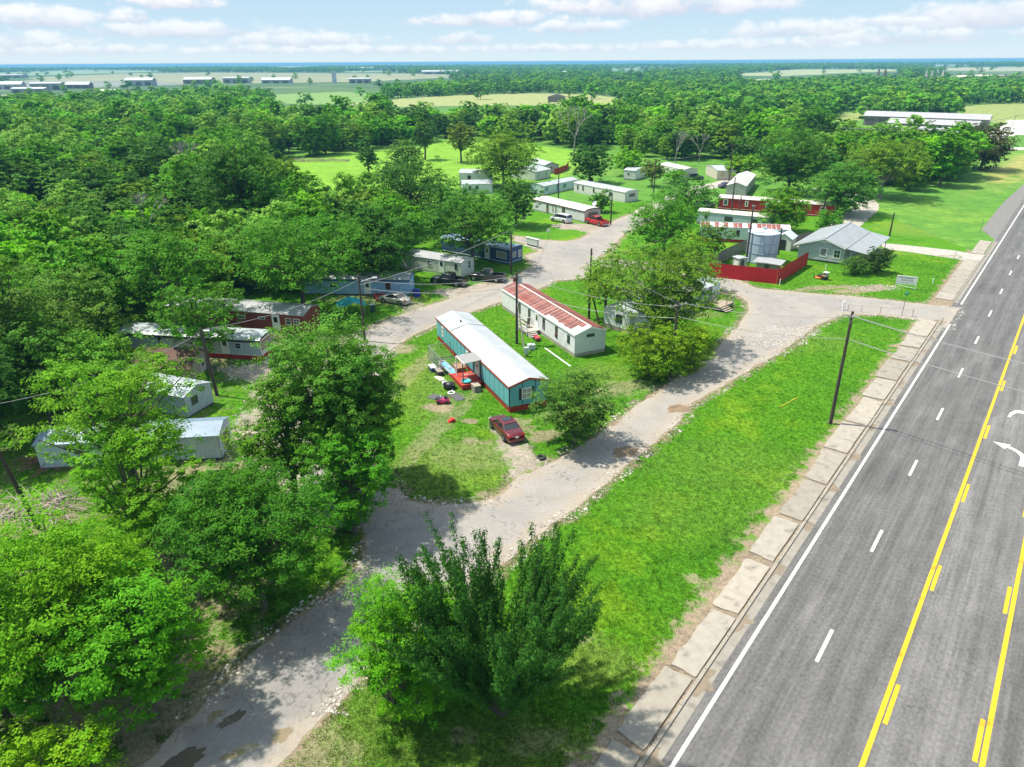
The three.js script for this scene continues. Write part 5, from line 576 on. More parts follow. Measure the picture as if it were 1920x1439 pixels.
  wrap('toy_car', 'pink and black ride-on toy car on the lawn', 'toy car', 4.6, 5.1, (g) => { part('body', prism([[-0.6, 0.16], [0.6, 0.16], [0.62, 0.42], [0.2, 0.5], [0.0, 0.42], [-0.35, 0.45], [-0.6, 0.4]], 0.5, 0.04).translate(0, 0, -0.25), M(0.55, 0.03, 0.16, { rough: 0.35 }), g); part('hood', bx(0.5, 0.12, 0.5, 0.45, 0.52, 0), black, g); part('seat', bx(0.3, 0.35, 0.4, -0.3, 0.58, 0), black, g); part('windshield', bx(0.03, 0.28, 0.45, 0.16, 0.66, 0, 0, -0.3), M(0.6, 0.65, 0.7, { rough: 0.2 }), g); for (const [a, b] of [[-1, -1], [-1, 1], [1, -1], [1, 1]]) part('wheel', new THREE.CylinderGeometry(0.17, 0.17, 0.12, 12).rotateX(Math.PI / 2).translate(a * 0.42, 0.17, b * 0.3), black, g); }, 1.2);
  // wire dog pen against the wall
  const penW = 4.4, penD = 2.6, [qx, qz] = at(13.6, penD / 2 + 0.35), pen = thing('dog_pen', 'chain-link pen against the teal home', 'pen', qx, qz, turn), tube = M(0.36, 0.38, 0.39, { rough: 0.45, metal: 0.6 });
  for (const x of [-penW / 2, 0, penW / 2]) part('post', rod([x, 0, -penD / 2], [x, 1.75, -penD / 2], 0.03), tube, pen); for (const x of [-penW / 2, penW / 2]) part('post', rod([x, 0, penD / 2], [x, 1.75, penD / 2], 0.03), tube, pen);
  for (const y of [0.08, 1.72]) { part('rail', rod([-penW / 2, y, -penD / 2], [penW / 2, y, -penD / 2], 0.032), tube, pen); for (const x of [-penW / 2, penW / 2]) part('rail', rod([x, y, -penD / 2], [x, y, penD / 2], 0.032), tube, pen); }
  const mesh = (w) => { const L = [], n = Math.round(w / 0.16), k = 10; for (let i = -k; i <= n; i++) { const x0 = i * w / n, x1 = x0 + 1.6; for (const f of [0, 1]) { let a = [x0, 0.1], b = [x1, 1.7]; if (a[0] < 0) { a = [0, 0.1 - x0]; } if (b[0] > w) { b = [w, 1.7 - (x1 - w)]; } if (b[0] - a[0] < 0.05) continue; L.push(f ? rod([w - a[0], a[1], 0], [w - b[0], b[1], 0], 0.006, 0.006, 3) : rod([a[0], a[1], 0], [b[0], b[1], 0], 0.006, 0.006, 3)); } } return merge(L); };
  const mf = part('wire_mesh', mesh(penW).translate(-penW / 2, 0, -penD / 2), tube, pen); mf.userData.kind = 'stuff'; for (const x of [-penW / 2, penW / 2]) { const m2 = part('wire_mesh', mesh(penD).rotateY(Math.PI / 2).translate(x, 0, penD / 2), tube, pen); m2.userData.kind = 'stuff'; }
  wrap('dog_house', 'brown wooden box at the end of the wire pen', 'box', 10.7, 1.2, (g) => { part('walls', bx(1.5, 0.95, 1.0, 0, 0.475, 0), M(0.27, 0.14, 0.075, { map: 'wood', rough: 0.9 }), g); part('lid', bx(1.6, 0.05, 1.1, 0, 0.978, 0), M(0.36, 0.22, 0.14, { map: 'wood', rough: 0.9 }), g); part('opening', bx(0.5, 0.5, 0.02, 0.2, 0.35, -0.512), black, g); });
  for (const [lab, x, o] of [['blue and white storage tub outside the pen', 12.8, 3.5], ['dark storage tub next to the blue and white one', 11.5, 3.2]]) wrap('storage_tub', lab, 'tub', x, o, (g) => { part('bin', bx(1.1, 0.45, 0.6, 0, 0.225, 0), lab[0] === 'b' ? M(0.03, 0.06, 0.16) : black, g); part('lid', bx(1.16, 0.07, 0.66, 0, 0.487, 0), lab[0] === 'b' ? M(0.5, 0.52, 0.55) : M(0.25, 0.22, 0.2), g); });
}
{ // white home's porch
  const turn = whiteHome.t.rotation.y, [x, z] = onHome(whiteHome, 9.6, 1.0), p = thing('porch', 'white railed timber porch on the rust-roofed home', 'porch', x, z, turn), gw = M(0.55, 0.5, 0.44, { map: 'wood' });
  for (let i = 0; i < 8; i++) part('deck_board', bx(2.4, 0.05, 0.22, 0, 0.5, -0.8 + i * 0.23), gw, p); part('deck_frame', bx(2.3, 0.3, 1.75, 0, 0.32, 0), oldTimber, p);
  for (const [a, b] of [[1.15, -0.85], [1.15, 0.85], [0, -0.85], [-1.15, -0.85]]) part('rail_post', bx(0.08, 1.5, 0.08, a, 0.75, b), trimWhite, p); part('rail', bx(2.3, 0.06, 0.07, 0, 1.45, -0.85), trimWhite, p); part('rail', bx(0.07, 0.06, 1.7, 1.15, 1.45, 0), trimWhite, p); part('rail', bx(2.3, 0.05, 0.05, 0, 0.95, -0.85), trimWhite, p);
  for (let i = 0; i < 3; i++) part('step', bx(0.32, 0.05, 1.1, -1.35 - i * 0.3, 0.4 - i * 0.14, -0.2), gw, p); for (const b of [-0.75, 0.35]) part('stringer', prism([[-1.2, 0.45], [-2.15, 0.03], [-1.9, 0], [-1.2, 0]], 0.04).translate(0, 0, b), gw, p);
  const ch = thing('porch_chair', 'dark wooden chair on the white railed porch', 'chair', ...onHome(whiteHome, 10.0, 1.1), turn); ch.position.y = 0.53; part('seat', bx(0.6, 0.08, 0.55, 0, 0.42, 0), poleWood, ch); part('backrest', bx(0.6, 0.6, 0.07, 0, 0.75, 0.27), poleWood, ch); for (const s of [-1, 1]) { part('armrest', bx(0.07, 0.05, 0.55, s * 0.29, 0.62, 0), poleWood, ch); for (const q of [-0.22, 0.22]) part('leg', bx(0.06, 0.42, 0.06, s * 0.26, 0.21, q), poleWood, ch); }
  const toy = thing('toy_wagon', 'small red and pink wagon by the white porch steps', 'wagon', ...onHome(whiteHome, 6.6, 1.4), turn); part('tray', bx(0.9, 0.25, 0.5, 0, 0.35, 0), M(0.5, 0.05, 0.07), toy); for (const [a, b] of [[-1, -1], [-1, 1], [1, -1], [1, 1]]) part('wheel', new THREE.CylinderGeometry(0.15, 0.15, 0.06, 12).rotateX(Math.PI / 2).translate(a * 0.3, 0.15, b * 0.28), black, toy); part('handle', rod([-0.45, 0.3, 0], [-1.0, 0.7, 0], 0.02), steel, toy);
  const cb = thing('cable_spool', 'grey cable box and loose coils near the prop post', 'box', 2.25, -76.72, 0.3); part('box', bx(0.8, 0.55, 0.55, 0, 0.275, 0), M(0.5, 0.56, 0.58), cb); part('lid', bx(0.86, 0.06, 0.6, 0, 0.583, 0), M(0.6, 0.64, 0.66), cb);
  const pl = thing('white_plank', 'long white plank lying on the lawn between the two homes', 'plank', 5.13, -74.23, dir(3.99, -76.86, 6.23, -72.04)); part('board', bx(6.0, 0.05, 0.16, 0, 0.03, 0), trimWhite, pl);
  const yp = thing('yellow_stake', 'thin yellow marker pipe standing behind the teal home', 'stake', -0.1, -77.95); part('pipe', rod([0, 0, 0], [0, 3.0, 0], 0.03), M(0.55, 0.5, 0.12), yp); part('arm', rod([0, 2.95, 0], [-0.5, 3.0, 0], 0.025), M(0.55, 0.5, 0.12), yp);
}
{ // timber deck at the entrance home
  const h = deckHome, turn = h.t.rotation.y, [x, z] = onHome(h, 17.0, 1.5), p = thing('deck', 'weathered timber deck with railings beside the entrance lane', 'deck', x, z, turn), gw = M(0.40, 0.33, 0.25, { map: 'wood', rough: 0.95 });
  for (let i = 0; i < 11; i++) part('deck_board', bx(3.4, 0.05, 0.24, 0, 0.62, -1.25 + i * 0.25), gw, p); part('deck_frame', bx(3.3, 0.35, 2.6, 0, 0.42, 0), oldTimber, p);
  for (const [a, b] of [[1.6, -1.2], [1.6, 0.1], [1.6, 1.3], [0, 1.3], [-1.6, -1.2]]) part('rail_post', bx(0.1, 1.6, 0.1, a, 0.8, b), gw, p); part('rail', bx(0.1, 0.07, 2.6, 1.6, 1.55, 0.05), gw, p); part('rail', bx(1.7, 0.07, 0.1, 0.8, 1.56, 1.3), gw, p); for (let i = 0; i < 9; i++) part('baluster', bx(0.05, 0.9, 0.05, 1.6, 1.1, -1.0 + i * 0.27), gw, p);
  for (let i = 0; i < 3; i++) part('step', bx(1.7, 0.05, 0.32, -0.7, 0.5 - i * 0.16, 1.5 + i * 0.3), gw, p); part('stair_rail', rod([0.2, 1.55, 1.3], [0.2, 1.0, 2.4], 0.05), gw, p); part('stair_post', bx(0.09, 1.0, 0.09, 0.2, 0.5, 2.4), gw, p);
  const ch = thing('lounge_chair', 'pale slatted chair on the timber deck', 'chair', ...onHome(h, 16.5, 1.2), turn + 0.4); ch.position.y = 0.65; part('seat', bx(0.6, 0.07, 0.6, 0, 0.38, 0), timber, ch); part('backrest', bx(0.6, 0.65, 0.06, 0, 0.7, -0.3, 0, 0, -0.25), timber, ch); for (const s of [-1, 1]) { part('armrest', bx(0.08, 0.05, 0.6, s * 0.3, 0.58, 0), timber, ch); for (const q of [-0.25, 0.25]) part('leg', bx(0.06, 0.38, 0.06, s * 0.27, 0.19, q), timber, ch); }
}
{ // park sign, street sign, gate, mower and small things
  const [ax, az] = [56.15, -100.34], [bx_, bz] = [58.46, -99.22]; const L = Math.hypot(bx_ - ax, bz - az), sg = thing('park_sign', 'white framed sign board on the lawn by the highway', 'sign', (ax + bx_) / 2, (az + bz) / 2, dir(ax, az, bx_, bz));
  for (const s of [-1, 1]) part('post', bx(0.1, 1.75, 0.1, s * L / 2, 0.87, 0), trimWhite, sg); part('top_rail', bx(L + 0.1, 0.08, 0.1, 0, 1.79, 0), trimWhite, sg); part('bottom_rail', rod([-L / 2, 0.5, 0], [L / 2 - 0.1, 0.12, 0.02], 0.035), trimWhite, sg);
  const cv = document.createElement('canvas'); cv.width = 512; cv.height = 256; const c = cv.getContext('2d'); c.fillStyle = '#d9d6da'; c.fillRect(0, 0, 512, 256); c.fillStyle = '#3c3940'; c.textAlign = 'center'; c.font = 'bold 62px sans-serif'; c.fillText('MOBILE', 300, 72); c.font = 'bold 58px sans-serif'; c.fillText('HOME PARK', 262, 142); c.font = '34px sans-serif'; const rr = mulberry(9); for (let i = 0; i < 26; i++) c.fillRect(70 + i * 15, 176 + rr() * 8, 8, 14 + rr() * 10); for (let i = 0; i < 6; i++) c.fillRect(40 + i * 22, 28 + rr() * 8, 14, 26);
  const ct = new THREE.CanvasTexture(cv); ct.colorSpace = THREE.SRGBColorSpace; const bd = new THREE.PlaneGeometry(L - 0.12, 1.1).translate(0, 1.18, 0.031); part('board', bx(L - 0.1, 1.14, 0.05, 0, 1.18, 0), trimWhite, sg); part('lettering', bd, new THREE.MeshStandardMaterial({ map: ct, roughness: 0.7 }), sg);
  const st = thing('street_sign', 'green street name sign on a thin post at the entrance', 'street sign', 50.66, -87.54); part('post', rod([0, 0, 0], [0, 2.9, 0], 0.03), darkGrey, st); part('blade', bx(0.75, 0.2, 0.02, 0.05, 2.98, 0), M(0.02, 0.28, 0.16, { rough: 0.4 }), st); part('blade', bx(0.02, 0.2, 0.7, 0, 3.2, 0), M(0.02, 0.28, 0.16, { rough: 0.4 }), st);
  const gp = [[44.56, -89.61], [46.12, -89.14], [48.25, -88.44], [51.92, -87.3]], ga = thing('pipe_fence', 'low pipe fence along the entrance grass edge', 'fence', gp[0][0], gp[0][1]); gp.forEach(([x, z]) => part('post', rod([x - gp[0][0], 0, z - gp[0][1]], [x - gp[0][0], 0.95, z - gp[0][1]], 0.035), M(0.28, 0.25, 0.2), ga)); for (let i = 0; i < 3; i++) part('rail', rod([gp[i][0] - gp[0][0], 0.93, gp[i][1] - gp[0][1]], [gp[i + 1][0] - gp[0][0], 0.93, gp[i + 1][1] - gp[0][1]], 0.03), M(0.45, 0.42, 0.3), ga);
  const wb = thing('bollard', 'thick white post at the end of the pipe fence', 'bollard', 44.05, -90.06); part('post', cyl(0.13, 0.13, 1.2, 0, 0, 0, 12), trimWhite, wb); part('cap', lathe([[0.01, 1.27], [0.1, 1.25], [0.14, 1.2], [0.14, 1.17], [0.01, 1.17]], 12), trimWhite, wb);
  const gm = thing('marker_post', 'white marker post at the red fence corner', 'post', 39.73, -101.79); part('post', cyl(0.06, 0.06, 0.9, 0, 0, 0, 8), trimWhite, gm); part('cap', lathe([[0.01, 0.95], [0.07, 0.93], [0.07, 0.88]], 8), trimWhite, gm);
  const gm2 = thing('marker_post', 'short white stake on the lawn right of the sign', 'post', 62.57, -102.12); part('post', bx(0.1, 0.75, 0.1, 0, 0.37, 0, 0, 0.1), trimWhite, gm2); part('cap', bx(0.13, 0.04, 0.13, -0.04, 0.765, 0, 0, 0.1), trimWhite, gm2);
  const gm3 = thing('marker_post', 'white pipe standing below the house windows', 'post', 49.9, -110.13); part('post', cyl(0.05, 0.05, 0.8, 0, 0, 0, 8), trimWhite, gm3); part('cap', lathe([[0.01, 0.85], [0.06, 0.83], [0.06, 0.78]], 8), trimWhite, gm3);
  const rs = thing('road_sign', 'small road sign seen edge-on beyond the driveway', 'road sign', 89.79, -135.58, 0.9); part('post', rod([0, 0, 0], [0, 2.6, 0], 0.035), darkGrey, rs); part('plate', bx(0.6, 0.75, 0.02, 0, 2.3, 0.04), M(0.3, 0.31, 0.32), rs);
  const ds = thing('delineator', 'thin reflector post at the driveway edge', 'post', 74.06, -116.57); part('post', rod([0, 0, 0], [0, 1.3, 0], 0.03), darkGrey, ds); part('reflector', bx(0.1, 0.18, 0.02, 0, 1.2, 0.03), M(0.5, 0.5, 0.5), ds);
  const mo = thing('riding_mower', 'orange and black riding mower on the lawn below the house', 'mower', 47.18, -105.02, 2.2), org = M(0.55, 0.16, 0.02, { rough: 0.4 }); part('deck', lathe([[0.01, 0.28], [0.5, 0.28], [0.6, 0.22], [0.6, 0.1]], 18).scale(1, 1, 1.15).translate(0.35, 0, 0), org, mo); part('chassis', bx(1.4, 0.22, 0.5, -0.1, 0.42, 0), black, mo); part('engine_cover', bx(0.55, 0.4, 0.55, -0.62, 0.68, 0), M(0.3, 0.31, 0.33), mo); part('seat', bx(0.45, 0.12, 0.45, -0.15, 0.68, 0), black, mo); part('backrest', bx(0.1, 0.42, 0.44, -0.4, 0.9, 0), black, mo); part('canopy', bx(0.75, 0.05, 0.8, -0.65, 1.15, 0), M(0.6, 0.62, 0.62), mo); for (const s of [-1, 1]) { part('lever', rod([0.1, 0.5, s * 0.25], [0.15, 1.05, s * 0.2], 0.025), black, mo); part('rear_wheel', new THREE.CylinderGeometry(0.3, 0.3, 0.25, 16).rotateX(Math.PI / 2).translate(-0.55, 0.3, s * 0.45), black, mo); part('caster', new THREE.CylinderGeometry(0.15, 0.15, 0.1, 12).rotateX(Math.PI / 2).translate(0.95, 0.15, s * 0.3), black, mo); part('fender', bx(0.6, 0.05, 0.25, -0.5, 0.63, s * 0.45), org, mo); }
  const mb = thing('mailbox_bank', 'grey bank of mailboxes on a concrete pad', 'mailboxes', 3.8, -126.68, dir(2.68, -127.94, 4.91, -125.45)); part('pad', bx(3.6, 0.12, 1.4, 0, 0.06, 0), M(0.45, 0.42, 0.38, { map: 'concrete' }), mb); for (let i = 0; i < 4; i++) { const u = part('mailbox_unit', bx(0.72, 1.15, 0.45, -1.12 + i * 0.745, 0.95, 0), M(0.48, 0.5, 0.51, { rough: 0.5 }), mb); for (let k = 0; k < 3; k++) part('mail_door', bx(0.6, 0.28, 0.015, -1.12 + i * 0.745, 0.58 + k * 0.34, 0.233), M(0.58, 0.6, 0.61), u); } part('leg', bx(2.6, 0.3, 0.2, 0, 0.26, 0), darkGrey, mb); part('hood', bx(3.2, 0.05, 0.6, 0, 1.555, 0), M(0.62, 0.63, 0.64), mb);
  const ps = thing('lawn_sign', 'small white sign on a post on the grass island', 'sign', 7.03, -133.82); part('post', rod([0, 0, 0], [0, 1.3, 0], 0.04), darkGrey, ps); part('plate', bx(0.5, 0.65, 0.03, 0, 1.4, 0.03), trimWhite, ps);
  const sd = thing('satellite_dish', 'white satellite dish at the corner of the van home roof', 'dish', 17.66, -151.93, -0.6); sd.position.y = 2.5; part('bowl', lathe([[0.01, 0], [0.25, 0.05], [0.5, 0.2]], 18).rotateX(1.1).translate(0, 0.55, 0), M(0.6, 0.63, 0.66), sd); part('mast', rod([0, -0.1, 0], [0, 0.5, -0.05], 0.03), steel, sd);
  const rl = thing('red_toy', 'small red plastic toy lying on the lawn', 'toy', -5.61, -58.61, 0.5); part('body', prism([[-0.35, 0.03], [0.35, 0.03], [0.28, 0.22], [0.05, 0.3], [-0.2, 0.2]], 0.3, 0.03).translate(0, 0, -0.15), M(0.6, 0.02, 0.02, { rough: 0.4 }), rl); part('fin', bx(0.12, 0.3, 0.5, 0, 0.18, 0), M(0.5, 0.02, 0.02, { rough: 0.4 }), rl);
  const ys = thing('yellow_pipe', 'yellow pipe lying across the green verge', 'pipe', 26.99, -62.21, dir(25.74, -61.29, 28.36, -63.52)); part('pipe', rod([-1.6, 0.05, 0], [1.6, 0.05, 0], 0.04), M(0.6, 0.5, 0.03), ys); part('coupling', rod([-1.68, 0.06, 0], [-1.5, 0.06, 0], 0.05), M(0.5, 0.42, 0.03), ys);
  const ty = thing('old_tyre', 'black tyre lying at the lane edge below the small tree', 'tyre', 2.42, -51.8); part('tyre', new THREE.TorusGeometry(0.3, 0.11, 8, 20).rotateX(Math.PI / 2).translate(0, 0.11, 0), black, ty); part('inner_rim', lathe([[0.2, 0.05], [0.21, 0.11], [0.2, 0.17]], 16), M(0.2, 0.2, 0.2), ty);
  const gb = thing('wheeled_bin', 'dark green wheeled bin on the grass by the sedan', 'bin', -18.56, -90.62, 0.3); part('bin', prism([[-0.26, 0.06], [0.26, 0.06], [0.32, 1.0], [-0.32, 1.0]], 0.6, 0.02).translate(0, 0, -0.3), M(0.02, 0.07, 0.04), gb); part('lid', bx(0.7, 0.06, 0.72, 0, 1.06, 0), M(0.35, 0.42, 0.4), gb); for (const s of [-1, 1]) part('wheel', new THREE.CylinderGeometry(0.12, 0.12, 0.06, 12).rotateX(Math.PI / 2).translate(-0.24, 0.12, s * 0.32), black, gb);
  const bb = thing('storage_bin', 'deep blue bin at the end wall of the light blue home', 'bin', -13.52, -97.39, 0.5); part('bin', prism([[-0.4, 0], [0.4, 0], [0.46, 0.95], [-0.46, 0.95]], 0.7, 0.02).translate(0, 0, -0.35), M(0.012, 0.03, 0.3), bb); part('lid', bx(1.0, 0.05, 0.8, 0, 1.0, 0), M(0.012, 0.03, 0.24), bb);
  const rst = thing('red_steps', 'dark red wooden steps at the light blue home', 'steps', -18.61, -96.49, 0.1); for (let i = 0; i < 4; i++) part('step', bx(1.7, 0.07, 0.42, 0.1 * i, 0.62 - i * 0.17, -0.3 + i * 0.38), M(0.28, 0.05, 0.045, { map: 'wood' }), rst); for (const s of [-1, 1]) part('stringer', bx(0.07, 0.6, 1.0, s * 0.8, 0.3, -0.3), M(0.2, 0.04, 0.035), rst);
  const tp = thing('tarpaulin_shelter', 'turquoise tarpaulin shelter behind the slim lamp pole', 'shelter', -21.13, -89.57, 0.4); for (const [a, b] of [[-1.5, -1.2], [-1.5, 1.2], [1.5, -1.2], [1.5, 1.2]]) part('post', rod([a, 0, b], [a, 1.5, b], 0.04), steel, tp); for (const s of [-1, 1]) part('tarp', prism([[0, 2.1], [s * 1.8, 1.45], [s * 1.8, 1.41], [0, 2.06]], 2.9).translate(0, 0, -1.45), M(0.02, 0.34, 0.42, { rough: 0.5 }), tp); part('ridge', rod([0, 2.05, -1.5], [0, 2.05, 1.5], 0.035), steel, tp);
}
// brush piles of cut branches
function brushPile(label, x, z, w, d, n, seed, m) { const r = mulberry(seed), t = thing('brush_pile', label, 'brush pile', x, z), L = []; for (let i = 0; i < n; i++) { const a = r() * 6.28, l = 0.7 + r() * 1.8, px = (r() - 0.5) * w, pz = (r() - 0.5) * d, y = 0.05 + r() * 0.9 * Math.max(0, 1 - (px * px) / (w * w) * 3 - (pz * pz) / (d * d) * 3); L.push(rod([px, y, pz], [px + Math.cos(a) * l, Math.max(0.03, y + (r() - 0.5) * 0.5), pz + Math.sin(a) * l], 0.02 + r() * 0.05, 0.012, 4)); } const p = part('branches', merge(L), m, t); p.userData.kind = 'stuff'; return t; }
brushPile('heap of dry branches beside the leaning pole', -35.68, -44.8, 5, 3, 160, 4, M(0.34, 0.29, 0.25)); brushPile('grey brush heap at the left meadow edge', -67.49, -251.46, 26, 5, 420, 8, M(0.30, 0.24, 0.2)); brushPile('reddish scrap and branches left of the near blue home', -38.81, -51.43, 4, 2, 60, 14, M(0.25, 0.13, 0.09));
// ---------------------------------------------------------------- far buildings
function shedBuilding(name, label, x, z, w, d, h, rise, wm, rm, turn = 0, doors = 0) { const t = thing(name, label, 'building', x, z, turn); part('walls', prism([[-d / 2, 0], [d / 2, 0], [d / 2, h], [0, h + rise], [-d / 2, h]], w).rotateY(Math.PI / 2).translate(-w / 2, 0, 0), wm, t); for (const s of [-1, 1]) part('roof_slope', prism([[0, h + rise + 0.25], [s * (d / 2 + 0.5), h + 0.12], [s * (d / 2 + 0.5), h - 0.05], [0, h + rise + 0.08]], w + 1).rotateY(Math.PI / 2).translate(-w / 2 - 0.5, 0, 0), rm, t); for (let i = 0; i < doors; i++) part('bay_door', bx(w / doors * 0.6, h * 0.7, 0.1, -w / 2 + (i + 0.5) * w / doors, h * 0.35, d / 2 + 0.06), darkGrey, t); return t; }
const barnRoof = M(0.42, 0.41, 0.43, { map: 'metal', rough: 0.5 }), barnWall = M(0.20, 0.185, 0.17, SM), farWhite = M(0.42, 0.43, 0.44, { rough: 0.6 }), farWall = M(0.34, 0.35, 0.36);
shedBuilding('long_barn', 'rear long barn with pale metal roof at the pale lot', 203.5, -370.3, 53.8, 10, 4.4, 2.0, barnWall, barnRoof, -0.636, 9);
shedBuilding('long_barn', 'middle long barn half hidden by trees', 190.1, -338.4, 35.3, 10, 3.8, 1.7, barnWall, barnRoof, -0.656, 9);
shedBuilding('small_barn', 'low barn roof just behind the roadside trees', 175.6, -314.9, 27.5, 10, 3.0, 1.4, barnWall, barnRoof, -0.472, 9);
[[-556, -893, 110, 26, 'long white hangar roof at the near airfield edge'], [-671, -1034, 100, 24, 'white hangar nearest the picture edge'], [-602, -1003, 100, 26, 'second white hangar with low wall'], [-593, -1062, 90, 22, 'grey hangar with low pale roof'], [-1270, -1971, 190, 60, 'wide distant hangar at the airfield corner'], [-561, -1173, 105, 45, 'grey hangar with bright roof by the tree line'], [-420, -803, 70, 16, 'long white shed among the trees'], [-513, -1277, 120, 50, 'two-gabled brown hangar on the airfield'], [-458, -1297, 110, 46, 'bright white hangar with dark front'], [-386, -1280, 130, 26, 'low grey airfield sheds'], [-242, -1247, 90, 20, 'long white shed on the open field'], [-684, -3546, 330, 60, 'bright distant warehouse on the dark wooded plain'], [-616, -3506, 360, 60, 'second bright distant warehouse'], [-193, -2141, 260, 50, 'distant white farm sheds'], [95, -1797, 200, 70, 'white domed hall among far woods'], [-402, -608, 30, 14, 'white house between trees at the edge'], [1478, -3347, 260, 60, 'distant pale farmstead beyond the eastern woods']].forEach(([x, z, w, d, label], i) => shedBuilding('far_hangar', label, x, z, w * 0.38, d * 0.45, 5 + (i % 3) * 1.5, 1.5 + (i % 2) * 2, i % 4 === 3 ? barnWall : farWall, farWhite, (i % 3 - 1) * 0.12, 3));
{ // power station beyond the wood and the big pale plant beside it
  const [x, z] = [639, -1164], t = thing('power_station', 'power station with four pale stacks beyond the wood', 'power station', x, z); t.scale.set(0.75, 0.5, 0.75); part('base_block', bx(46, 6, 20, 0, 3, 0), M(0.55, 0.53, 0.48), t); for (let i = 0; i < 4; i++) { const s = part('stack', lathe([[2.6, 6], [2.1, 16], [1.4, 24], [1.4, 30], [1.0, 30]], 14).translate(-16.5 + i * 11, 0, 0), M(0.45, 0.44, 0.41), t); part('platform', lathe([[2.2, 15], [3.1, 15], [3.1, 15.6], [2.0, 15.6]], 14).translate(-16.5 + i * 11, 0, 0), M(0.5, 0.5, 0.48), s); }
  const [bx_, bz] = [729, -1141], b = thing('processing_plant', 'huge low beige plant beside the four stacks', 'building', bx_, bz); b.scale.set(0.62, 0.5, 0.62); part('walls', bx(260, 11, 90, 0, 5.5, 0), M(0.5, 0.38, 0.3), b); part('roof', prism([[-132, 11], [132, 11], [132, 12], [-20, 17], [-132, 13]], 92).translate(0, 0.02, -46), M(0.66, 0.54, 0.45), b); for (let i = 0; i < 3; i++) part('loading_bay', bx(22, 6, 0.4, -98 + i * 40, 3, 45.3), M(0.2, 0.15, 0.12), b);
  for (const [px, pz, lab] of [[563, -1183, 'rust coloured lattice tower left of the power station'], [558, -1152, 'second rust coloured lattice tower left of the power station']]) { const q = thing('lattice_tower', lab, 'tower', px, pz), rm = M(0.28, 0.15, 0.1); for (const [a, c] of [[-1, -1], [-1, 1], [1, -1], [1, 1]]) part('leg', rod([a * 3, 0, c * 3], [a * 0.6, 17, c * 0.6], 0.35), rm, q); for (let k = 0; k < 4; k++) { const w0 = 3 - 2.4 * k / 4, y = 17 * k / 4; for (const c of [-1, 1]) { part('brace', rod([-w0, y, c * w0], [w0 - 0.6, y + 4.25, c * (w0 - 0.6)], 0.22), rm, q); part('brace', rod([w0, y, c * w0], [-w0 + 0.6, y + 4.25, c * (w0 - 0.6)], 0.22), rm, q); } } }
  const wt = thing('silo', 'grey block tower standing on the airfield', 'tower', -286, -1258); part('shaft', bx(6, 17, 6, 0, 8.5, 0), M(0.5, 0.55, 0.58), wt); part('cap', bx(7, 0.8, 7, 0, 17.4, 0), M(0.58, 0.62, 0.64), wt);
  const fh = thing('farmhouse', 'small dark farm building on the tan field', 'building', 38, -629); part('walls', bx(14, 4, 8, 0, 2, 0), M(0.2, 0.18, 0.16), fh); part('roof', prism([[-8, 4], [8, 4], [0, 6.5]], 9).translate(0, 0.01, -4.5), M(0.26, 0.24, 0.22), fh);
}
// ---------------------------------------------------------------- trees
const leafM = new THREE.MeshPhysicalMaterial({ vertexColors: true, roughness: 0.7, transmission: 0.45, thickness: 0, side: THREE.DoubleSide, specularIntensity: 0.12 });
const GREEN = { bright: [0.098, 0.24, 0.010], lime: [0.13, 0.265, 0.012], mid: [0.060, 0.165, 0.016], deep: [0.036, 0.108, 0.015], dark: [0.022, 0.072, 0.014], blue: [0.055, 0.14, 0.032], olive: [0.088, 0.172, 0.022], pale: [0.11, 0.205, 0.06], wine: [0.035, 0.042, 0.02] };
class Leaves { // collects small folded leaves into one mesh
  constructor() { this.p = []; this.n = []; this.c = []; this.i = []; }
  add(x, y, z, nx, ny, nz, s, asp, rot, col) {
    const l = Math.hypot(nx, ny, nz) || 1; nx /= l; ny /= l; nz /= l;
    let ux = ny, uy = -nx, uz = 0; if (Math.abs(ux) + Math.abs(uy) < 0.1) { ux = 0; uy = nz; uz = -ny; } const ul = Math.hypot(ux, uy, uz) || 1; ux /= ul; uy /= ul; uz /= ul;
    const vx = ny * uz - nz * uy, vy = nz * ux - nx * uz, vz = nx * uy - ny * ux, c = Math.cos(rot), q = Math.sin(rot);
    const ax = ux * c + vx * q, ay = uy * c + vy * q, az = uz * c + vz * q, bx_ = -ux * q + vx * c, by = -uy * q + vy * c, bz = -uz * q + vz * c, w = s * asp, k = this.p.length / 3, f = s * 0.16;
    this.p.push(x - ax * s, y - ay * s, z - az * s, x + bx_ * w + nx * f, y + by * w + ny * f, z + bz * w + nz * f, x + ax * s, y + ay * s, z + az * s, x - bx_ * w + nx * f, y - by * w + ny * f, z - bz * w + nz * f);
    for (let e = 0; e < 4; e++) { this.n.push(nx, ny, nz); this.c.push(col[0], col[1], col[2]); }
    this.i.push(k, k + 2, k + 1, k, k + 3, k + 2);
  }
  build() { const g = new THREE.BufferGeometry(); g.setAttribute('position', new THREE.Float32BufferAttribute(this.p, 3)); g.setAttribute('normal', new THREE.Float32BufferAttribute(this.n, 3)); g.setAttribute('color', new THREE.Float32BufferAttribute(this.c, 3)); g.setIndex(this.i); return g; }
}
function colored(g, c) { const n = g.attributes.position.count, a = new Float32Array(n * 3); for (let i = 0; i < n; i++) { a[3 * i] = c[0]; a[3 * i + 1] = c[1]; a[3 * i + 2] = c[2]; } g.setAttribute('color', new THREE.BufferAttribute(a, 3)); return g; }
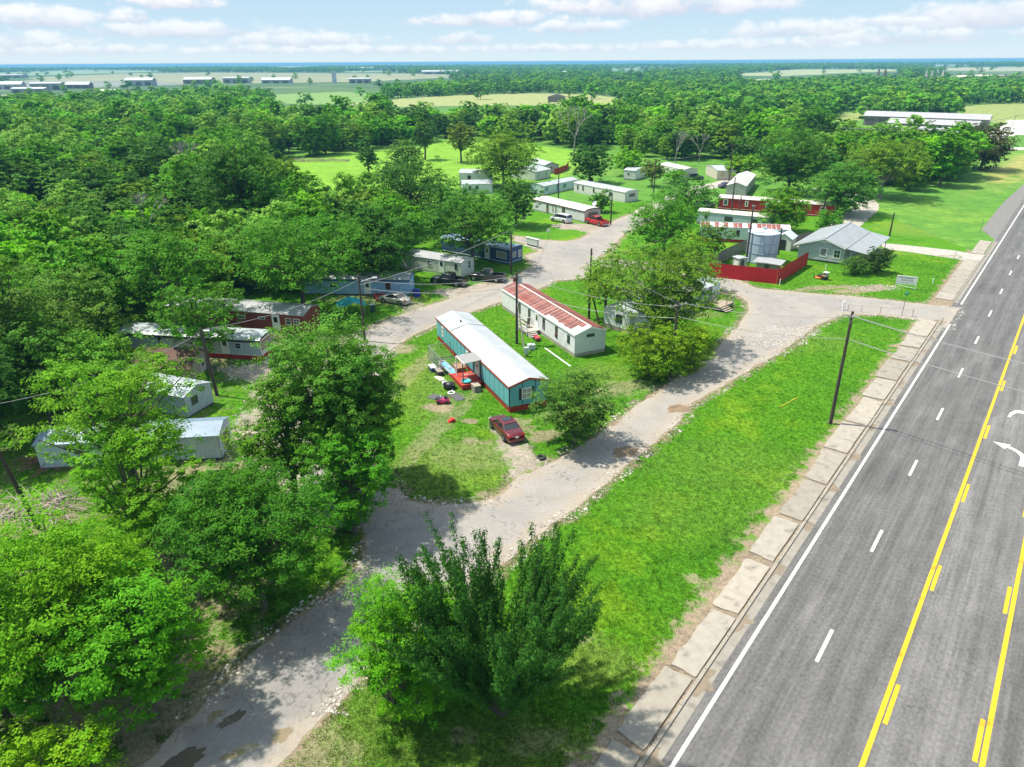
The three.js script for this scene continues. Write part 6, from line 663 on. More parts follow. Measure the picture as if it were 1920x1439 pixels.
// a tree about H tall with crown radius Rc: limbs that end in lobes, each lobe a shell of leaf sprays
function makeTree(o) {
  const r = mulberry(o.seed), { H, Rc, base = 0.25, lobes = 22, leaf = 0.3, sprays = 26, per = 14, col = GREEN.mid, shape = 'round', open = 0 } = o, L = new Leaves(), wood = [], list = [], y0 = H * base, ry = (H - y0) / 2, cy = y0 + ry;
  let tries = 0;
  while (list.length < lobes && tries++ < 900) {
    let a = r() * 6.283, v = r() * 2 - 1, q = Math.pow(r(), 0.45), e = Math.sqrt(1 - v * v), k = shape === 'spread' ? (v > 0 ? 1 : 0.8) : 1;
    let px = Math.cos(a) * e * q * Rc * k * 0.82, pz = Math.sin(a) * e * q * Rc * k * 0.82, py = cy + v * q * ry * 0.84;
    if (shape === 'spread' && py < y0 + ry * 0.45 && Math.hypot(px, pz) < Rc * 0.4) continue;
    if (shape === 'cone') { const f = 1 - (py - y0) / (H - y0); px *= 0.35 + f; pz *= 0.35 + f; }
    const lr = Rc * (o.lobe || 0.36) * (0.7 + r() * 0.6);
    if (list.some((b) => Math.hypot(b[0] - px, b[1] - py, b[2] - pz) < (b[3] + lr) * 0.5)) continue;
    list.push([px, py, pz, lr]);
  }
  const hT = shape === 'shrub' ? 0.3 * H : H * (o.fork || 0.42), tr = o.trunk || H * 0.022, wob = [(r() - 0.5) * H * 0.06, (r() - 0.5) * H * 0.06];
  if (shape !== 'shrub') { wood.push(rod([0, -0.1, 0], [wob[0] * 0.5, hT * 0.5, wob[1] * 0.5], tr * 1.25, tr, 8), rod([wob[0] * 0.5, hT * 0.5, wob[1] * 0.5], [wob[0], hT, wob[1]], tr, tr * 0.8, 8)); wood.push(rod([wob[0], hT, wob[1]], [wob[0] * 1.4, H * 0.8, wob[1] * 1.4], tr * 0.7, tr * 0.2, 6)); }
  for (const [px, py, pz, lr] of list) {
    const s = shape === 'shrub' ? [0, 0, 0] : [wob[0], Math.min(py * 0.75, hT * (0.75 + r() * 0.5)), wob[1]], m = [s[0] + (px - s[0]) * 0.55 + (r() - 0.5) * 0.3, s[1] + (py - s[1]) * 0.42, s[2] + (pz - s[2]) * 0.55];
    wood.push(rod(s, m, tr * 0.45, tr * 0.28, 5), rod(m, [px, py, pz], tr * 0.28, tr * 0.1, 5));
    if (r() < open) { for (let k = 0; k < 7; k++) { const a = r() * 6.28; wood.push(rod([px, py, pz], [px + Math.cos(a) * lr * (0.5 + r()), py + lr * (r() - 0.1), pz + Math.sin(a) * lr * (0.5 + r())], 0.03, 0.012, 3)); } continue; }
    const tint = 0.86 + r() * 0.28, warm = (r() - 0.5) * 0.22, ns = Math.round(sprays * (0.7 + 0.6 * r()));
    for (let k = 0; k < ns; k++) {
      let vx = r() * 2 - 1, vy = r() * 2 - 1, vz = r() * 2 - 1, l = Math.hypot(vx, vy, vz); if (l > 1 || l < 0.05) { k--; continue; } vx /= l; vy /= l; vz /= l; if (vy < -0.25 && r() < 0.55) continue;
      const d = lr * (0.8 + 0.3 * r()) * (r() < 0.15 ? 0.55 : 1), ax = px + vx * d, ay = py + vy * d * 0.82, az = pz + vz * d, sp = lr * (0.14 + 0.13 * r()), ct = tint * (0.86 + r() * 0.28);
      const nn = Math.round(per * (0.6 + 0.8 * r()));
      for (let m2 = 0; m2 < nn; m2++) {
        const g = () => (r() + r() + r() - 1.5) * 1.25, gx = g() * sp, gy = g() * sp * 0.45, gz = g() * sp, sz = leaf * (0.6 + 0.7 * r()), lt = ct * 1.7 * (0.82 + 0.36 * r());
        L.add(ax + gx, Math.max(0.06, ay + gy), az + gz, vx * 0.75 - 0.2 + (r() - 0.5) * 1.15, vy * 0.45 + 0.85 + (r() - 0.5) * 0.9, vz * 0.75 + (r() - 0.5) * 1.15, sz, 0.5 + 0.2 * r(), r() * 6.28, [col[0] * lt * 1.02 * (1 + warm), col[1] * lt, col[2] * lt * 0.5 * (1 - warm)]);
      }
    }
  }
  return { crown: L.build(), trunk: merge(wood), count: L.i.length / 3 };
}
// upright whippy shoots, as on the dark shrub in front
function makeWhips(o) {
  const r = mulberry(o.seed), L = new Leaves(), wood = [];
  for (let i = 0; i < o.n; i++) {
    const a = r() * 6.283, q = Math.sqrt(r()), lean = 0.25 + q * 0.75, len = o.H * (0.7 + 0.32 * r()) * (1 - 0.1 * q), dx = Math.cos(a) * lean * 0.66, dz = Math.sin(a) * lean * 0.66, dl = Math.hypot(dx, 1, dz), e = [dx / dl * len, len / dl, dz / dl * len], tint = 0.8 + 0.4 * r();
    wood.push(rod([0, 0, 0], e, 0.05, 0.012, 4));
    const sub = o.sub || 5; for (let sI = 0; sI < sub; sI++) { const t0 = 0.25 + 0.6 * r(), b = [e[0] * t0, e[1] * t0, e[2] * t0], a2 = r() * 6.28, sl = o.H * (0.12 + 0.2 * r()), te = sI ? [b[0] + Math.cos(a2) * sl * 0.3 + dx * sl * 0.9, b[1] + sl * 0.95, b[2] + Math.sin(a2) * sl * 0.3 + dz * sl * 0.9] : e, from = sI ? b : [e[0] * 0.2, e[1] * 0.2, e[2] * 0.2]; if (sI) wood.push(rod(b, te, 0.02, 0.006, 3)); const nl = Math.round((sI ? 0.5 : 1) * o.leaves); for (let k = 0; k < nl; k++) { const t = Math.pow(r(), 0.8), rr = o.spread * (1 - 0.35 * t), an = r() * 6.28, w = tint * 1.35 * (0.75 + 0.5 * r()); L.add(mix(from[0], te[0], t) + Math.cos(an) * rr * r(), Math.max(0.05, mix(from[1], te[1], t) + (r() - 0.5) * rr), mix(from[2], te[2], t) + Math.sin(an) * rr * r(), Math.cos(an) + (r() - 0.5), 0.5 + (r() - 0.5) * 1.4, Math.sin(an) + (r() - 0.5), o.leaf * (0.6 + 0.7 * r()), 0.5, r() * 6.28, [o.col[0] * w, o.col[1] * w, o.col[2] * w]); } }
  }
  return { crown: L.build(), trunk: merge(wood) };
}
let nTri = 0;
function plant(name, label, cat, x, z, T, o = {}) { const t = thing(name, label, cat, x, z, o.turn || 0, o.group); if (o.sc) t.scale.set(...o.sc); part('trunk', T.trunk, o.bark || bark, t); part('crown', T.crown, leafM, t); nTri += T.crown.index.count / 3; return t; }
// near and singled-out trees: [x, z, height, crown radius] then how they look
const H1 = (v) => ({ x: v[0], z: v[1], H: v[2], Rc: v[3] });
function own(name, label, v, o, cat = 'tree') { const q = H1(v), near = q.z > -52; o = { ...o, col: o.col[1] < 0.2 ? o.col.map((v) => v * (1.42 - 0.42 * o.col[1] / 0.2)) : o.col, leaf: o.leaf * (near ? 0.66 : 0.86), per: Math.round(o.per * (near ? 2.1 : 1.05)), lobe: o.lobe * 1.1, base: o.base * (near ? 0.55 : 0.75) }; const T = makeTree({ seed: Math.round(q.x * 37 + q.z * 91 + q.H * 13) & 0xffff, ...o, lobes: Math.round(o.lobes * (near ? 1 : 1.3)), H: q.H, Rc: q.Rc * (near ? 1 : 1.1) }); return plant(name, label, cat, q.x, q.z, T, o); }
own('ash_tree', 'bright yellow-green tree filling the lower corner beside the puddles', [-23.59, -27.64, 10.8, 6], { col: GREEN.bright, shape: 'spread', lobes: 64, lobe: 0.25, sprays: 38, per: 18, leaf: 0.125, base: 0.2 });
own('ash_tree', 'bright green tree leaning over the puddled lane', [-18.28, -25.93, 9.3, 3.6], { col: [0.075, 0.225, 0.014], shape: 'spread', lobes: 46, lobe: 0.27, sprays: 34, per: 18, leaf: 0.12, base: 0.12 });
own('ash_tree', 'yellow-green tree behind the corner tree near the brush heap', [-23.89, -32.97, 6.9, 3.4], { col: GREEN.bright, lobes: 30, lobe: 0.3, sprays: 34, per: 16, leaf: 0.125, base: 0.1 });
own('ash_tree', 'fresh green low tree at the left frame edge by the bare soil', [-24.12, -24.42, 7.5, 3], { col: [0.075, 0.22, 0.014], lobes: 28, lobe: 0.3, sprays: 32, per: 16, leaf: 0.12, base: 0.05 });
own('young_tree', 'small bright tree cut off by the bottom edge', [-20.01, -20.89, 4.7, 2.8], { col: GREEN.lime, lobes: 18, lobe: 0.33, sprays: 34, per: 20, leaf: 0.11, base: 0.1 });
own('pecan_tree', 'open spreading light green tree over the silver blue home', [-26.8, -43.34, 14, 6.3], { col: [0.098, 0.235, 0.018], shape: 'spread', lobes: 34, lobe: 0.25, sprays: 30, per: 18, leaf: 0.15, base: 0.38, fork: 0.5 });
own('pecan_tree', 'lower light green tree in front of the silver blue home', [-23.86, -38.17, 10.4, 4.1], { col: [0.10, 0.245, 0.016], shape: 'spread', lobes: 24, lobe: 0.28, sprays: 30, per: 18, leaf: 0.14, base: 0.3 });
own('oak_tree', 'large dense grey-green tree between the gravel yard and lawn', [-13.28, -46.71, 15, 5.1], { col: [0.068, 0.175, 0.03], lobes: 54, lobe: 0.28, sprays: 40, per: 20, leaf: 0.15, base: 0.3 });
own('oak_tree', 'dense grey-green tree on the lawn side of the gravel yard tree', [-11.07, -45.95, 12.9, 3.2], { col: [0.072, 0.18, 0.03], lobes: 30, lobe: 0.32, sprays: 34, per: 16, leaf: 0.14, base: 0.2 });
own('oak_tree', 'light green tree leaning over the gravel yard', [-16.4, -45.29, 11.2, 3.6], { col: [0.085, 0.20, 0.026], lobes: 32, lobe: 0.31, sprays: 34, per: 16, leaf: 0.14, base: 0.15 });
own('oak_tree', 'fresh green tree at the lawn corner by the lane bend', [-11.22, -41.56, 8.3, 3.5], { col: [0.055, 0.19, 0.014], lobes: 26, lobe: 0.32, sprays: 34, per: 20, leaf: 0.13, base: 0.25 });
own('oak_tree', 'dark green tree shading the lane left of the shrubs', [-15.28, -34.04, 9.3, 5.2], { col: [0.038, 0.132, 0.014], shape: 'spread', lobes: 50, lobe: 0.28, sprays: 36, per: 20, leaf: 0.13, base: 0.25 });
own('oak_tree', 'mid green tree rising behind the dark lane tree', [-18.55, -39.24, 7.1, 3], { col: [0.06, 0.18, 0.016], lobes: 22, lobe: 0.32, sprays: 32, per: 18, leaf: 0.14, base: 0.25 });
own('leafy_shrub', 'rounded fresh green shrub on the near verge', [-5.43, -26.15, 9.9, 2.9], { col: [0.085, 0.245, 0.014], shape: 'shrub', lobes: 40, lobe: 0.31, sprays: 40, per: 20, leaf: 0.085, base: 0.02 }, 'shrub');
{ const q = H1([-0.65, -25.96, 11.8, 3.8]); plant('upright_shrub', 'dark green shrub with upright whippy shoots on the near verge', 'shrub', q.x, q.z, makeWhips({ seed: 41, n: 72, H: q.H * 0.88, leaves: 470, sub: 7, spread: 0.34, leaf: 0.075, col: [0.038, 0.13, 0.014] })); }
own('pear_tree', 'small loose dark tree beside the red sedan', [5.41, -54.32, 7.5, 3.4], { col: [0.062, 0.135, 0.036], lobes: 34, lobe: 0.29, sprays: 28, per: 16, leaf: 0.12, base: 0.05, fork: 0.3 });
own('cedar_bush', 'broad yellow-green bush left of the plated pole', [14.72, -68.43, 6.4, 3.3], { col: [0.115, 0.21, 0.014], shape: 'shrub', lobes: 26, lobe: 0.34, sprays: 30, per: 18, leaf: 0.12, base: 0.02 }, 'shrub');
own('cedar_bush', 'yellow-green bush right of the plated pole', [18.95, -70.21, 5.5, 2.4], { col: [0.12, 0.215, 0.014], shape: 'shrub', lobes: 20, lobe: 0.36, sprays: 28, per: 16, leaf: 0.12, base: 0.02 }, 'shrub');
own('elm_tree', 'sparse tree with bare grey limbs over the hidden white home', [15.9, -77.33, 12.4, 7.4], { col: [0.085, 0.165, 0.022], shape: 'spread', lobes: 56, lobe: 0.26, sprays: 28, per: 17, leaf: 0.165, base: 0.2, open: 0.12, bark: paleBark });
own('elm_tree', 'full green tree standing before the hidden white home', [17.93, -78.16, 10.6, 3.8], { col: [0.07, 0.165, 0.018], lobes: 26, lobe: 0.32, sprays: 28, per: 15, leaf: 0.16, base: 0.2 });
own('elm_tree', 'leafy tree wrapped round the propped pole', [12.08, -86.81, 8.5, 3.2], { col: [0.075, 0.155, 0.02], lobes: 18, lobe: 0.33, sprays: 24, per: 14, leaf: 0.16, base: 0.28 });
own('elm_tree', 'bright rounded tree at the back lane by the deck home', [25.6, -99.4, 8.1, 3.7], { col: [0.10, 0.195, 0.016], lobes: 18, lobe: 0.33, sprays: 26, per: 15, leaf: 0.17, base: 0.25 });
own('hackberry_tree', 'dense green tree at the lane junction', [26.25, -120.3, 9.4, 6.5], { col: [0.05, 0.155, 0.014], lobes: 34, lobe: 0.3, sprays: 30, per: 16, leaf: 0.2, base: 0.12 });
own('hackberry_tree', 'round green tree between the red home and the tank', [52.46, -137.12, 8.3, 4.4], { col: [0.075, 0.185, 0.014], lobes: 28, lobe: 0.32, sprays: 28, per: 16, leaf: 0.2, base: 0.12 });
own('small_tree', 'little grey-green tree at the grey fence corner', [32.9, -114.13, 7.2, 2.8], { col: [0.055, 0.12, 0.03], lobes: 14, lobe: 0.33, sprays: 20, per: 12, leaf: 0.18, base: 0.25, fork: 0.3 });
own('hackberry_tree', 'dark tree in front of the gravel spur cars', [38.4, -155.48, 7.2, 6], { col: [0.04, 0.125, 0.022], lobes: 24, lobe: 0.32, sprays: 24, per: 14, leaf: 0.22, base: 0.15 });
own('elm_tree', 'dense round tree above the parked black pickups', [-6.14, -113.4, 12.7, 6.5], { col: [0.05, 0.145, 0.022], lobes: 36, lobe: 0.3, sprays: 32, per: 16, leaf: 0.2, base: 0.2 });
own('elm_tree', 'smaller dark tree against the van home end', [1.06, -144.01, 9.9, 4.5], { col: [0.04, 0.11, 0.022], lobes: 22, lobe: 0.33, sprays: 26, per: 14, leaf: 0.22, base: 0.15 });
own('oak_tree', 'very dark broad tree at the near edge of the meadow', [-19.51, -142.1, 13.6, 8.6], { col: [0.026, 0.085, 0.016], lobes: 36, lobe: 0.3, sprays: 30, per: 16, leaf: 0.24, base: 0.15 });
own('oak_tree', 'big bright crown standing behind the white meadow homes', [-1.79, -192.83, 14.3, 8.9], { col: [0.10, 0.185, 0.02], lobes: 36, lobe: 0.3, sprays: 30, per: 15, leaf: 0.28, base: 0.15 });
own('oak_tree', 'large spreading tree over the light blue home', [-27.4, -89.26, 13.1, 8.8], { col: [0.052, 0.165, 0.018], shape: 'spread', lobes: 40, lobe: 0.28, sprays: 34, per: 18, leaf: 0.19, base: 0.3 });
own('oak_tree', 'dark tree over the roof of the light blue home', [-19.24, -101.7, 12.1, 6.3], { col: [0.042, 0.13, 0.018], lobes: 32, lobe: 0.3, sprays: 30, per: 16, leaf: 0.2, base: 0.25 });
own('oak_tree', 'tall dark rounded tree rising from the left wood', [-46.86, -125.22, 19.4, 7.8], { col: [0.04, 0.118, 0.022], lobes: 40, lobe: 0.29, sprays: 32, per: 16, leaf: 0.24, base: 0.15 });
own('oak_tree', 'tree with pale trunk behind the red-banded home', [-41.22, -82.83, 12.9, 6.1], { col: [0.06, 0.175, 0.016], shape: 'spread', lobes: 32, lobe: 0.29, sprays: 30, per: 16, leaf: 0.19, base: 0.32, bark: paleBark });
own('oak_tree', 'tall grey-green tree at the wood edge on the far left', [-47.03, -62.68, 15.3, 5.7], { col: [0.07, 0.15, 0.035], lobes: 40, lobe: 0.28, sprays: 32, per: 16, leaf: 0.18, base: 0.2 });
own('oak_tree', 'light green wood-edge tree left of the silver home', [-46.58, -71.99, 10.8, 4.7], { col: [0.085, 0.185, 0.035], lobes: 30, lobe: 0.3, sprays: 30, per: 16, leaf: 0.18, base: 0.25 });
own('oak_tree', 'tree leaning over the red-banded home', [-33.19, -71.78, 10.2, 4.3], { col: [0.06, 0.175, 0.016], lobes: 20, lobe: 0.33, sprays: 26, per: 16, leaf: 0.17, base: 0.3 });
own('oak_tree', 'mid green tree over the left end of the pale blue home', [-36.6, -58.07, 9.9, 3.6], { col: [0.075, 0.19, 0.02], lobes: 26, lobe: 0.32, sprays: 28, per: 16, leaf: 0.16, base: 0.15 });
own('oak_tree', 'dark tree behind the left end of the silver blue home', [-42.29, -58.15, 10.4, 3.8], { col: [0.04, 0.12, 0.018], lobes: 28, lobe: 0.31, sprays: 28, per: 16, leaf: 0.17, base: 0.12 });
own('oak_tree', 'dark shady tree at the left frame edge', [-43.88, -52.37, 11.5, 3.9], { col: [0.03, 0.09, 0.018], lobes: 30, lobe: 0.3, sprays: 28, per: 16, leaf: 0.17, base: 0.2 });
own('oak_tree', 'dark tall tree behind the long red home', [69.52, -181.78, 15.4, 8.4], { col: [0.036, 0.11, 0.02], lobes: 36, lobe: 0.29, sprays: 30, per: 15, leaf: 0.28, base: 0.12 });
own('live_oak', 'spreading tree with forked trunk on the roadside lawn', [88.91, -174.2, 12.9, 9.1], { col: [0.085, 0.165, 0.02], shape: 'spread', lobes: 34, lobe: 0.28, sprays: 28, per: 15, leaf: 0.28, base: 0.38, trunk: 0.45, fork: 0.3, bark: paleBark });
own('oak_tree', 'very dark bronze tree at the end of the roadside wood', [141.27, -221.02, 13.6, 7.6], { col: GREEN.wine, lobes: 30, lobe: 0.31, sprays: 28, per: 15, leaf: 0.32, base: 0.08 });
own('elm_tree', 'soft feathery tree over the east lane bend', [70.12, -154.46, 10.6, 7], { col: [0.055, 0.155, 0.03], lobes: 34, lobe: 0.29, sprays: 28, per: 15, leaf: 0.25, base: 0.1 });
own('round_bush', 'bright round bush at the east end of the red home', [61.89, -138.75, 3.7, 2.6], { col: [0.06, 0.19, 0.016], shape: 'shrub', lobes: 16, lobe: 0.38, sprays: 24, per: 14, leaf: 0.16, base: 0.02 }, 'shrub');
own('house_bush', 'flowering green bush at the corner of the grey house', [53.58, -107.56, 2.5, 2.1], { col: [0.055, 0.13, 0.03], shape: 'shrub', lobes: 18, lobe: 0.38, sprays: 28, per: 16, leaf: 0.11, base: 0.02 }, 'shrub');
own('house_bush', 'dark bush in front of the grey house porch', [56.9, -108.09, 4.2, 2], { col: [0.028, 0.06, 0.02], shape: 'shrub', lobes: 18, lobe: 0.38, sprays: 28, per: 16, leaf: 0.12, base: 0.02 }, 'shrub');
own('small_tree', 'dark rounded tree on the back lawn', [21.44, -199.12, 10.5, 5.2], { col: [0.032, 0.10, 0.022], lobes: 24, lobe: 0.32, sprays: 24, per: 14, leaf: 0.3, base: 0.1 });
own('small_tree', 'little round tree between the two lawn homes', [20.01, -158.47, 5.1, 2.2], { col: [0.05, 0.15, 0.02], lobes: 12, lobe: 0.38, sprays: 22, per: 14, leaf: 0.22, base: 0.05 });
own('small_tree', 'bright young tree behind the dark lawn tree', [33.62, -212.5, 7.7, 4.3], { col: [0.11, 0.265, 0.014], lobes: 18, lobe: 0.34, sprays: 22, per: 13, leaf: 0.32, base: 0.08 });
own('small_tree', 'grey leaved tree next to the small white cabin', [37.36, -193.05, 7.1, 3.1], { col: [0.11, 0.16, 0.06], lobes: 14, lobe: 0.34, sprays: 20, per: 12, leaf: 0.28, base: 0.2 });
own('small_tree', 'bright low tree before the carport', [43.9, -197.3, 3.8, 3.2], { col: [0.085, 0.23, 0.014], lobes: 12, lobe: 0.34, sprays: 20, per: 12, leaf: 0.26, base: 0.3 });
own('small_tree', 'yellow-green tree behind the tan boarded porch', [64.95, -206.03, 6.2, 4.5], { col: [0.115, 0.24, 0.014], lobes: 18, lobe: 0.34, sprays: 22, per: 13, leaf: 0.32, base: 0.06 });
own('slender_tree', 'thin ivy-clad tree in the meadow by the brush heap', [-42.04, -217.9, 11.4, 2.8], { col: [0.04, 0.115, 0.03], lobes: 18, lobe: 0.42, sprays: 20, per: 12, leaf: 0.3, base: 0.1 });
own('slender_tree', 'pale green tree in the meadow right of the ivy-clad one', [-27.76, -193.84, 12.9, 4.8], { col: [0.07, 0.145, 0.04], lobes: 20, lobe: 0.34, sprays: 20, per: 12, leaf: 0.3, base: 0.2 });
own('slender_tree', 'tall thin tree at the far meadow edge', [-29.17, -252.42, 13.3, 3.6], { col: [0.055, 0.12, 0.03], lobes: 16, lobe: 0.38, sprays: 18, per: 12, leaf: 0.34, base: 0.35 });
own('slender_tree', 'olive tree with dark stems in the meadow gap', [-16.32, -244.78, 12.5, 4.9], { col: [0.09, 0.135, 0.03], lobes: 20, lobe: 0.34, sprays: 18, per: 12, leaf: 0.34, base: 0.3 });
own('lime_tree', 'yellow-green crown standing out of the far left wood', [-213.06, -333.02, 14.1, 7.5], { col: GREEN.lime, lobes: 24, lobe: 0.32, sprays: 20, per: 12, leaf: 0.55, base: 0.1 });
own('oak_tree', 'dark tree filling the gap above the pale grey home', [-12.05, -129.16, 10.7, 4.3], { col: [0.036, 0.112, 0.02], lobes: 24, lobe: 0.32, sprays: 26, per: 14, leaf: 0.22, base: 0.15 });
own('oak_tree', 'fresh green tree between the dark meadow tree and the pickups', [-19.61, -122.59, 8.9, 5], { col: [0.055, 0.16, 0.018], lobes: 26, lobe: 0.32, sprays: 26, per: 14, leaf: 0.21, base: 0.15 });
// bare dead trees
function deadTree(label, v, seed) { const q = H1(v), r = mulberry(seed), t = thing('dead_tree', label, 'tree', q.x, q.z), W = []; const grow = (p, d, l, w, n) => { const e = [p[0] + d[0] * l, p[1] + d[1] * l, p[2] + d[2] * l]; W.push(rod(p, e, w, w * 0.62, 5)); if (n) for (let i = 0; i < 3; i++) { const k = [d[0] + (r() - 0.5) * 1.3, d[1] * 0.8 + r() * 0.5, d[2] + (r() - 0.5) * 1.3], m = Math.hypot(...k); grow(e, k.map((u) => u / m), l * 0.68, w * 0.6, n - 1); } }; grow([0, 0, 0], [0.05, 1, 0], q.H * 0.42, q.H * 0.02, 4); part('trunk', merge(W), M(0.36, 0.33, 0.3, { map: 'bark' }), t); }
deadTree('bare grey tree standing out of the left wood', [-80.02, -179.52, 12.6, 3.9], 5); deadTree('pale dead trunk with broken limbs in the left wood', [-61.17, -118.15, 10.4, 3.5], 9); deadTree('leafless grey tree behind the carport', [51.73, -232.38, 9.9, 5], 14); deadTree('second leafless grey tree behind the carport', [60.44, -237.08, 8.6, 4.3], 17); deadTree('bare twiggy tree behind the olive meadow tree', [21.2, -249.91, 16, 4.4], 23);

// ---------------------------------------------------------------- woods
const protoCols = [GREEN.mid, GREEN.deep, GREEN.bright, GREEN.blue, GREEN.olive, GREEN.dark, [0.07, 0.195, 0.016], GREEN.pale, [0.05, 0.145, 0.014]];
for (const c of protoCols) { c[0] *= 1.3; c[1] *= 1.3; }
const mids = protoCols.map((c, i) => makeTree({ seed: 100 + i, H: 9, Rc: 4.1 + (i % 3) * 0.3, base: 0.04, lobes: 30, lobe: 0.31, sprays: 26, per: 16, leaf: 0.22, col: c, shape: i % 4 === 2 ? 'spread' : 'round' }));
const fars = protoCols.map((c, i) => makeTree({ seed: 200 + i, H: 9, Rc: 4.6 + (i % 3) * 0.3, base: 0.0, lobes: 18, lobe: 0.38, sprays: 16, per: 6, leaf: 0.52, col: c }));
const tiny = protoCols.map((c, i) => makeTree({ seed: 300 + i, H: 9, Rc: 5.2, base: 0.0, lobes: 8, lobe: 0.46, sprays: 9, per: 4, leaf: 1.0, col: c.map((v) => v * 1.2) }));
const woodA = [-62.63, -52.6, -47.87, -61.52, -50.72, -73.58, -50.51, -85.54, -40.66, -92.64, -31.23, -95.28, -22.54, -104.56, -17.08, -112.03, -10.99, -121.99, -9.9, -146.93, -12.21, -124.79, -24.38, -140.45, -31.62, -140.74, -32.25, -124.46, -43.15, -145.23, -55.37, -173.47, -82.68, -250.79, -119.65, -252.6, -352.57, -264.02];
const woodB = [-350.58, -262.45, -82.21, -252.18, -75.35, -263.75, -61.75, -271.03, -51.45, -278.92, -37.34, -294.62, -28.36, -326.07, -13.22, -325.1, 9.36, -305.96, 27.98, -283.4, 42.26, -263.92, 48.34, -245.75, 66.56, -247.65, 72.27, -236.51, 78.43, -219.27, 77.72, -195.94, 83.66, -189.5, 95.37, -190.78, 101.24, -180.6, 112.89, -188.37, 137.2, -221.2, 158.35, -248.77, 180.47, -282.06, 139.22, -221.51, 126.31, -233.03, 120.66, -249.28, 109.51, -245.95, 116.48, -273.85, 115.8, -303.21, 62.7, -367.75, -1.77, -374.53, -50.59, -366.76, -107.1, -385.6, -142, -419, -188, -408, -521, -401];
const rw = mulberry(2024), spots = [], inView = (x, z, m = 30) => z < -15 && Math.abs(x) < -z * 0.82 + 26 + m;
const clear = (x, z) => { for (const f of fieldHoles) if (inPoly(x, z, f)) return false; return dRoad(Math.max(-79, Math.min(79, x)), Math.max(-169, Math.min(-11, z))) > 3 || Math.abs(x) > 79 || z < -169; };
const housesAt = scene.children.filter((o) => /mobile_home|cabin|barn|house|shed|parked|pickup|minivan/.test(o.name)).map((o) => [o.position.x, o.position.z]);
for (let z = -62; z > -700; z -= z > -260 ? 7.2 : 9) { const st = z > -260 ? 7.2 : 9; for (let x = -560; x < 330; x += st) { const px = x + (rw() - 0.5) * st * 0.9, pz = z + (rw() - 0.5) * st * 0.9, k = rw(), k2 = rw(), k3 = rw(); if (!inView(px, pz)) continue; if (!(inPoly(px, pz, woodA) || inPoly(px, pz, woodB)) || !clear(px, pz)) continue; if (housesAt.some(([a, b]) => Math.hypot(a - px, b - pz) < 6)) continue; const n = fbm(px * 0.02, pz * 0.02, 3); let pi = Math.floor((k * 0.75 + (n + 0.5) * 0.35) * 9); pi = Math.max(0, Math.min(8, pi)); const s = (0.8 + 0.6 * k2) * (1 + n * 0.5) * (pz > -120 ? 1.0 : 1.1); spots.push([px, pz, pi, s, k3 * 6.28, s * (0.85 + 0.3 * k)]); } }
spots.sort((a, b) => b[1] - a[1]);
const woodLabels = ['mid green tree in the dense wood', 'deep green tree in the dense wood', 'bright green tree in the dense wood', 'bluish green tree in the dense wood', 'olive green tree in the dense wood', 'dark green tree in the dense wood', 'fresh green tree in the dense wood', 'pale grey-green tree in the dense wood', 'grass green tree in the dense wood'];
// the nearest single trees, then the mass of the wood
const M4 = new THREE.Matrix4(), Q4 = new THREE.Quaternion(), UPV = new THREE.Vector3(0, 1, 0);
const single = spots.filter((s) => inView(s[0], s[1], 2)).slice(0, 290), isSingle = new Set(single);
const woodNames = ['forest_tree', 'forest_tree', 'forest_tree', 'forest_tree', 'forest_tree', 'forest_tree', 'forest_tree', 'forest_tree', 'forest_tree'];
for (const [x, z, pi, s, a, sy] of single) { const T = z > -330 ? mids[pi] : fars[pi], where = z > -150 ? ' beside the trailer lots' : z > -260 ? ' left of the meadow' : ' behind the meadow'; const t = plant(woodNames[pi], woodLabels[pi] + where, 'tree', x, z, T, { turn: a, sc: [s, sy, s], group: woodLabels[pi].replace(' tree', ' trees') + where }); }
function massOf(parent, protos, list) { protos.forEach((T, pi) => { const L = list.filter((s) => s[2] === pi); if (!L.length) return; const tc = colored(T.trunk.clone(), [0.1, 0.085, 0.07]); tc.deleteAttribute('uv'); const g = mergeGeometries([T.crown.toNonIndexed(), tc.index ? tc.toNonIndexed() : tc]); const im = new THREE.InstancedMesh(g, leafM, L.length); im.name = 'wood_mass'; im.castShadow = im.receiveShadow = true; L.forEach(([x, z, , s, a, sy], i) => { M4.compose(new THREE.Vector3(x, -0.05, z), Q4.setFromAxisAngle(UPV, a), new THREE.Vector3(s, sy, s)); im.setMatrixAt(i, M4); }); im.userData.kind = 'stuff'; parent.add(im); }); }
const wood = new THREE.Group(); wood.name = 'woodland'; tag(wood, 'dense mixed wood spreading behind the trailer park', 'woodland', null, 'stuff'); scene.add(wood);
massOf(wood, mids, spots.filter((s) => !isSingle.has(s) && s[1] > -300)); massOf(wood, fars, spots.filter((s) => !isSingle.has(s) && s[1] <= -300));
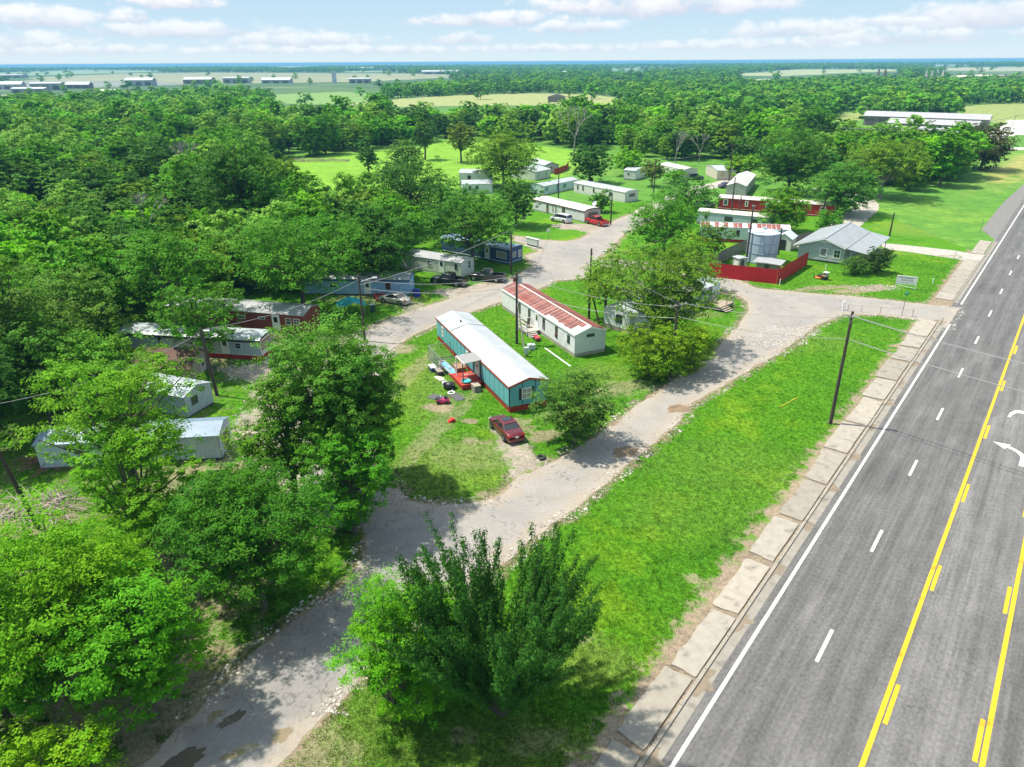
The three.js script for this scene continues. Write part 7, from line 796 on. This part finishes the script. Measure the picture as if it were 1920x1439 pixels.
// far woods and scattered trees out to the horizon
const far = [], rf = mulberry(77);
const openLand = [knollField, greenField, barnField, ...farFields.map((q) => q[0])], inFar = (x, z) => { for (const m of [1, 1.2, 1.45, 1.7]) for (const f of openLand) if (inPoly(x * m, z * m, f)) return true; return false; }; // fields and the clear ground on their near side
for (let z = -430; z > -5200; z -= 9 + (-z - 430) * 0.012) { const st = 10 + (-z - 430) * 0.007; for (let x = z * 0.78; x < -z * 0.78; x += st) { const px = x + (rf() - 0.5) * st, pz = z + (rf() - 0.5) * st, n = fbm(px * 0.0032, pz * 0.0032, 4), k = rf(), k2 = rf(), k3 = rf(); if (inFar(px, pz)) { if (k > 0.008) continue; } else if (n > 0.09 && k > 0.1 && pz < -800) continue; if (pz > -960 && (inPoly(px, pz, woodB) || !clear(px, pz)) && !(inPoly(px, pz, knollField) || inPoly(px, pz, greenField))) continue; const s = (0.85 + 0.5 * k2) * (1 + (-pz) / 9000); far.push([px, pz, [1, 3, 0, 5, 8, 3, 1, 4, 5][Math.floor(k3 * 9)], s, k * 40, s * 0.95]); } }
const fw = new THREE.Group(); fw.name = 'distant_woodland'; tag(fw, 'hazy far woods reaching to the horizon', 'woodland', null, 'stuff'); scene.add(fw); massOf(fw, tiny, far);
console.log('wood', spots.length, 'far', far.length, 'single tris', nTri);
// ---------------------------------------------------------------- grass tufts on the near lawns
{
  const blades = (n, h, w, seed) => { const r = mulberry(seed), p = [], nn = []; for (let i = 0; i < n; i++) { const a = r() * 6.28, q = r() * 0.09, x = Math.cos(a) * q, z = Math.sin(a) * q, b = r() * 6.28, l = h * (0.6 + 0.7 * r()), dx = Math.cos(b) * w, dz = Math.sin(b) * w, tx = x + Math.cos(a) * l * 0.55, tz = z + Math.sin(a) * l * 0.55; p.push(x - dx, 0, z - dz, x + dx, 0, z + dz, tx, l, tz); for (let k = 0; k < 3; k++) nn.push(-dz / w * 0.5, 0.85, dx / w * 0.5); } const g = new THREE.BufferGeometry(); g.setAttribute('position', new THREE.Float32BufferAttribute(p, 3)); g.setAttribute('normal', new THREE.Float32BufferAttribute(nn, 3)); return g; };
  const gm = new THREE.MeshPhysicalMaterial({ color: 0xffffff, roughness: 0.8, transmission: 0.25, thickness: 0, specularIntensity: 0.12, side: THREE.DoubleSide });
  const r = mulberry(31), list = [], c = [0, 0, 0];
  const paved = (x, z) => { const [s, o] = hwInv(x, z); return o > -3.6 + 0.0 || dRoad(x, z) < 0.15 || dYard(x, z) < 0.2 || dCar(x, z) < 0.1 || dTruck(x, z) < 0.1; };
  const homes = scene.children.filter((o) => /^(mobile_home|house|cabin)/.test(o.name)).map((o) => { const b = new THREE.Box3().setFromObject(o); o.updateMatrixWorld(true); const core = o.children[0].geometry; core.computeBoundingBox(); return [o.matrixWorld.clone().invert(), core.boundingBox]; }), V = new THREE.Vector3();
  const inside = (x, z) => homes.some(([m, b]) => { V.set(x, 0, z).applyMatrix4(m); return V.x > b.min.x - 0.1 && V.x < b.max.x + 0.1 && V.z > b.min.z - 0.1 && V.z < b.max.z + 0.1; });
  while (list.length < 260000) { const d = 19 + 100 * Math.pow(r(), 1.35), x = (r() * 2 - 1) * (d * 0.78 + 6), z = -d; if (x < -79 || x > 79 || paved(x, z) || inside(x, z)) continue; let w = 0; const rough = fbm(x * 0.9, z * 0.9, 4), fine = fbm(x * 4.3 + 7, z * 4.3, 2); for (const e of worn) { const q = inEll(x, z, e, e[4]); if (q < 2.2) w = Math.max(w, e[5] * sm(1.25, 0.3, q + rough * 1.7 + fine * 0.9)); } const [s, o] = hwInv(x, z); if (o > -8) w = Math.max(w, sm(-4.5, -3.4, o + rough * 2.2 + fine - 0.2)); if (x < -26 && fbm(x * 0.9, z * 0.9, 4) < 0) w = Math.max(w, 0.6); if (r() < w * 1.05) continue; turf(x, z, c); const k = 0.85 + 0.4 * r(); list.push([x, z, c[0] * k, c[1] * k, c[2] * k, 0.5 + 0.8 * r() * (1 + sm(0.1, 0.4, rough)), r() * 6.28]); }
  const im = new THREE.InstancedMesh(blades(9, 0.08, 0.011, 3), gm, list.length); im.name = 'grass'; const col = new THREE.Color();
  list.forEach(([x, z, a, b, cc, s, t], i) => { M4.compose(new THREE.Vector3(x, -0.005, z), Q4.setFromAxisAngle(UPV, t), new THREE.Vector3(s * 1.2, s, s * 1.2)); im.setMatrixAt(i, M4); im.setColorAt(i, col.setRGB(a, b, cc)); });
  tag(im, 'short bright green grass on the verge and lawns', 'grass', null, 'stuff'); im.receiveShadow = true; scene.add(im);
  // stones along the lane edges
  const sl = [], rs = mulberry(8), stone = new THREE.IcosahedronGeometry(0.09, 0).scale(1, 0.55, 0.8); let guard = 0; while (sl.length < 9000 && guard++ < 400000) { const d = 26 + 100 * rs(), x = (rs() * 2 - 1) * (d * 0.75), z = -d; const a = Math.min(dRoad(x, z), dYard(x, z)), b = fbm(x * 0.5, z * 0.5, 3); let ok = a > -0.6 && a < 1.0 && b > 0.0 && rs() < 0.5; if (inEll(x, z, [53.02, -100.14, 4, 1.6]) < 1 || inEll(x, z, [30.4, -78.82, 5, 2]) < 1 || inEll(x, z, [34.08, -82.04, 4, 2]) < 1) ok = rs() < 0.9; if (ok) sl.push([x, z, 0.35 + rs() * rs() * 1.5, rs() * 6.28, 0.25 + 0.35 * rs()]); }
  const si = new THREE.InstancedMesh(stone, new THREE.MeshStandardMaterial({ color: 0xffffff, roughness: 0.95 }), sl.length); si.name = 'gravel'; sl.forEach(([x, z, s, t, k], i) => { M4.compose(new THREE.Vector3(x, 0.02, z), Q4.setFromAxisAngle(UPV, t), new THREE.Vector3(s, s, s)); si.setMatrixAt(i, M4); si.setColorAt(i, col.setRGB(k, k * 0.92, k * 0.8)); }); tag(si, 'loose pale stones along the lane edges', 'gravel', null, 'stuff'); scene.add(si);
}
scene.traverse((o) => { if (o.isMesh) { o.castShadow = true; o.receiveShadow = true; } });
renderer.render(scene, camera);
